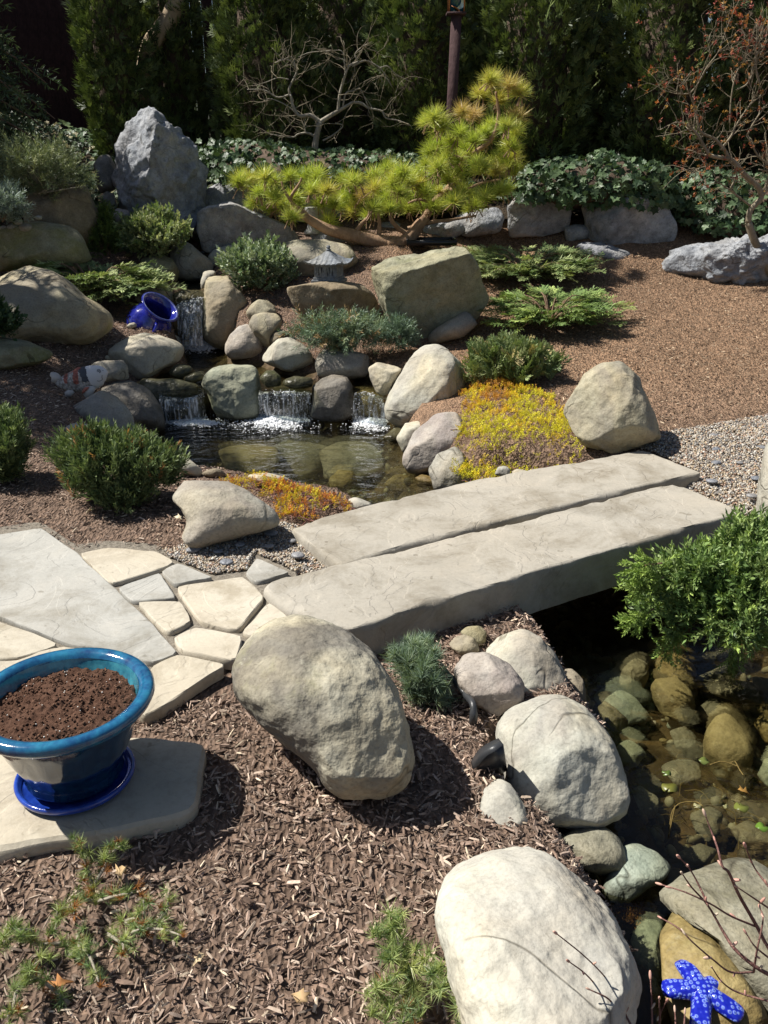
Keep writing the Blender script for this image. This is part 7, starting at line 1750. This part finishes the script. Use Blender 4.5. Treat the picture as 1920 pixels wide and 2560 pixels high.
# lamp post with coloured glass lantern
PYp = 10.35
pa, pb_ = at_y('S', (1130, 255), PYp), at_y('S', (1141, 38), PYp)
post = empty('lamp_post', (pa[0], PYp, 1.2)); tag(post, 'dark brown post carrying a coloured glass lantern', 'lamp post')
PM = bark_mat('post_stain', (.045, .024, .025), (.085, .05, .05))
V, F = box(1, 1, 1); zlo = 1.1; ht = pb_[2] - zlo; V = V * (.105, .105, ht) + (0, 0, zlo + ht / 2); V = V + (pa[0] + (pb_[0] - pa[0]) * (V[:, 2:3] - pa[2]) / (pb_[2] - pa[2])) * np.array([1, 0, 0]) + np.array([0, PYp, 0]); obj('post', V, F, PM, post)
z1 = pb_[2]; cx = pb_[0] - .005
V, F = box(.20, .20, .02, (cx, PYp, z1 + .01)); obj('cap_plate', V, F, PM, post)
COP = plain_mat('copper', (.42, .18, .08), .4, .6); GLB = plain_mat('blue_glass', (.012, .07, .11), .08, 0, .5); GLP = plain_mat('pale_glass', (.45, .56, .46), .2)
lh = .42
for ux in (-1, 1):
    for uy in (-1, 1):
        V, F = box(.016, .016, lh, (cx + ux * .078, PYp + uy * .078, z1 + .02 + lh / 2)); obj('corner_post', V, F, COP, post)
for ux, uy in ((0, -1), (0, 1), (-1, 0), (1, 0)):
    V, F = box(.14 if ux == 0 else .008, .14 if uy == 0 else .008, lh - .01, (cx + ux * .074, PYp + uy * .074, z1 + .02 + lh / 2)); gp = obj('glass_pane', V, F, GLB, post)
def plate(pts, y, mat, name, th=.003):
    P = np.array([at_y('S', (1080 + x * .0844, y_ * .0844), y) for x, y_ in pts]); nn = len(P); Vv = np.concatenate([P + (0, -th, 0), P + (0, th, 0)]); Ff = [(0, i, i + 1) for i in range(1, nn - 1)]
    Ff += [(nn, nn + i + 1, nn + i) for i in range(1, nn - 1)]
    for i in range(nn): j = (i + 1) % nn; Ff += [(i, j, j + nn), (i, j + nn, i + nn)]
    obj(name, Vv, np.array(Ff), mat, post)
yf = PYp - .082
plate([(840, 270), (830, 160), (860, 60), (870, -40), (970, -40), (960, 150), (920, 220)], yf, GLP, 'glass_leaf')
plate([(560, 400), (660, 300), (680, 350), (620, 390)], yf, GLP, 'glass_leaf')
plate([(700, 330), (740, 230), (820, 140), (830, 260), (740, 360)], yf, GLP, 'glass_leaf')
plate([(570, 160), (700, 200), (820, 290), (850, 420), (800, 400), (790, 310), (690, 240), (570, 190)], yf - .004, COP, 'lead_strip')
V, F = lathe([(.0, .10), (.03, .08), (.125, .0), (.12, -.01)], 4); obj('lantern_roof', V + (cx, PYp, z1 + .02 + lh), F[:, ::-1], COP, post)

# black basin lid beside the pine, pedestal, hose, liner
bk = plain_mat('black_plastic', (.012, .012, .013), .35)
bx_ = at_y('N', (1090, 985), 9.0)
bas = empty('black_basin', tuple(bx_)); tag(bas, 'shallow black plastic basin right of the pine trunk', 'basin')
for nm, (sx, sy, sz), c in (('floor', (.46, .34, .02), (0, 0, -.02)), ('rim', (.50, .02, .05), (0, -.18, 0)), ('rim', (.50, .02, .05), (0, .18, 0)), ('rim', (.02, .338, .05), (-.24, 0, 0)), ('rim', (.02, .338, .05), (.24, 0, 0))):
    V, F = box(sx, sy, sz, c); obj(nm, V + bx_ + (0, .15, .02), F, bk, bas)
pd = at_y('N', (440, 925), 9.55); sP = px_m(9.55) * .458
ped = empty('garden_pedestal', tuple(pd)); tag(ped, 'small pale grey pedestal half hidden under the left pine branch', 'pedestal')
V, F = lathe([(40 * sP, 0), (42 * sP, 8 * sP), (30 * sP, 20 * sP), (22 * sP, 40 * sP), (28 * sP, 75 * sP), (36 * sP, 110 * sP), (34 * sP, 122 * sP), (.001, 122 * sP)], 20); obj('column', V + pd, F, rock_mat('pedestal_stone', (.38, .37, .35), (.5, .49, .47), (.58, .57, .55), sc=2), ped)
V, F = tube(smooth_path([at_y('D', p, y) for p, y in (((1290, 215), 9.6), ((1320, 185), 9.6), ((1375, 168), 9.65), ((1430, 175), 9.8))], 6), .022, 10); o = obj('hose', V, F, bk); tag(o, 'black water hose behind the stream-head boulders', 'hose')
lin = NT('pond_liner'); lin.b.inputs['Base Color'].default_value = (.035, .037, .040, 1); lin.b.inputs['Roughness'].default_value = .38
lin.l(lin.bump(lin.noise(lin.coord(), 30, 4), .4, .004), lin.b.inputs['Normal'])
def liner(rows, label):
    """rows: list of pixel rows with heights; folded rubber sheet with thickness"""
    G = np.array([smooth_path([at_z('S', p[:2], p[2]) for p in row], 6) for row in rows]); a, b = G.shape[:2]
    V = G.reshape(-1, 3); I = np.arange(a * b).reshape(a, b); F = np.stack([I[:-1, :-1], I[:-1, 1:], I[1:, 1:], I[1:, :-1]], -1).reshape(-1, 4)
    o = obj('pond_liner', V, F, lin.m); md = o.modifiers.new('thickness', 'SOLIDIFY'); md.thickness = .004; tag(o, label, 'pond liner', 'exposed pond liner')
liner([[(1180, 1905, -.05), (1198, 1878, -.01), (1222, 1860, .03), (1248, 1848, .05)], [(1182, 1918, -.05), (1206, 1896, .01), (1235, 1878, .05), (1258, 1862, .07)], [(1190, 1930, -.07), (1220, 1922, -.06), (1248, 1915, -.06), (1262, 1900, -.06)], [(1200, 1936, -.10), (1225, 1934, -.10), (1250, 1932, -.10), (1266, 1925, -.10)]],
      'black rubber liner fold sticking up left of the large rounded pale boulder')
V, F = tube(smooth_path([at_z('S', (x, y), z) for x, y, z in ((1104, 1660, -.04), (1120, 1682, .0), (1142, 1710, .0), (1165, 1738, -.01), (1182, 1760, 0), (1184, 1790, -.03), (1182, 1806, -.06))], 6), [.006] * 8 + [.009] * 10 + [.012] * 10 + [.014] * 9, 8)
o = obj('pond_liner', V, F, lin.m); tag(o, 'narrow black liner edge in the mulch beside the rusty-sided tan boulder', 'pond liner', 'exposed pond liner')

# lily pads, weed and fallen leaves in the pond
padm = leaf_mat('lily_pad', .35, .2, .5)
for k, (x, y, rx, col, lab) in enumerate([(1185, 210, 46, (.15, .15, .03), 'yellow-green lily pad nearest the large rounded pale boulder'), (1320, 298, 24, (.30, .28, .14), 'small pale lily pad at the end of an arched stem'), (1530, 305, 40, (.15, .17, .035), 'lily pad below the large submerged boulder'), (1630, 400, 36, (.12, .22, .03), 'bright green lily pad at the right edge'),
                                         (1350, 80, 30, (.13, .16, .04), 'small green pad beside the submerged boulder'), (1455, 300, 16, (.24, .23, .10), 'tiny pale pad between two lily pads'), (1170, 140, 26, (.11, .16, .035), 'slim green pad above the yellow-green one')]):
    c = at_z('M', (x, y), WZ + .004); rw = rx * CROP['M'][2] * px_m(c[1]); n = 28; rs = np.random.default_rng(k); a0 = rs.uniform(0, 6.28)
    th = a0 + np.linspace(.18, 2 * math.pi - .18, n); V = np.concatenate([[c + (0, 0, .001)], np.stack([c[0] + rw * np.cos(th), c[1] + rw * .9 * np.sin(th), c[2] + .004 * np.sin(th * 3 + k)], 1)])
    F = np.array([(0, i, i + 1) for i in range(1, n)]); o = obj('lily_pad', V, F, padm, col=np.tile(np.array(col), (n + 1, 1)), loc=tuple(c)); md = o.modifiers.new('t', 'SOLIDIFY'); md.thickness = .0015; tag(o, lab, 'lily pad', 'lily pads')
r = np.random.default_rng(9); st = []
for pth in ([(1185, 390), (1200, 320), (1240, 285), (1310, 280), (1345, 300)], [(1480, 90), (1500, 85), (1520, 120), (1540, 150)], [(1380, 100), (1440, 85), (1520, 110)], [(1180, 440), (1195, 370), (1210, 300)]):
    st.append(tube(smooth_path([at_z('M', p, WZ + .006) for p in pth], 6), .0022, 5))
for _ in range(45):
    p = at_z('M', (r.uniform(1080, 1659), r.uniform(20, 470)), -.57 + r.uniform(-.02, .06)); a = r.uniform(0, 6.28); L = r.uniform(.03, .12)
    st.append(tube(smooth_path([p, p + (L * .5 * math.cos(a), L * .5 * math.sin(a), .03 * r.uniform()), p + (L * math.cos(a + .4), L * math.sin(a + .4), .0)], 3), .0016, 4, False))
W, FF, _ = join(st); o = obj('waterweed', W, FF, bark_mat('weed', (.09, .06, .018), (.22, .16, .05))); tag(o, 'thin yellow-brown water weed stems lying in the pond', 'water weed', kind='stuff')
T = np.array([at_z('M', (r.normal(990, 36), r.normal(812, 22)), -.40 + r.uniform(0, .05)) for _ in range(260)]); k = len(T)
o = lay([t_sprig(5, .4, .09, 3)], T, r.normal(size=(k, 3)), r.normal(size=(k, 3)), .022 * np.ones(k), palette(r, k, [(.20, .09, .02), (.34, .17, .04), (.10, .06, .02)]), LM['soft'], 'waterweed', None, (1, 1)); tag(o, 'brown tuft of decaying weed beside the huge whitish boulder', 'water weed', kind='stuff')
leafm = leaf_mat('dry_leaf', .6, .15, .2)
for k, (cr, p, z, L, col, lab) in enumerate([('M', (620, 385), WZ + .006, .055, (.30, .15, .07), 'brown maple leaf floating under the large rounded pale boulder'), ('M', (1510, 235), WZ + .005, .045, (.34, .19, .05), 'tan maple leaf floating among the lily pads'), ('K', (795, 450), .02, .05, (.56, .40, .22), 'dry tan leaf on the mulch below the pot slab'), ('K', (1325, 1020), .02, .035, (.60, .46, .28), 'pale dry leaf flake right of the sparse dwarf cedar'),
                                            ('K', (310, 1270), .02, .06, (.42, .20, .08), 'rusty dry leaf in the lower left mulch'), ('G', (495, 285), .05, .045, (.62, .50, .30), 'pale dry leaf in the mulch above the paving'), ('G', (910, 325), .04, .05, (.66, .58, .42), 'pale leaf in the mulch left of the flat triangular boulder'), ('F', (1127, 352), .31, .07, (.50, .30, .13), 'tan curled leaf on the right mulch slope'), ('L', (540, 2100), .02, .05, (.48, .33, .18), 'tan leaf scrap at the bottom edge of the mulch')]):
    c = at_z(cr, p, z); rs = np.random.default_rng(k + 40); a = rs.uniform(0, 6.28); V0, F0 = IVY[k % 3]; cam_ = np.array([[math.cos(a), -math.sin(a), 0], [math.sin(a), math.cos(a), 0], [0, 0, 1]])
    V = (V0 * (L, L * .55, L * 3.2)) @ cam_.T + c + (0, 0, .012); o = obj('fallen_leaf', V, F0, leafm, col=np.tile(np.array(col), (len(V), 1)), loc=tuple(c)); md = o.modifiers.new('t', 'SOLIDIFY'); md.thickness = .001; tag(o, lab, 'leaf', 'fallen leaves')
V, F = box(.020, .0035, .0025); wh = at_z('M', (545, 1070), .10)
